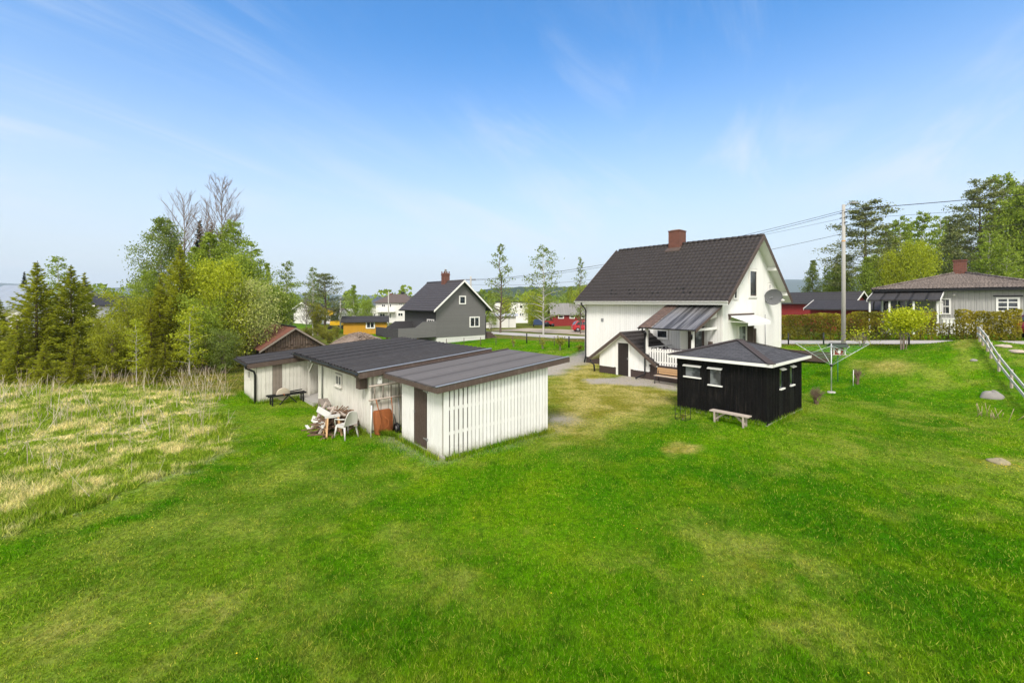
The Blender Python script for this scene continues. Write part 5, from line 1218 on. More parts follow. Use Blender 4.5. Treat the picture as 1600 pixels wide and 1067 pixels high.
MB().tube([(-.12, -.22, .42), (-.12, .22, .42)], .02, 8).build('axle', M['rust'], wh)
MB().bar((.15, .13, .47), (.7, .13, .5), .05, .04).build('treadle_board', M['black'], gs)
# scrap heap
x, y, z = G(538, 668); hp = (x, y)
r_ = random.Random(21)
def plank(name, label, cat, loc, ln, wd, th, rz, tilt, m, roll=0.0, group=None):
    o = MB().box(-ln / 2, ln / 2, -wd / 2, wd / 2, -th / 2, th / 2).build(name, m); o.location = loc; o.rotation_euler = (roll, tilt, rz); return tag(o, label, cat, group)
hx, hy = W(5.40, 15.6)
mb = MB()
for i in range(150):
    a = r_.uniform(-.9, .9) + A + .7; l = r_.uniform(.25, .75); cx_ = r_.gauss(0, .30); cy_ = r_.gauss(0, .36); cz_ = max(.03, .72 - .9 * (abs(cx_) + abs(cy_)) + r_.uniform(-.12, .04)); t_ = r_.uniform(-.35, .25)
    d = Vector((math.cos(a), math.sin(a), t_)) * l
    mb.bar(Vector((cx_, cy_, cz_)) - d, Vector((cx_, cy_, cz_)) + d, r_.uniform(.02, .07), r_.uniform(.02, .04))
o = mb.build('stick_heap', mat('old sticks', (.20, .125, .08), .9, .4, 5, .5, 50)); o.location = (hx, hy, tz(hx, hy) - .02); tag(o, 'tangled heap of brown sticks and laths against the middle shed', 'wood heap', None, 'stuff')
bt = thing('picnic_bench', 'weathered white picnic bench lying tipped on the wood heap', 'bench', (*W(4.78, 15.75), 0), A)
for (xx_, zz_) in ((-.02, .32), (.16, .62)):
    MB().hexa([(xx_ - .03, -.62, zz_ - .09), (xx_ + .01, -.62, zz_ - .09), (xx_ + .01, .62, zz_ - .09), (xx_ - .03, .62, zz_ - .09)], [(xx_ + .04, -.62, zz_ + .09), (xx_ + .08, -.62, zz_ + .08), (xx_ + .08, .62, zz_ + .08), (xx_ + .04, .62, zz_ + .09)]).build('seat_board', M['plastic'], bt)
for y_ in (-.42, .42):
    MB().bar((-.10, y_, .0), (.42, y_, .86), .10, .05).build('leg', M['bench_grey'], bt); MB().bar((.0, y_ + .06, .24), (.62, y_ + .06, .06), .09, .04).build('leg', M['bench_grey'], bt)
for q in (0, 1): MB().bar((.50 + .14 * q, -.75, .60 - .03 * q), (.46 + .14 * q, .55, .66 - .03 * q), .12, .03).build('top_board', M['bench_grey'], bt)
x, y, z = G(515, 683)
swh = thing('sawhorse', 'small sawhorse with pale wooden legs and white painted top bar', 'sawhorse', (x, y + .25, z), A - R(8))
MB().box(-.24, .22, -.06, .06, .58, .66).build('top_bar', M['plastic'], swh)
for s_ in (-1, 1):
    for q in (-1, 1): MB().bar((s_ * .24, q * .27, -.02), (s_ * .16, q * .04, .585), .05, .05).build('leg', M['pine'], swh)
    MB().bar((s_ * .215, -.19, .18), (s_ * .215, .19, .18), .03, .09).build('stretcher', M['pine'], swh)
x, y, z = G(541, 683)
pc = thing('garden_chair', 'white moulded plastic garden armchair beside the wood heap', 'chair', (x, y, z), A - R(75))
# seat faces local -x
mb = MB(); rows = [[(-.22 + .44 * i / 4, -.22 + .44 * j / 4, .42 - .015 * math.sin(math.pi * i / 4)) for j in range(5)] for i in range(5)]; mb.grid(rows); mb.box(-.23, .22, -.23, -.20, .36, .43).box(-.23, .22, .20, .23, .36, .43).box(-.24, -.21, -.2, .2, .36, .425); mb.build('seat', M['plastic'], pc)
mb = MB(); rows = []
for i in range(7):
    t_ = i / 6; zz_ = .42 + .42 * t_; w_ = .23 * (1 - .35 * t_ ** 3); rows.append([(.22 + .10 * t_ - .05 * (1 - (j / 4 - 1) ** 2), w_ * (j / 4 - 1), zz_ + .03 * (1 - (j / 4 - 1) ** 2) * t_) for j in range(9)])
mb.grid(rows); mb.grid([[(p[0] + .018, p[1], p[2]) for p in r2] for r2 in rows]); mb.tube([rows[i][0] for i in range(7)] + [rows[6][j] for j in range(1, 9)] + [rows[i][8] for i in range(5, -1, -1)], .016, 6); mb.build('backrest', M['plastic'], pc)
for s_ in (-1, 1):
    MB().tube([(.24, s_ * .22, .66), (.05, s_ * .27, .64), (-.20, s_ * .27, .62), (-.24, s_ * .26, .58), (-.22, s_ * .25, .42)], .02, 6).build('armrest', M['plastic'], pc)
    MB().tube([(-.20, s_ * .21, .40), (-.27, s_ * .26, .0)], [.035, .022], 6).build('leg', M['plastic'], pc); MB().tube([(.20, s_ * .20, .40), (.29, s_ * .25, .0)], [.035, .022], 6).build('leg', M['plastic'], pc)
x, y = W(5.45, 17.2); db = thing('old_bench', 'dark weathered bench standing on the wood heap against the shed wall', 'bench', (x, y, .28), A + R(78))
MB().box(-.62, .62, -.18, -.02, .34, .38).box(-.60, .64, .0, .16, .34, .38).build('seat', M['grey_wood'], db)
for x_ in (-.5, .5): MB().bar((x_, -.16, .34), (x_ + .05, -.2, -.28), .05, .07).bar((x_, .14, .34), (x_ + .05, .18, -.28), .05, .07).build('leg', M['grey_wood'], db)
MB().bar((-.5, .0, .05), (.75, -.05, .12), .05, .05).build('stretcher', M['grey_wood'], db)
gx, gy, gz = G(481, 670); plank('offcut_board', 'short white offcut board lying on the grass beside the wood heap', 'board', (gx, gy, gz + .05), .36, .09, .03, R(-48), R(12), M['plastic'])
for i, (px, py, ln, rz, m, lab) in enumerate(((548, 650, 1.5, 1.15, M['bench_grey'], 'long grey plank lying over the wood heap'), (533, 648, 1.1, .2, M['plastic'], 'white flaking plank lying across the wood heap'), (556, 660, 1.3, 1.9, M['grey_wood'], 'dark plank leaning from the wood heap to the shed'))):
    gx, gy, gz = G(px, py + 16); plank('loose_plank', lab, 'plank', (gx, gy, gz + .48 - .06 * i), ln, .12, .03, rz, R(-14 + 9 * i), m, 0, 'loose planks on the wood heap')
# on and against the middle shed's end wall (v = 14.28)
B0 = (6.0, 14.26)
ld = thing('wooden_ladder', 'grey wooden ladder hung level on the end wall of the middle shed', 'ladder', (*W(5.95, 14.14), 0), A)
for z_ in (1.15, 1.61): MB().tube([(-.05, 0, z_), (2.6, 0, z_ + .02)], .034, 8).build('rail', M['bench_grey'], ld)
for i in range(9): MB().tube([(.15 + .29 * i, 0, 1.15), (.15 + .29 * i, 0, 1.61)], .022, 6).build('rung', M['grey_wood'], ld)
mb = MB(); mb.box(.3, .33, .0, .10, 1.08, 1.12).box(2.2, 2.23, .0, .1, 1.08, 1.12); mb.build('hook', M['black'], ld)
bh = thing('bird_box', 'white nest box with round hole on the middle shed wall', 'bird box', (*W(6.28, 14.12), 1.66), A)
MB().box(-.07, .07, .0, .12, 0, .25).build('box', M['trim'], bh); MB().hexa([(-.09, -.05, .25), (.09, -.05, .25), (.09, .13, .28), (-.09, .13, .28)], [(-.09, -.05, .265), (.09, -.05, .265), (.09, .13, .295), (-.09, .13, .295)]).build('lid', M['trim'], bh); MB().lathe([(0, -.004), (.018, -.004), (.018, .002)], (0, 0, .15), 10, 'y').build('hole', M['black'], bh)
wp = MB().tube([(0, 0, 0), (.01, .06, 1.02)], .022, 8).build('white_pole', M['trim']); x, y = W(5.86, 13.90); wp.location = (x, y, tz(x, y)); tag(wp, 'short white pole leaning at the corner of the middle shed', 'pole')
# wheelbarrow on its nose
wb = thing('wheelbarrow', 'rusty orange wheelbarrow tipped upright against the shed wall', 'wheelbarrow', (*W(6.36, 13.90), 0), A)
mb = MB(); rows = []
for (zz_, w_, yy) in ((.02, .26, .0), (.06, .29, -.01), (.40, .31, -.02), (.74, .30, .0), (.80, .27, .02)):
    rows.append([(-w_, yy + .16, zz_), (-w_ * .97, yy + .03, zz_), (-w_ * .82, yy, zz_), (0, yy - .01, zz_), (w_ * .82, yy, zz_), (w_ * .97, yy + .03, zz_), (w_, yy + .16, zz_)])
mb.grid(rows); mb.poly(rows[0]); mb.poly(rows[-1][::-1]); mb.tube([rows[0][0]] + [r2[0] for r2 in rows[1:]] + [r2[-1] for r2 in rows[::-1]], .012, 5)
tray = mb.build('tray', M['rust'], wb); tray.rotation_euler = (R(-9), 0, 0)
for s_ in (-1, 1): MB().tube([(s_ * .24, -.05, .10), (s_ * .20, -.12, .45), (s_ * .24, -.02, .85), (s_ * .27, .12, 1.18)], .016, 6).build('handle', M['rust'], wb)
MB().tube([(-.1, -.10, .2), (.04, -.16, .32), (.06, -.14, .5), (-.05, -.06, .62)], .012, 6).build('leg_hoop', M['rust'], wb)
w_ = MB().lathe([(.09, -.04), (.16, -.045), (.18, 0), (.16, .045), (.09, .04), (.09, -.04)], (.36, -.12, .18), 18, 'x').build('wheel', M['black'], wb); MB().lathe([(0, -.03), (.085, -.03), (.085, .03), (0, .03)], (.36, -.12, .18), 10, 'x').build('rim', M['galv'], w_)
mb = MB(); mb.bar((.36, -.12, .18), (.33, .06, .62), .02, .02); mb.build('fork', M['black'], wb)
rk = thing('slatted_rack', 'dark slatted rack leaning on the wall behind the wheelbarrow', 'rack', (*W(7.38, 13.98), 0), A)
for x_ in (-.02, .42): MB().box(x_, x_ + .05, 0, .05, 0, .72).build('side_rail', M['brown'], rk)
mb = MB()
for i in range(8): mb.box(.03, .42, .01, .035, .04 + .085 * i, .09 + .085 * i)
mb.build('slats', M['black'], rk); rk.rotation_euler = (R(-8), 0, A)
bk = MB().tube([(0, 0, 0), (-.26, .10, 1.25)], .018, 7).build('broom_handle', M['rust']); x, y = W(7.52, 13.72); bk.location = (x, y, tz(x, y)); bk.rotation_euler = (0, 0, A); tag(bk, 'red brown tool handle leaning across the dark rack', 'tool handle')
bk = MB().tube([(0, 0, 0), (.0, .12, 1.15)], .015, 7).build('iron_rod', M['galv']); x, y = W(6.98, 14.08); bk.location = (x, y, tz(x, y)); bk.rotation_euler = (0, 0, A); tag(bk, 'thin grey rod standing upright behind the wheelbarrow', 'rod')

# ================================================================== around the hut
bx0, by0, bz0 = G(1119, 659.8); bx1, by1, bz1 = G(1163, 666)
bc = thing('garden_bench', 'silvered backless wooden bench on the grass before the black hut', 'bench', ((bx0 + bx1) / 2, (by0 + by1) / 2, 0), A + R(90))
for y_ in (-.15, .01): MB().box(-.68, .68, y_, y_ + .145, .39, .43).build('seat_board', M['bench_grey'], bc)
for x_ in (-.50, .50):
    for y_ in (-.15, .09): MB().bar((x_, y_ + .03, -.02), (x_, y_ + .03, .388), .07, .05).build('leg', M['bench_grey'], bc)
    MB().bar((x_, -.16, .12), (x_, .17, .12), .03, .07).build('stretcher', M['bench_grey'], bc)
    MB().bar((x_ * .98, .0, .13), (x_ * .35, .0, .38), .04, .06).build('brace', M['bench_grey'], bc)
x, y, z = G(1067, 655)
pk_ = thing('wire_planter', 'low black wire frame with a small plant at the hut corner', 'planter', (x, y, z), A)
mb = MB()
for a in (-.2, .2):
    for b_ in (-.2, .2): mb.tube([(a, b_, 0), (a, b_, .42)], .010, 5)
for z_ in (.02, .2): mb.tube([(-.2, -.2, z_), (.2, -.2, z_), (.2, .2, z_), (-.2, .2, z_), (-.2, -.2, z_)], .008, 5)
mb.build('frame', M['black'], pk_)
# rotary clothes dryer
x, y, z = G(1299, 613); ct = zat(537, y) - z; hub = zat(571, y) - z
cd = thing('clothes_dryer', 'silver rotary clothes dryer with open arms and green lines on the lawn', 'clothes dryer', (x, y, z), 0)
MB().tube([(0, 0, -.1), (0, 0, ct)], .026, 10).build('mast', M['steel'], cd)
MB().lathe([(.06, hub - .05), (.06, hub + .05), (.03, hub + .06)], (0, 0, 0), 10).build('hub', M['black'], cd); MB().lathe([(0, .05), (.16, .045), (.2, -.05)], (0, 0, 0), 12).build('base_slab', M['concrete'], cd)
az = [R(-160), R(-8), R(82), R(172 - 70)]; tips = []
az = [R(158), R(8), R(60), R(110)]
az = [R(205), R(-15), R(75), R(135)]
az = [R(172), R(-8 + 20), R(82), R(-98 + 20)]
az = [R(170), R(80), R(-10 + 10), R(-100)]
az = [R(165), R(75), R(15), R(105)]
for a in (R(168), R(78), R(-12), R(-102)):
    tip = Vector((1.60 * math.cos(a), 1.60 * math.sin(a), ct + .02)); tips.append(tip)
    MB().tube([(0, 0, hub), tip], .013, 7).build('arm', M['steel'], cd)
    mid = Vector((0, 0, hub)).lerp(tip, .55); MB().tube([(0, 0, ct - .1), mid], .010, 5).build('strut', M['steel'], cd)
mb = MB()
for f in np.linspace(.35, .99, 7):
    q = [Vector((0, 0, hub)).lerp(t_, f) for t_ in tips]
    for i in range(4): mb.tube([q[i], q[(i + 1) % 4]], .0045, 4, False)
mb.build('washing_lines', M['cord'], cd)
# bird feeder
x, y, z = G(1309, 595.6)
bf = thing('bird_feeder', 'bird feeder house with dark roof and red walls on a green pole', 'bird feeder', (x, y, z), R(-10))
zb_, zt_ = zat(554.5, y) - z, zat(537, y) - z
MB().tube([(0, 0, -.1), (0, 0, zb_)], .022, 8).build('pole', M['green_pole'], bf)
MB().box(-.33, .33, -.2, .2, zb_, zb_ + .035).build('tray', M['bench_grey'], bf)
MB().box(-.2, .2, -.12, .12, zb_ + .036, zb_ + .40).build('walls', M['red'], bf)
mb = MB()
for a in (-.27, .24):
    for b_ in (-.17, .14): mb.box(a, a + .035, b_, b_ + .035, zb_ + .036, zb_ + .42)
mb.box(-.06, .06, -.14, -.121, zb_ + .1, zb_ + .3); mb.build('posts', M['trim'], bf)
MB().hexa([(-.40, -.3, zb_ + .40), (.40, -.3, zb_ + .40), (.40, 0, zt_), (-.40, 0, zt_)], [(-.40, -.3, zb_ + .425), (.40, -.3, zb_ + .425), (.40, 0, zt_ + .03), (-.40, 0, zt_ + .03)]).hexa([(-.40, .001, zt_), (.40, .001, zt_), (.40, .3, zb_ + .40), (-.40, .3, zb_ + .40)], [(-.40, .001, zt_ + .03), (.40, .001, zt_ + .03), (.40, .3, zb_ + .425), (-.40, .3, zb_ + .425)]).build('roof', M['roof_dark'], bf)
# cupboard and planting bed behind the hut
x, y = W(21.6, 8.4); cb = thing('garden_cupboard', 'narrow white and grey cupboard standing behind the black hut', 'cupboard', (x, y, 0), A)
MB().box(-.2, .12, -.25, .25, .95, 2.1).build('upper_case', M['trim'], cb); MB().box(-.2, .12, -.25, .25, .0, .948).build('lower_case', M['bench_grey'], cb); MB().box(-.17, -.1, -.26, -.251, 1.3, 1.9).build('panel', M['galv'], cb)
x, y, z = G(1248, 560); rp = thing('planting_bed', 'raised garden bed of brown boards behind the hut roof', 'garden bed', (x, y, z), A)
MB().box(-.9, .9, -1.6, -1.55, 0, .42).box(-.9, .9, 1.55, 1.6, 0, .42).box(-.9, -.85, -1.55, 1.55, 0, .42).box(.85, .9, -1.55, 1.55, 0, .42).build('side_boards', M['fascia'], rp); MB().box(-.85, .85, -1.55, 1.55, 0, .34).build('soil', mat('dark soil', (.06, .04, .03), .95, .3, 6, .9, 20), rp)
MB().box(.80, .86, -1.5, -1.44, 0, .95).build('corner_post', M['bench_grey'], rp)
# slatted bench and table at the porch
x, y = W(21.72, 12.25); z = tz(x, y)
pb = thing('slatted_bench', 'brown slatted garden bench with iron ends before the porch', 'bench', (x, y, z), A + R(90))
for i, (yy, zz_) in enumerate(((.24, .42), (.12, .42), (.0, .42))): MB().box(-.62, .95, yy - .05, yy + .05, zz_, zz_ + .03).build('seat_slat', M['pine'] if i == 2 else M['bench_grey'], pb)
for zz_ in (.56, .68, .79): MB().box(-.62, .95, -.12, -.09, zz_ - .045, zz_ + .045).build('back_slat', M['pine'], pb)
for x_ in (-.55, .88): MB().tube([(x_, .28, 0), (x_, .26, .41), (x_, -.06, .41), (x_, -.13, .86)], .02, 6).tube([(x_, -.06, .41), (x_, -.16, 0)], .02, 6).build('iron_end', M['black'], pb)
pt = thing('porch_table', 'small table with checked cloth standing on the porch', 'table', (*W(23.35, 13.1), .86), A)
for a in (-.35, .35):
    for b_ in (-.5, .5): MB().box(a - .025, a + .025, b_ - .025, b_ + .025, 0, .80).build('leg', M['black'], pt)
MB().box(-.42, .42, -.6, .6, .80, .83).build('top', M['black'], pt)
m_chk, t, b, o = newmat('checked cloth'); tcn = N(t, 'ShaderNodeTexCoord'); ck = N(t, 'ShaderNodeTexChecker'); ck.inputs['Scale'].default_value = 9; L(t, tcn.outputs['Object'], ck.inputs['Vector']); ck.inputs['Color1'].default_value = (.55, .5, .5, 1); ck.inputs['Color2'].default_value = (.16, .08, .10, 1); L(t, ck.outputs['Color'], b.inputs['Base Color']); b.inputs['Roughness'].default_value = .9
cl = MB().box(-.44, .44, -.62, .62, .832, .845).box(-.455, -.44, -.62, .62, .66, .845).box(-.44, .44, -.635, -.62, .66, .845).build('table_cloth', m_chk); cl.location = pt.location; cl.rotation_euler = pt.rotation_euler; tag(cl, 'red and white checked cloth draped over the porch table', 'cloth')
# stones
def boulder(px, py, wpx, hpx, label, seed, m=None, sink=.35, name='boulder'):
    x, y, z = G(px, py); rw = wpx / 690 * y / 2; rh = hpx / 690 * y; r2 = np.random.RandomState(seed); rows = []; ph = r2.uniform(0, 6, 6)
    for i in range(13):
        th = math.pi * i / 12; row = []
        for k in range(25):
            a = 2 * math.pi * k / 24; f = 1 + .10 * math.sin(2 * a + ph[0]) + .07 * math.sin(3 * a + ph[1] + th) + .05 * math.sin(5 * th + ph[2] + a) + .04 * math.sin(7 * a + ph[3] + 2 * th)
            row.append((rw * f * math.sin(th) * math.cos(a), rw * .8 * f * math.sin(th) * math.sin(a), rh * f * math.cos(th)))
        rows.append(row)
    o = MB().grid(rows).build(name, m or M['stone']); o.location = (x, y, z - rh * .1); return tag(o, label, 'stone')
boulder(1550, 620, 27, 10, 'rounded grey boulder lying on the lawn near the white fence', 3)
boulder(1562, 722, 32, 6, 'flat mossy stone half sunk in the lawn at the garden edge', 8, mat('mossy stone', (.32, .27, .16), .95, .4, 5, .9, 20, dirt=(.10, .12, .03), dirt_amt=.8))
boulder(1522, 563, 10, 2.5, 'small pale stone in the grass below the bank', 12)
for i, (px, py, w_) in enumerate(((1568, 541, 20), (1590, 549, 24))): boulder(px, py, w_, 3, ['pale flat stone slab beside the neighbour driveway', 'wide flat stone slab nearest the fence on the driveway'][i], 14 + i, mat('pale slab %d' % i, (.44, .37, .30), .9, .2, 5, .6, 20), name='stone_slab')

# ================================================================== fences
rf_ = [(1525.8, 527.5), (1531, 534), (1536, 540), (1543, 549), (1548.5, 560), (1561, 580), (1580.6, 606), (1612, 646)]
pts = [Vector(G(*q)) for q in rf_]; pts.append(pts[-1] + (pts[-1] - pts[-2]) * 1.0); pts[-1].z = tz(pts[-1].x, pts[-1].y)
wf = thing('rail_fence', 'low white two rail fence running down the garden edge', 'fence', tuple(pts[0]), 0)
m_fence = mat('flaking white rail', (.52, .52, .49), .7, .15, 4, .3, 40, dirt=(.30, .28, .24), dirt_amt=.7)
lo = [p - pts[0] for p in pts]
for p in lo: MB().box(p.x - .035, p.x + .035, p.y - .035, p.y + .035, p.z - .3, p.z + .80).build('post', M['bench_grey'], wf)
for i in range(len(lo) - 1):
    for h_ in (.36, .72):
        a, b_ = lo[i] + Vector((-.06, -.03, h_)), lo[i + 1] + Vector((-.06, -.03, h_)); MB().bar(a, b_, .03, .13).build('rail', m_fence, wf)
# wire fence across the far lawn
fp = [(697.5, 543), (725, 541), (751, 540), (775, 539), (801, 537), (823, 536), (843.5, 537), (866, 540), (889, 543), (914, 546)]
pts = [Vector(G(*q)) for q in fp]
fw_ = thing('wire_fence', 'thin wire fence on dark posts along the lawn beside the grey house', 'fence', tuple(pts[0]), 0)
for i, p in enumerate(pts):
    q = p - pts[0]; big = i in (5, 8); r0 = .07 if big else .035; MB().tube([(q.x, q.y, q.z - .2), (q.x, q.y, q.z + (1.0 if big else .85))], r0, 6).build('post', M['black'] if big else M['fascia'], fw_)
mb = MB()
for h_ in (.3, .55, .8):
    for i in range(len(pts) - 1): mb.tube([pts[i] - pts[0] + Vector((0, 0, h_)), pts[i + 1] - pts[0] + Vector((0, 0, h_))], .006, 4, False)
mb.build('wire', M['wire'], fw_)
lp = [W(35.2, v) for v in (11.0, 8.9, 6.8, 4.6)]
lf = thing('lane_fence', 'dark posts with thin wire along the lane before the hedge', 'fence', (*lp[0], tz(*lp[0])), 0)
b0 = Vector((*lp[0], tz(*lp[0])))
for q in lp:
    d = Vector((*q, tz(*q))) - b0; MB().tube([(d.x, d.y, d.z - .2), (d.x, d.y, d.z + .85)], .045, 6).build('post', M['black'], lf)
mb = MB()
for h_ in (.35, .75):
    for i in range(3): mb.tube([Vector((*lp[i], tz(*lp[i]) + h_)) - b0, Vector((*lp[i + 1], tz(*lp[i + 1]) + h_)) - b0], .006, 4, False)
mb.build('wire', M['wire'], lf)
# ================================================================== trees
LM = {
 'birch': leafmat('birch leaves', (0.140, 0.213, 0.015), (0.329, 0.409, 0.043)),
 'birch_dark': leafmat('dull green leaves', (0.104, 0.159, 0.024), (0.250, 0.305, 0.061)),
 'lime': leafmat('lime green leaves', (0.226, 0.287, 0.010), (0.464, 0.500, 0.024)),
 'spruce': leafmat('spruce needles', (0.105, 0.150, 0.010), (0.42, 0.43, 0.026), .5),
 'spruce_y': leafmat('yellowed spruce needles', (0.115, 0.145, 0.008), (0.38, 0.385, 0.022), .5),
 'dark': leafmat('dark conifer needles', (0.020, 0.032, 0.015), (0.061, 0.076, 0.032), .1),
 'pine': leafmat('pine needles', (0.085, 0.110, 0.030), (0.260, 0.275, 0.080), .25),
 'bloom': leafmat('cherry leaves and blossom', (0.207, 0.287, 0.015), (0.683, 0.659, 0.256), .4),
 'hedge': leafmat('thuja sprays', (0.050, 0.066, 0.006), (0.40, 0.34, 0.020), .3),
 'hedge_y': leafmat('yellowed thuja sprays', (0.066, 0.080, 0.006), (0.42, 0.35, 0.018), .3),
 'yellow': leafmat('yellow green leaves', (0.25, 0.31, 0.007), (0.56, 0.58, 0.017)),
 'willow': leafmat('willow shoots', (0.152, 0.201, 0.010), (0.390, 0.403, 0.027)),
 'shrub': leafmat('rough shrub leaves', (0.146, 0.183, 0.012), (0.366, 0.329, 0.037)),
}
def leaves(C, size, rng, flat=0.0, aspect=.62):
    """one small four-sided leaf spray at every point of C"""
    n = len(C); nrm = rng.normal(0, 1, (n, 3)); nrm[:, 2] = nrm[:, 2] * (1 + flat) + flat; nrm /= np.linalg.norm(nrm, axis=1)[:, None] + 1e-9
    t = np.cross(nrm, rng.normal(0, 1, (n, 3))); t /= np.linalg.norm(t, axis=1)[:, None] + 1e-9; b = np.cross(nrm, t)
    s = (size * rng.uniform(.6, 1.4, n))[:, None]
    V = np.stack([C - t * s, C - b * s * aspect, C + t * s, C + b * s * aspect], 1).reshape(-1, 3)
    return V, np.arange(4 * n).reshape(-1, 4)
def deciduous(seed, H, Rc, base=.25, limbs=46, per=85, leaf=.075, shape='oval', trunk_r=None, lean=0.0, spread=.30, droop=0.0, stems=1):
    """tapered trunk, limbs that leave it at their own angles, leaf sprays along the outer part of each limb; gaps stay between the limbs"""
    rng = np.random.RandomState(seed); mb = MB(); tr = trunk_r or H * .012; C = []
    for st in range(stems):
        a0 = rng.uniform(0, 6.28); sx = lean * H * math.cos(a0) if stems > 1 else lean * H; sy = lean * H * math.sin(a0) if stems > 1 else 0
        hs = H * (1 if st == 0 else rng.uniform(.72, .97)); ox, oy = (0, 0) if stems == 1 else (rng.uniform(-.2, .2), rng.uniform(-.2, .2))
        path = []
        for i in range(9):
            f = i / 8; path.append(Vector((ox + sx * f * f + rng.normal(0, .012 * H) * f, oy + sy * f * f + rng.normal(0, .012 * H) * f, hs * f - (.15 if i == 0 else 0))))
        mb.tube(path, [tr * (1 - .93 * i / 8) + .008 for i in range(9)], 7, False)
        for k in range(limbs // stems):
            f = base + (1 - base) * ((k + rng.rand()) / (limbs // stems)); g = (f - base) / (1 - base)
            prof = {'oval': (.35 + .65 * math.sin(math.pi * min(1, g * .85 + .12))) * (1 - .25 * g), 'cone': 1.02 - .86 * g, 'round': math.sqrt(max(0.03, 1 - (1.75 * g - .80) ** 2)), 'column': .62 * (1 - .55 * g) + .25 * math.sin(math.pi * g), 'vase': .35 + .65 * g if g < .75 else 1.0 - (g - .75) * 1.6}[shape]
            ln = Rc * prof * rng.uniform(.65, 1.15); az = k * 2.39996 + rng.normal(0, .4)
            i0 = min(7, int(f * 8)); p0 = path[i0].lerp(path[i0 + 1], f * 8 - i0); up = rng.uniform(.15, .75) * (1 - .2 * g)
            d = Vector((math.cos(az), math.sin(az), up)); e = p0 + d * ln; m_ = p0.lerp(e, .5) + Vector((0, 0, .06 * ln)); e.z -= droop * ln
            r0 = tr * (1 - .85 * f) * .55 + .006; mb.tube([p0, m_, e], [r0, r0 * .6, .004], 4, False)
            n = int(per * (.45 + .75 * prof) * rng.uniform(.7, 1.3)); t_ = rng.uniform(.28, 1.06, n) ** .8
            q = np.array(p0)[None] * (1 - t_)[:, None] + np.array(e)[None] * t_[:, None]; q[:, 2] += .12 * ln * np.sin(np.pi * np.clip(t_, 0, 1))
            sg = spread * ln * .5 + .05; q += rng.normal(0, 1, (n, 3)) * sg * np.array([1, 1, .8])
            if droop: q[:, 2] -= np.abs(rng.normal(0, droop * .7, n)) * ln
            C.append(q)
    C = np.concatenate(C); C = C[C[:, 2] > .12 * H * base + .1]; V, F = leaves(C, leaf, rng); return mb, V, F, rng.rand(len(F))
def conifer(seed, H, Rc, base=.02, levels=30, step=.1, leaf=.085, droop=.25, thin=.0):
    """spruce: whorls of drooping boughs, flat sprays of needles along each, a bare leader at the top"""
    rng = np.random.RandomState(seed); mb = MB(); tr = H * .011 + .03; C = []; TV = []
    mb.tube([(0, 0, -.15), (0, 0, H * .6), (rng.normal(0, .03), 0, H)], [tr, tr * .5, .012], 7, False)
    z = base * H + .1; lev = 0
    while z < H * .985:
        g = z / H; ln0 = Rc * (1 - g) ** 1.12 + .06; nb = 6 if g < .75 else 5
        for k in range(nb):
            az = lev * 1.1 + k * 2 * math.pi / nb + rng.normal(0, .18); ln = ln0 * rng.uniform(.62, 1.16)
            if rng.rand() < thin: continue
            rise = .55 * g - droop * (1 - g); p0 = np.array([0, 0, z + rng.normal(0, .05)]); d = np.array([math.cos(az), math.sin(az), rise]); e = p0 + d * ln; e[2] += .10 * ln
            side = np.array([-math.sin(az), math.cos(az), 0])
            mb.tube([tuple(p0), tuple((p0 + e) / 2 + np.array([0, 0, -.04 * ln])), tuple(e)], [.014, .010, .003], 3, False)
            n = max(6, int(ln * 62)); t_ = rng.uniform(.12, 1.03, n); q = p0[None] * (1 - t_)[:, None] + e[None] * t_[:, None]; q[:, 2] -= .16 * ln * np.sin(np.pi * np.clip(t_, 0, 1)) * .5
            w_ = rng.normal(0, 1, n) * .17 * ln * (1.15 - .8 * t_); q += side[None] * w_[:, None]; q[:, 2] -= np.abs(rng.normal(0, .07, n)) * (1 + ln * .4)
            # needle twig: thin long quad lying along the bough, hanging a little
            td = (d / np.linalg.norm(d))[None] * rng.uniform(.5, 1.0, n)[:, None] + side[None] * (np.sign(w_) * rng.uniform(.2, .9, n))[:, None]; td[:, 2] -= rng.uniform(0, .5, n); td /= np.linalg.norm(td, axis=1)[:, None]
            bb = np.cross(td, rng.normal(0, 1, (n, 3))); bb /= np.linalg.norm(bb, axis=1)[:, None]; s_ = leaf * rng.uniform(.7, 1.35, n)
            TV.append(np.stack([q - td * s_[:, None], q - bb * (s_ * .34)[:, None], q + td * (s_ * 1.2)[:, None], q + bb * (s_ * .34)[:, None]], 1))
        z += (H * .027 + .05) * (1.15 - .45 * g); lev += 1
    V = np.concatenate(TV).reshape(-1, 3); F = np.arange(len(V)).reshape(-1, 4); return mb, V, F, rng.rand(len(F))
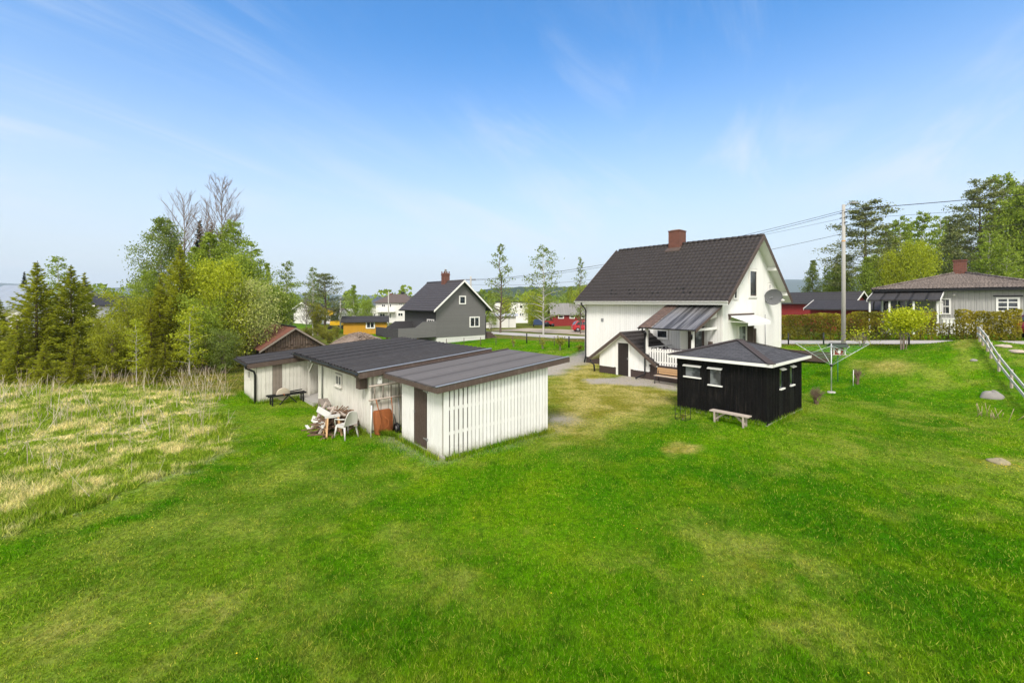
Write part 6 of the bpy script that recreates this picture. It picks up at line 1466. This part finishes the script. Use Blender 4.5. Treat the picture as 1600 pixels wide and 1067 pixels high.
def pine(seed, H, Rc, base=.38, limbs=44, per=210, leaf=.14):
    rng = np.random.RandomState(seed); mb = MB(); tr = H * .012 + .03; C = []
    mb.tube([(0, 0, -.2), (rng.normal(0, .1), 0, H * .5), (0, 0, H)], [tr, tr * .75, .02], 7, False)
    for k in range(limbs):
        f = base + (1 - base) * (k + rng.rand()) / limbs; g = (f - base) / (1 - base); ln = Rc * (1.05 - .75 * g ** 1.4) * (.55 + .45 * min(1, g * 4)) * rng.uniform(.6, 1.2); az = k * 2.4 + rng.normal(0, .4)
        p0 = Vector((0, 0, H * f)); e = p0 + Vector((math.cos(az), math.sin(az), .10 + .5 * g)) * ln; mb.tube([p0, p0.lerp(e, .6) + Vector((0, 0, -.04 * ln)), e], [tr * .35 * (1 - f) + .02, .02, .006], 4, False)
        for j in range(4):
            c = p0.lerp(e, rng.uniform(.5, 1.05)); n = per // 4; s_ = .16 + .12 * ln; q = np.array(c)[None] + rng.normal(0, 1, (n, 3)) * s_ * np.array([1, 1, .42]); C.append(q)
    C = np.concatenate(C); V, F = leaves(C, leaf, rng, .4, .35); return mb, V, F, rng.rand(len(F))
def bare(seed, H, spread=.42, depth=4, base=.35):
    rng = random.Random(seed); mb = MB()
    def grow(p, d, ln, r, k):
        m_ = p + d * ln * .5 + Vector((rng.gauss(0, .03), rng.gauss(0, .03), 0)) * ln; q = p + d * ln + Vector((0, 0, .06 * ln)); mb.tube([p, m_, q], [r, r * .8, r * .5], 4 if k > 2 else 3, False)
        if k == 0: return
        for i in range(rng.randint(4, 6)):
            s_ = .25 + .75 * (i + rng.random()) / 5; a = Vector((rng.gauss(0, 1), rng.gauss(0, 1), rng.gauss(.35, .35))); nd = (d + a * spread).normalized(); b = p.lerp(q, min(1, s_)); grow(b, nd, ln * rng.uniform(.35, .62), max(.004, r * .5), k - 1)
    tr = H * .0085; top = Vector((.05 * H * rng.gauss(0, .3), 0, H * .93)); mid = Vector((.02 * H, .0, H * .5)); mb.tube([(0, 0, -.2), tuple(mid), tuple(top)], [tr * 1.3, tr * .75, .008], 7, False)
    n = 26
    for i in range(n):
        f = base + (.97 - base) * i / (n - 1); z = H * f; g = (f - base) / (1 - base); a = i * 2.4 + rng.gauss(0, .3); up = 1.15 + .8 * g; p = Vector((.02 * H * min(1, f * 2), 0, z)) if f < .5 else mid.lerp(top, (f - .5) / .43)
        grow(p, Vector((math.cos(a), math.sin(a), up)).normalized(), H * (.22 - .15 * g) * rng.uniform(.8, 1.15), tr * (.42 - .26 * g), depth - 1)
    return mb
PROTO = {}
def tree(key, name, label, x, y, h, m_leaf, m_bark=None, rz=None, group=None, cat='tree', wide=1.0):
    """plant a tree of the given model, scaled to height h; copies share their meshes"""
    mdl, Hm = MODELS[key]; z = tz(x, y); k = h / Hm; seed_ = int(abs(x * 13 + y * 7) * 10) % 1000
    rz = rz if rz is not None else (seed_ * .37) % 6.28
    ck = (key, m_leaf)
    if ck in PROTO:
        o = copy_thing(PROTO[ck], label, (x, y, z), rz, (k * wide, k * wide, k), group); o.name = name; return o
    o = thing(name, label, cat, (x, y, z), rz, group); o.scale = (k * wide, k * wide, k)
    r_ = mdl()
    if isinstance(r_, MB): r_.build('trunk', m_bark or M['twig'], o)
    else:
        mb, V, F, rnd = r_; mb.build('trunk', m_bark or M['bark'], o); arr_mesh('crown', V, F, LM[m_leaf], o, rnd)
    PROTO[ck] = o; return o
MODELS = {
 'spruce1': (lambda: conifer(1, 8.0, 3.3, leaf=.10), 8.0), 'spruce2': (lambda: conifer(2, 8.0, 3.8, droop=.22, leaf=.10), 8.0), 'spruce3': (lambda: conifer(3, 6.5, 2.1, thin=.1), 6.5), 'spruce4': (lambda: conifer(14, 3.2, 1.15, leaf=.075), 3.2),
 'darkspruce': (lambda: conifer(4, 14.0, 2.6, leaf=.17), 14.0),
 'birch1': (lambda: deciduous(5, 13, 3.2, .18, 78, 230, .088, 'oval', droop=.18), 13.0), 'birch2': (lambda: deciduous(6, 12, 2.8, .12, 70, 200, .095, 'cone', droop=.15), 12.0),
 'slim': (lambda: deciduous(7, 11, 1.9, .15, 48, 66, .095, 'column', .12), 11.0), 'sparse': (lambda: deciduous(8, 13, 3.4, .10, 46, 46, .125, 'cone', .15, spread=.22), 13.0),
 'sparse2': (lambda: deciduous(18, 13, 3.4, .12, 44, 50, .13, 'oval', .15, spread=.24), 13.0),
 'airy': (lambda: deciduous(9, 17, 3.6, .15, 62, 95, .16, 'oval', .20, spread=.26), 17.0), 'airy2': (lambda: deciduous(19, 18, 3.2, .12, 66, 95, .16, 'column', .20, spread=.26), 18.0),
 'round': (lambda: deciduous(10, 6.2, 3.0, .04, 84, 120, .085, 'round', spread=.34, stems=3, lean=.08), 6.2), 'willow': (lambda: deciduous(11, 6.5, 2.4, .05, 76, 170, .075, 'vase', .05, spread=.30, stems=5, lean=.14), 6.5),
 'dense': (lambda: deciduous(12, 15, 4.8, .04, 90, 240, .15, 'oval', spread=.34), 15.0), 'maple': (lambda: deciduous(13, 8, 3.6, .05, 80, 240, .092, 'round', spread=.34), 8.0),
 'young': (lambda: deciduous(15, 5.0, 1.1, .14, 38, 60, .055, 'column', .028, spread=.3), 5.0),
 'pine1': (lambda: pine(16, 14, 4.4, .25, 52, 240), 14.0), 'pine2': (lambda: pine(17, 18, 4.6, .30, 58, 230, .16), 18.0), 'pine3': (lambda: pine(27, 9, 2.8, .2, 46, 200, .095), 9.0),
 'bare1': (lambda: bare(20, 14, .42, 4, .42), 14.0), 'bare2': (lambda: bare(23, 13, .36, 3, .5), 13.0), 'greybare': (lambda: bare(22, 6.5, .6, 4, .2), 6.5),
}
def ph(px, py_top, Y0):      # x and height of a tree with its top at a point of the view and its foot at depth Y0
    x = at(px, Y0); return x, Y0, zat(py_top, Y0) - tz(x, Y0)
T = tree
x, y, h = ph(57, 407, 25.5); T('spruce1', 'spruce_tree', 'tall green spruce with orange topped leader in front of the white gable house', x, y, h, 'spruce', group='spruces along the meadow edge')
x, y, h = ph(111, 413, 26.5); T('spruce2', 'spruce_tree', 'broad bright green spruce with thin curved leader before the white gable house', x, y, h, 'spruce', group='spruces along the meadow edge')
x, y, h = ph(132, 427, 29); T('spruce3', 'spruce_tree', 'slender spruce with bare brown leader between broad spruce and grey roof garage', x, y, h, 'spruce', group='spruces along the meadow edge')
x, y, h = ph(-4, 463, 25); T('spruce1', 'spruce_tree', 'spruce cut by the left picture edge', x, y, h, 'spruce', rz=2.0, group='spruces along the meadow edge', wide=1.15)
x, y, h = ph(78, 478, 28); T('spruce2', 'spruce_tree', 'shorter spruce filling the gap between the two tall spruces', x, y, h, 'spruce', rz=1.0, group='spruces along the meadow edge')
x, y, h = ph(28, 500, 24); T('spruce4', 'young_spruce', 'low young spruce at the meadow edge by the leftmost spruce', x, y, h, 'spruce', group='young spruces at the meadow edge')
x, y, h = ph(69, 535, 23); T('spruce4', 'young_spruce', 'smallest young spruce before the tall green spruce', x, y, h, 'spruce', rz=2, group='young spruces at the meadow edge')
x, y, h = ph(116, 530, 23.2); T('spruce4', 'young_spruce', 'bushy young spruce before the broad bright green spruce', x, y, h, 'spruce_y', group='young spruces at the meadow edge')
x, y, h = ph(155, 500, 26); T('spruce4', 'young_spruce', 'young spruce below the grey roof garage', x, y, h, 'spruce', rz=4, group='young spruces at the meadow edge')
x, y, h = ph(92, 404, 36); T('slim', 'birch_tree', 'thin pale birch rising between the two tall spruces', x, y, h, 'birch', M['birch_bark'])
x, y, h = ph(38, 424, 95); T('darkspruce', 'dark_spruce', 'small dark spruce behind the metal roofed white building', x, y, h, 'dark')
x, y, h = ph(205, 468, 27.5); T('willow', 'willow_bush', 'yellow green willow thicket right of the grey roof garage', x, y, h, 'willow', M['twig'], wide=.9, cat='bush')
x, y, h = ph(178, 505, 25.5); T('willow', 'willow_bush', 'low willow thicket at the meadow edge below the garage', x, y, h, 'willow', M['twig'], rz=2, cat='bush')
x, y, h = ph(236, 470, 26.5); T('spruce3', 'spruce_tree', 'orange tinged spruce among the willows left of the tree group', x, y, h, 'spruce_y', group='spruces along the meadow edge')
x, y, h = ph(213, 500, 24.5); T('young', 'young_birch', 'young birch with white stem before the willow thicket', x, y, h, 'lime', M['birch_bark'])
x, y, h = ph(281, 380, 28.5); T('spruce2', 'spruce_tree', 'tallest spruce at the heart of the tree group', x, y, h, 'spruce', rz=3, group='spruces along the meadow edge', wide=.85)
x, y, h = ph(250, 430, 28); T('spruce1', 'spruce_tree', 'yellowish spruce under the big drooping birch', x, y, h, 'spruce_y', rz=3, group='spruces along the meadow edge', wide=.8)
x, y, h = ph(258, 535, 24.5); T('spruce4', 'young_spruce', 'young spruce with yellow tips before the tallest spruce', x, y, h, 'spruce_y', rz=5, group='young spruces at the meadow edge')
x, y, h = ph(238, 545, 23.8); T('spruce4', 'young_spruce', 'tiny young spruce at the meadow edge before the yellowish spruce', x, y, h, 'spruce_y', rz=1, group='young spruces at the meadow edge')
x, y, h = ph(296, 478, 25.8); T('young', 'young_birch', 'young light green birch with white stems before the tallest spruce', x, y, h, 'lime', M['birch_bark'], rz=2, wide=1.25)
x, y, h = ph(254, 345, 36); T('birch1', 'birch_tree', 'big drooping birch on the outer side of the tree group', x, y, h, 'birch_dark', M['birch_bark'], wide=.88)
x, y, h = ph(330, 366, 37); T('birch2', 'birch_tree', 'full birch in the middle of the tree group', x, y, h, 'birch', M['birch_bark'])
x, y, h = ph(362, 350, 40); T('birch1', 'birch_tree', 'tall birch under the largest bare tree', x, y, h, 'birch', M['birch_bark'], rz=2, wide=.8)
x, y, h = ph(394, 380, 38); T('slim', 'birch_tree', 'loose birch with reaching side branches above the blossoming cherry', x, y, h, 'birch', M['birch_bark'], rz=4, wide=1.5)
x, y, h = ph(345, 288, 42); T('bare1', 'bare_tree', 'largest leafless tree topping the tree group', x, y, h, 'birch', M['twig'], group='leafless trees in the tree group')
x, y, h = ph(286, 312, 41); T('bare2', 'bare_tree', 'thinner leafless tree between drooping birch and dark spruce tip', x, y, h, 'birch', M['twig'], group='leafless trees in the tree group')
x, y, h = ph(312, 343, 50); T('darkspruce', 'dark_spruce', 'dark spruce tip showing above the middle birch', x, y, h, 'dark', rz=1)
x, y, h = ph(330, 351, 52); T('darkspruce', 'dark_spruce', 'second dark spruce tip just below the largest bare tree', x, y, h, 'dark', rz=2)
x, y, h = ph(345, 424, 30); T('maple', 'leafy_tree', 'bright lime green bushy tree beside the tallest spruce', x, y, h, 'lime', wide=.72)
x, y, h = ph(302, 388, 34); T('birch2', 'birch_tree', 'fresh green birch between the tallest spruce and the thinner leafless tree', x, y, h, 'birch', M['birch_bark'], rz=5, wide=.9)
x, y, h = ph(232, 425, 33); T('birch1', 'birch_tree', 'lower fresh green birch at the outer foot of the tree group', x, y, h, 'birch', M['birch_bark'], rz=4, wide=.85)
x, y, h = ph(222, 478, 29); T('maple', 'leafy_tree', 'rounded green tree behind the willow thicket', x, y, h, 'birch', rz=3, wide=.75)
x, y, h = ph(378, 415, 36); T('maple', 'leafy_tree', 'rounded green tree behind the blossoming cherry', x, y, h, 'birch', rz=4, wide=.7)
x, y, h = ph(320, 470, 28); T('willow', 'willow_bush', 'dense green willow between the young birch and the cherry', x, y, h, 'birch', M['twig'], rz=1, cat='bush')
x, y, h = ph(384, 446, 31); T('round', 'cherry_tree', 'round bird cherry covered in cream blossom beside the old barn', x, y, h, 'bloom', wide=.80)
x, y, h = ph(350, 520, 27.0); T('willow', 'willow_bush', 'low green thicket under the blossoming cherry', x, y, h, 'birch_dark', M['twig'], rz=3, wide=1.1, cat='bush')
x, y, h = ph(418, 412, 46); T('birch2', 'birch_tree', 'light green slim birch behind the blossoming cherry', x, y, h, 'birch', M['birch_bark'], rz=1, wide=.5)
x, y, h = ph(447, 411, 48); T('slim', 'birch_tree', 'airy narrow birch between cherry and pine', x, y, h, 'birch_dark', M['birch_bark'], rz=2, wide=1.1)
x, y, h = ph(432, 450, 46); T('willow', 'willow_bush', 'green thicket under the airy narrow birch', x, y, h, 'birch', M['twig'], rz=5, cat='bush', wide=1.0)
x, y, h = ph(489, 420, 58); T('slim', 'birch_tree', 'thin leaning birch just left of the dark pine', x, y, h, 'birch_dark', M['birch_bark'], rz=3, wide=.8)
x, y, h = ph(507, 431, 62); T('pine3', 'pine_tree', 'dark round topped pine standing alone beyond the old barn', x, y, h, 'pine', wide=1.4)
x, y, h = ph(478, 462, 55); T('greybare', 'grey_tree', 'low gnarled leafless grey tree beyond the barn roof', x, y, h, 'birch', mat('grey bark', (.20, .17, .155), .95, .2, 5), wide=1.1)
x, y, h = ph(497, 478, 58); T('willow', 'bush', 'brownish bush beneath the pine', x, y, h, 'shrub', M['twig'], rz=2, cat='bush')
x, y, h = ph(553, 446, 85); T('birch2', 'poplar_tree', 'bright green pointed tree behind the yellow shed', x, y, h, 'birch', wide=.95)
x, y, h = ph(572, 473, 95); T('maple', 'leafy_tree', 'rounded green tree between the pointed tree and the large white house', x, y, h, 'birch', rz=1, wide=.8)
# rough shrubs before the yellow shed
for i, (px, pt, Y0, wd, lab) in enumerate(((482, 513, 50, 1.3, 'yellow green rough shrub beyond the barn roof'), (505, 509, 52, 1.3, 'middle rough shrub between barn and yellow shed'), (526, 510, 53, 1.0, 'rough shrub at the corner of the yellow shed'), (515, 525, 47, 1.4, 'lowest rough shrub before the gravel heap'))):
    x, y, h = ph(px, pt, Y0); T('willow', 'bush', lab, x, y, max(h, 1.4), 'shrub', M['twig'], rz=i, cat='bush', wide=wd, group='rough shrubs near the yellow shed')
# roadside birches
x, y, h = ph(782, 383, 62); T('sparse', 'birch_tree', 'roadside birch standing nearest the grey house', x, y, h, 'birch_dark', M['bark'], rz=0, group='birches along the road')
x, y, h = ph(849, 388, 58); T('sparse2', 'birch_tree', 'roadside birch with forked open crown before the blue trailer', x, y, h, 'birch_dark', M['birch_bark'], rz=1, group='birches along the road')
x, y, h = ph(907, 404, 57); T('sparse', 'birch_tree', 'smallest roadside birch beside the corner of the white house', x, y, h, 'birch_dark', M['birch_bark'], rz=2, group='birches along the road', wide=.7)
for i, (px, pt, Y0, k_, wd, lf, lab) in enumerate(((765, 455, 76, 'birch2', 1.0, 'birch', 'yellow green birch crown behind the roadside birch by the grey house'), (790, 470, 90, 'maple', .6, 'lime', 'golden green tree between white hall and low garage'), (835, 462, 90, 'maple', .9, 'lime', 'bright tree behind the blue trailer'), (858, 455, 96, 'birch2', 1.0, 'birch', 'green tree behind the red tractor'), (890, 448, 100, 'birch2', 1.1, 'birch', 'green tree behind the red shed roof'), (915, 452, 92, 'maple', 1.0, 'lime', 'light green tree behind the far end of the red shed'), (750, 458, 100, 'birch2', 1.0, 'birch_dark', 'dull green tree behind the grey house gable'))):
    x, y, h = ph(px, pt, Y0); T(k_, 'leafy_tree', lab, x, y, h, lf, M['bark'], rz=i * 1.3, wide=wd)
# ---- the wood behind the neighbours' house
for i, (key, px, pt, Y0, wd, lf, nm, lab) in enumerate((
 ('pine2', 1352, 324, 66, 1.25, 'pine', 'pine_tree', 'big dark pine behind the lamp pole'), ('pine1', 1318, 402, 74, .8, 'pine', 'pine_tree', 'shorter dark pine left of the lamp pole'),
 ('birch2', 1270, 408, 78, .9, 'birch_dark', 'birch_tree', 'rounded birch above the red outbuilding roof'), ('dense', 1360, 405, 62, .7, 'birch', 'leafy_tree', 'green leafy tree at the foot of the big pine'),
 ('dense', 1312, 420, 70, .75, 'birch', 'leafy_tree', 'green tree behind the ridge of the red outbuilding'), ('airy', 1408, 345, 66, .8, 'birch', 'birch_tree', 'airy birch between big pine and lime green maple'),
 ('airy2', 1440, 334, 70, .85, 'birch', 'birch_tree', 'tall airy birch above the lime green maple'), ('airy', 1468, 342, 76, .8, 'birch', 'birch_tree', 'airy birch right of the lime green maple'),
 ('maple', 1432, 390, 58, .52, 'lime', 'maple_tree', 'lime green maple behind the porch roof of the neighbour house'), ('maple', 1394, 405, 60, .42, 'lime', 'leafy_tree', 'lime green tree left of the maple'),
 ('airy', 1384, 358, 74, .8, 'birch', 'birch_tree', 'pale birch just right of the big dark pine'), ('airy2', 1424, 348, 82, .9, 'birch', 'birch_tree', 'pale narrow birch behind the lime green maple'), ('airy2', 1484, 352, 84, .9, 'birch', 'birch_tree', 'pale birch left of the brownish pine'), ('airy', 1292, 420, 72, .7, 'birch', 'birch_tree', 'small pale birch left of the lamp pole'),
 ('pine2', 1496, 344, 68, .85, 'pine', 'pine_tree', 'brownish pine behind the neighbour chimney'), ('pine2', 1531, 293, 62, .9, 'pine', 'pine_tree', 'tall thin pine right of the neighbour chimney'),
 ('airy2', 1562, 276, 64, .95, 'birch', 'birch_tree', 'tallest birch in the wood above the neighbour roof'), ('dense', 1602, 300, 58, .7, 'birch', 'leafy_tree', 'dense green tree at the right picture edge'),
 ('airy', 1545, 365, 56, .9, 'birch', 'birch_tree', 'lower birch under the tall thin pine'), ('airy', 1575, 380, 54, .9, 'birch', 'birch_tree', 'leafy birch low above the right end of the neighbour roof'),
 ('pine2', 1590, 292, 72, .8, 'pine', 'pine_tree', 'pine half hidden by the dense green tree'), ('airy', 1510, 390, 80, 1.0, 'birch', 'birch_tree', 'faint birch between the two slim pines'),
 ('dense', 1462, 405, 84, .7, 'birch', 'leafy_tree', 'far green tree seen between maple and chimney'), ('dense', 1535, 405, 84, .8, 'birch', 'leafy_tree', 'far green tree behind the tall thin pine'), ('dense', 1400, 412, 88, .8, 'birch', 'leafy_tree', 'far green tree behind the airy birch by the big pine'))):
    x, y, h = ph(px, pt, Y0); T(key, nm, lab, x, y, h, lf, M['birch_bark'] if nm == 'birch_tree' else M['bark'], rz=i * 1.7, wide=wd, group='trees of the wood behind the neighbour house')

# ================================================================== hedge, bushes, saplings
def hedge(label, va, vb, u0, h, dens, mk, name='thuja_hedge', thick=1.0, seed=1, gap=.0):
    rng = np.random.RandomState(seed); n = int(abs(va - vb) * h * dens); 
    v = rng.uniform(min(va, vb), max(va, vb), n); zz_ = rng.rand(n) ** .85; prof = 1 - .45 * zz_ ** 3
    sh = .78 + .22 * vnoise(v * 1.7, zz_ * 3, 1.0, seed) ; side = rng.rand(n)
    u = u0 + thick / 2 + (rng.rand(n) - .5) * thick * prof * np.where(side < .6, 1, .6); u = np.where(side < .55, u0 + thick / 2 - thick * .5 * prof * (sh + rng.normal(0, .05, n)) , u)
    hh = h * (.90 + .16 * vnoise(v * 1.3, v * 0, 1.0, seed + 5)); zt_ = zz_ * hh
    if gap: k = vnoise(v * 1.1, zt_ * .6, 1.0, seed + 9) > gap; u, v, zt_ = u[k], v[k], zt_[k]
    x, y = W(u, v); z = terr(x, y) + zt_; C = np.stack([x, y, z], 1); V, F = leaves(C, .075, rng, 0, .5)
    xm, ym = W(u0 + thick / 2, (va + vb) / 2); zm = tz(xm, ym)
    o = thing(name, label, 'hedge', (xm, ym, zm), 0, 'clipped thuja hedges along the lane')
    V = V - np.array([xm, ym, zm])
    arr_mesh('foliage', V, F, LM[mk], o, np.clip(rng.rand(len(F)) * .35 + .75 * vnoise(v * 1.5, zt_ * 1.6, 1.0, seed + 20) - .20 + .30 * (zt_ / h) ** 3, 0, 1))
    mb = MB(); vv_ = min(va, vb) + .3
    while vv_ < max(va, vb) - .2:
        a, b_ = W(u0 + thick / 2, vv_); zb_ = tz(a, b_); mb.tube([(a - xm, b_ - ym, zb_ - zm - .1), (a - xm + rng.normal(0, .05), b_ - ym, zb_ - zm + h * .75)], [.05, .02], 5, False); vv_ += .55
    mb.build('stems', M['bark'], o); return o
def vat(px, u):      # v of the point where a view column crosses the line of constant u
    k = (px - 800) / FPX; y = u / (k * CA + SA); return UV(k * y, y)[1]
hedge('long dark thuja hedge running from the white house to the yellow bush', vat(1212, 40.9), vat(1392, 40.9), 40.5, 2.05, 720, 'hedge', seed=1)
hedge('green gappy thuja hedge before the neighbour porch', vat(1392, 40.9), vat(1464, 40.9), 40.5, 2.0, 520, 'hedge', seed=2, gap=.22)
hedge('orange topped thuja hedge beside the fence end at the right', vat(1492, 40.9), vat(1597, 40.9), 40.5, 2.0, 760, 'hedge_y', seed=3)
hedge('low thin hedge gap where the porch railing shows', vat(1464, 41.6), vat(1492, 41.6), 41.2, 1.1, 420, 'hedge', seed=4, thick=.6)
rng0 = np.random.RandomState(50)
def bush(name, label, px, py, hpx, wpx, mk, n, leaf=.045, stems=7, seed=1, low=.3, cat='bush', group=None):
    x, y, z = G(px, py); hh = hpx / FPX * y; ww = wpx / FPX * y / 2; rng = np.random.RandomState(seed); o = thing(name, label, cat, (x, y, z), 0, group); mb = MB(); C = []
    for k in range(stems):
        a = rng.uniform(0, 6.28); r0 = ww * rng.uniform(.1, .75); e = Vector((r0 * math.cos(a), r0 * math.sin(a), hh * rng.uniform(.65, .95))); m_ = Vector((r0 * .35 * math.cos(a), r0 * .35 * math.sin(a), e.z * .5)); mb.tube([(.25 * e.x, .25 * e.y, -.05), m_, e], [.022, .014, .005], 5, False)
        for j in range(5):
            f = rng.uniform(.35, .95); p = m_.lerp(e, f); d = Vector((rng.normal(0, .6), rng.normal(0, .6), rng.uniform(.2, .9))) * ww * .45; mb.tube([p, p + d], [.008, .003], 3, False)
            if n: C.append(np.array(p + d)[None] + rng.normal(0, 1, (n // (stems * 5), 3)) * ww * .28)
    mb.build('stems', M['twig'], o)
    if n:
        C = np.concatenate(C); C = C[C[:, 2] > hh * low]; V, F = leaves(C, leaf, rng); arr_mesh('foliage', V, F, LM[mk], o, rng.rand(len(F)))
    return o
bush('yellow_bush', 'yellow green flowering bush on bare stems before the hedge', 1410, 546, 57, 52, 'yellow', 4600, .055, 9, 3)
def twig_bush(label, px, py, hpx, wpx, seed, tight=1.0):
    x, y, z = G(px, py); hh = hpx / FPX * y; ww = wpx / FPX * y / 2; rng = random.Random(seed); o = thing('twig_bush', label, 'bush', (x, y, z), 0, 'leafless pruned bushes on the lawn'); mb = MB()
    def tw(p, d, ln, r, k):
        q = p + d * ln; mb.tube([p, q], [r, r * .6], 4, False)
        if k:
            for i in range(3): tw(p + d * ln * rng.uniform(.5, 1), (d + Vector((rng.gauss(0, .5), rng.gauss(0, .5), rng.gauss(.2, .3))) * tight).normalized(), ln * rng.uniform(.5, .8), r * .6, k - 1)
    for i in range(16):
        a = rng.uniform(0, 6.28); s_ = ww * .8 / hh; tw(Vector((rng.gauss(0, .05), rng.gauss(0, .05), -.03)), Vector((math.cos(a) * s_ * rng.random(), math.sin(a) * s_ * rng.random(), 1)).normalized(), hh * .42, .014, 3)
    mb.build('branches', mat('red brown twigs', (.21, .14, .10), .95, .2, 6), o); return o
twig_bush('pruned leafless bush on the lawn between hut and clothes dryer', 1275, 631, 30, 24, 5)
tb = twig_bush('narrow leafless bush with white stake behind the clothes dryer', 1340, 600, 27, 16, 6, .55)
MB().tube([(-.30, -.1, -.1), (-.28, -.1, .72)], .013, 6).build('stake', M['trim'], tb)
for i, (px, py, h_, lab) in enumerate(((848, 545, 13, 'thin sapling on the far lawn left of the leafy sapling'), (876, 547, 18, 'leafy sapling on the far lawn near the black fence post'), (905, 549, 9, 'small round shrub on the far lawn by the white house corner'), (803, 541, 9, 'low shrub on the far lawn beside the wire fence'))):
    bush('garden_shrub', lab, px, py, h_, 16 if i < 2 else 10, 'shrub', [160, 420, 300, 120][i], .06, 5, 30 + i, .15, group='young shrubs on the far lawn')
bush('lane_weeds', 'tall leafy weeds at the foot of the lamp pole', 1350, 541, 16, 50, 'yellow', 240, .05, 8, 40, .3, 'weeds')
bush('planter_plant', 'small reddish plant growing in the wire planter', 1067, 655, 7, 7, 'spruce_y', 90, .03, 5, 41, .1, 'plant')
# dry stems by the boulder
x, y, z = G(1560, 655); mb = MB(); r_ = random.Random(4)
for i in range(16):
    a = r_.gauss(0, .28); b_ = r_.gauss(0, .25); mb.tube([(a, b_, 0), (a + r_.gauss(0, .1), b_ + r_.gauss(0, .1), r_.uniform(.15, .55))], .010, 4)
o = mb.build('dry_stems', m_stalk); o.location = (x, y, z); tag(o, 'cluster of pale dry cut stems below the boulder', 'dry plant')

# ================================================================== hills and the far wood
def hill(name, x0, x1, Y0, prof, seed, m):
    """a real ridge: height along x from prof, falling away in front and behind"""
    nx_ = 160; rows = []
    for j, (dy, k) in enumerate(((-.34, 0), (-.26, .22), (-.18, .5), (-.09, .82), (0, 1), (.12, .8), (.3, 0))):
        row = []
        for i in range(nx_ + 1):
            x = x0 + (x1 - x0) * i / nx_; hgt = np.interp(x / Y0, [p[0] for p in prof], [p[1] for p in prof]) * Y0
            row.append((x, Y0 * (1 + dy), -6 + k * (hgt + 6) * (1 + .05 * vnoise(np.array(i * .35), np.array(j * 3.), 1.0, seed)) + (1.5 * vnoise(np.array(i * 1.9), np.array(j * 5.), 1., seed + 1) if 0 < k else 0)))
        rows.append(row)
    return tag(MB().grid(rows).build(name, m), kind='structure')
m_forest = mat('forested slope', (.030, .052, .022), .95, .5, .02, .8, .15)
q = lambda px, py: ((px - 800) / FPX, (HOR - py) / FPX)
hill('far_hills', -5200, 5200, 3400, [q(-400, 440), q(0, 442), q(60, 446), q(150, 450), q(230, 449), q(330, 452), q(420, 458), q(520, 460), q(640, 462), q(800, 458), q(1000, 455), q(1180, 442), q(1225, 437), q(1260, 437), q(1330, 445), q(1600, 440), q(2200, 440)], 3, m_forest)
hill('near_hill', -360, 420, 620, [q(400, 476), q(640, 468), q(720, 459), q(770, 447), q(830, 444.5), q(880, 445.5), q(930, 441), q(1000, 440), q(1150, 455), q(1280, 470)], 7, m_forest)
def wood(name, spots, mk, seed, leaf, per):
    rng = np.random.RandomState(seed); Vs, R_ = [], []
    for (x, y, h, w_) in spots:
        z = tz(x, y) - (6 * float(S((math.hypot(x, y) - 250) / 1500)) if math.hypot(x, y) > 250 else 0); n = per; f = rng.rand(n); r0 = w_ * np.sqrt(np.clip(1 - (1.5 * f - .55) ** 2, .02, 1)) * rng.uniform(.5, 1.0, n); a = rng.uniform(0, 6.283, n)
        C = np.stack([x + r0 * np.cos(a), y + r0 * np.sin(a), z + h * (.12 + .88 * f)], 1); V, F = leaves(C, leaf * h, rng); Vs.append(V); R_.append(rng.rand(n) * .7 + .3 * rng.rand())
    V = np.concatenate(Vs); return tag(arr_mesh(name, V, np.arange(len(V)).reshape(-1, 4), LM[mk], rnd=np.concatenate(R_)), kind='stuff')
r2 = np.random.RandomState(77)
sp = []
for i in range(330):
    Y0 = r2.uniform(130, 330); px = r2.uniform(-120, 1720)
    if 1180 < px and Y0 < 150: continue
    sp.append((at(px, Y0), Y0, r2.uniform(5, 10.5) * (1 + .1 * (Y0 > 220)), r2.uniform(2.2, 4.2)))
wood('far_wood', sp, 'birch', 5, .075, 110)
sp = []
for i in range(420):
    Y0 = r2.uniform(440, 615); px = r2.uniform(660, 1250); x = at(px, Y0); k = float(np.interp(Y0, [440, 620], [.1, 1])); hgt = np.interp(x / 620, [p[0] for p in [q(400, 476), q(720, 459), q(830, 444.5), q(1000, 440), q(1280, 470)]], [p[1] for p in [q(400, 476), q(720, 459), q(830, 444.5), q(1000, 440), q(1280, 470)]]) * 620
    sp.append((x, Y0, 9 + max(0, hgt) * k * .85, r2.uniform(4, 7)))
wood('hill_wood', sp, 'birch_dark', 6, .05, 130)
# ================================================================== the air
hm = bpy.data.materials.new('thin haze'); hm.use_nodes = True; t = hm.node_tree; t.nodes.clear()
o_ = N(t, 'ShaderNodeOutputMaterial'); pv = N(t, 'ShaderNodeVolumePrincipled'); pv.inputs['Density'].default_value = 1.6e-4; pv.inputs['Color'].default_value = (.72, .86, 1.0, 1)
L(t, pv.outputs[0], o_.inputs['Volume'])
hzb = MB().box(-5600, 5600, -420, 5600, -22, 330).build('haze', hm); tag(hzb, kind='stuff')
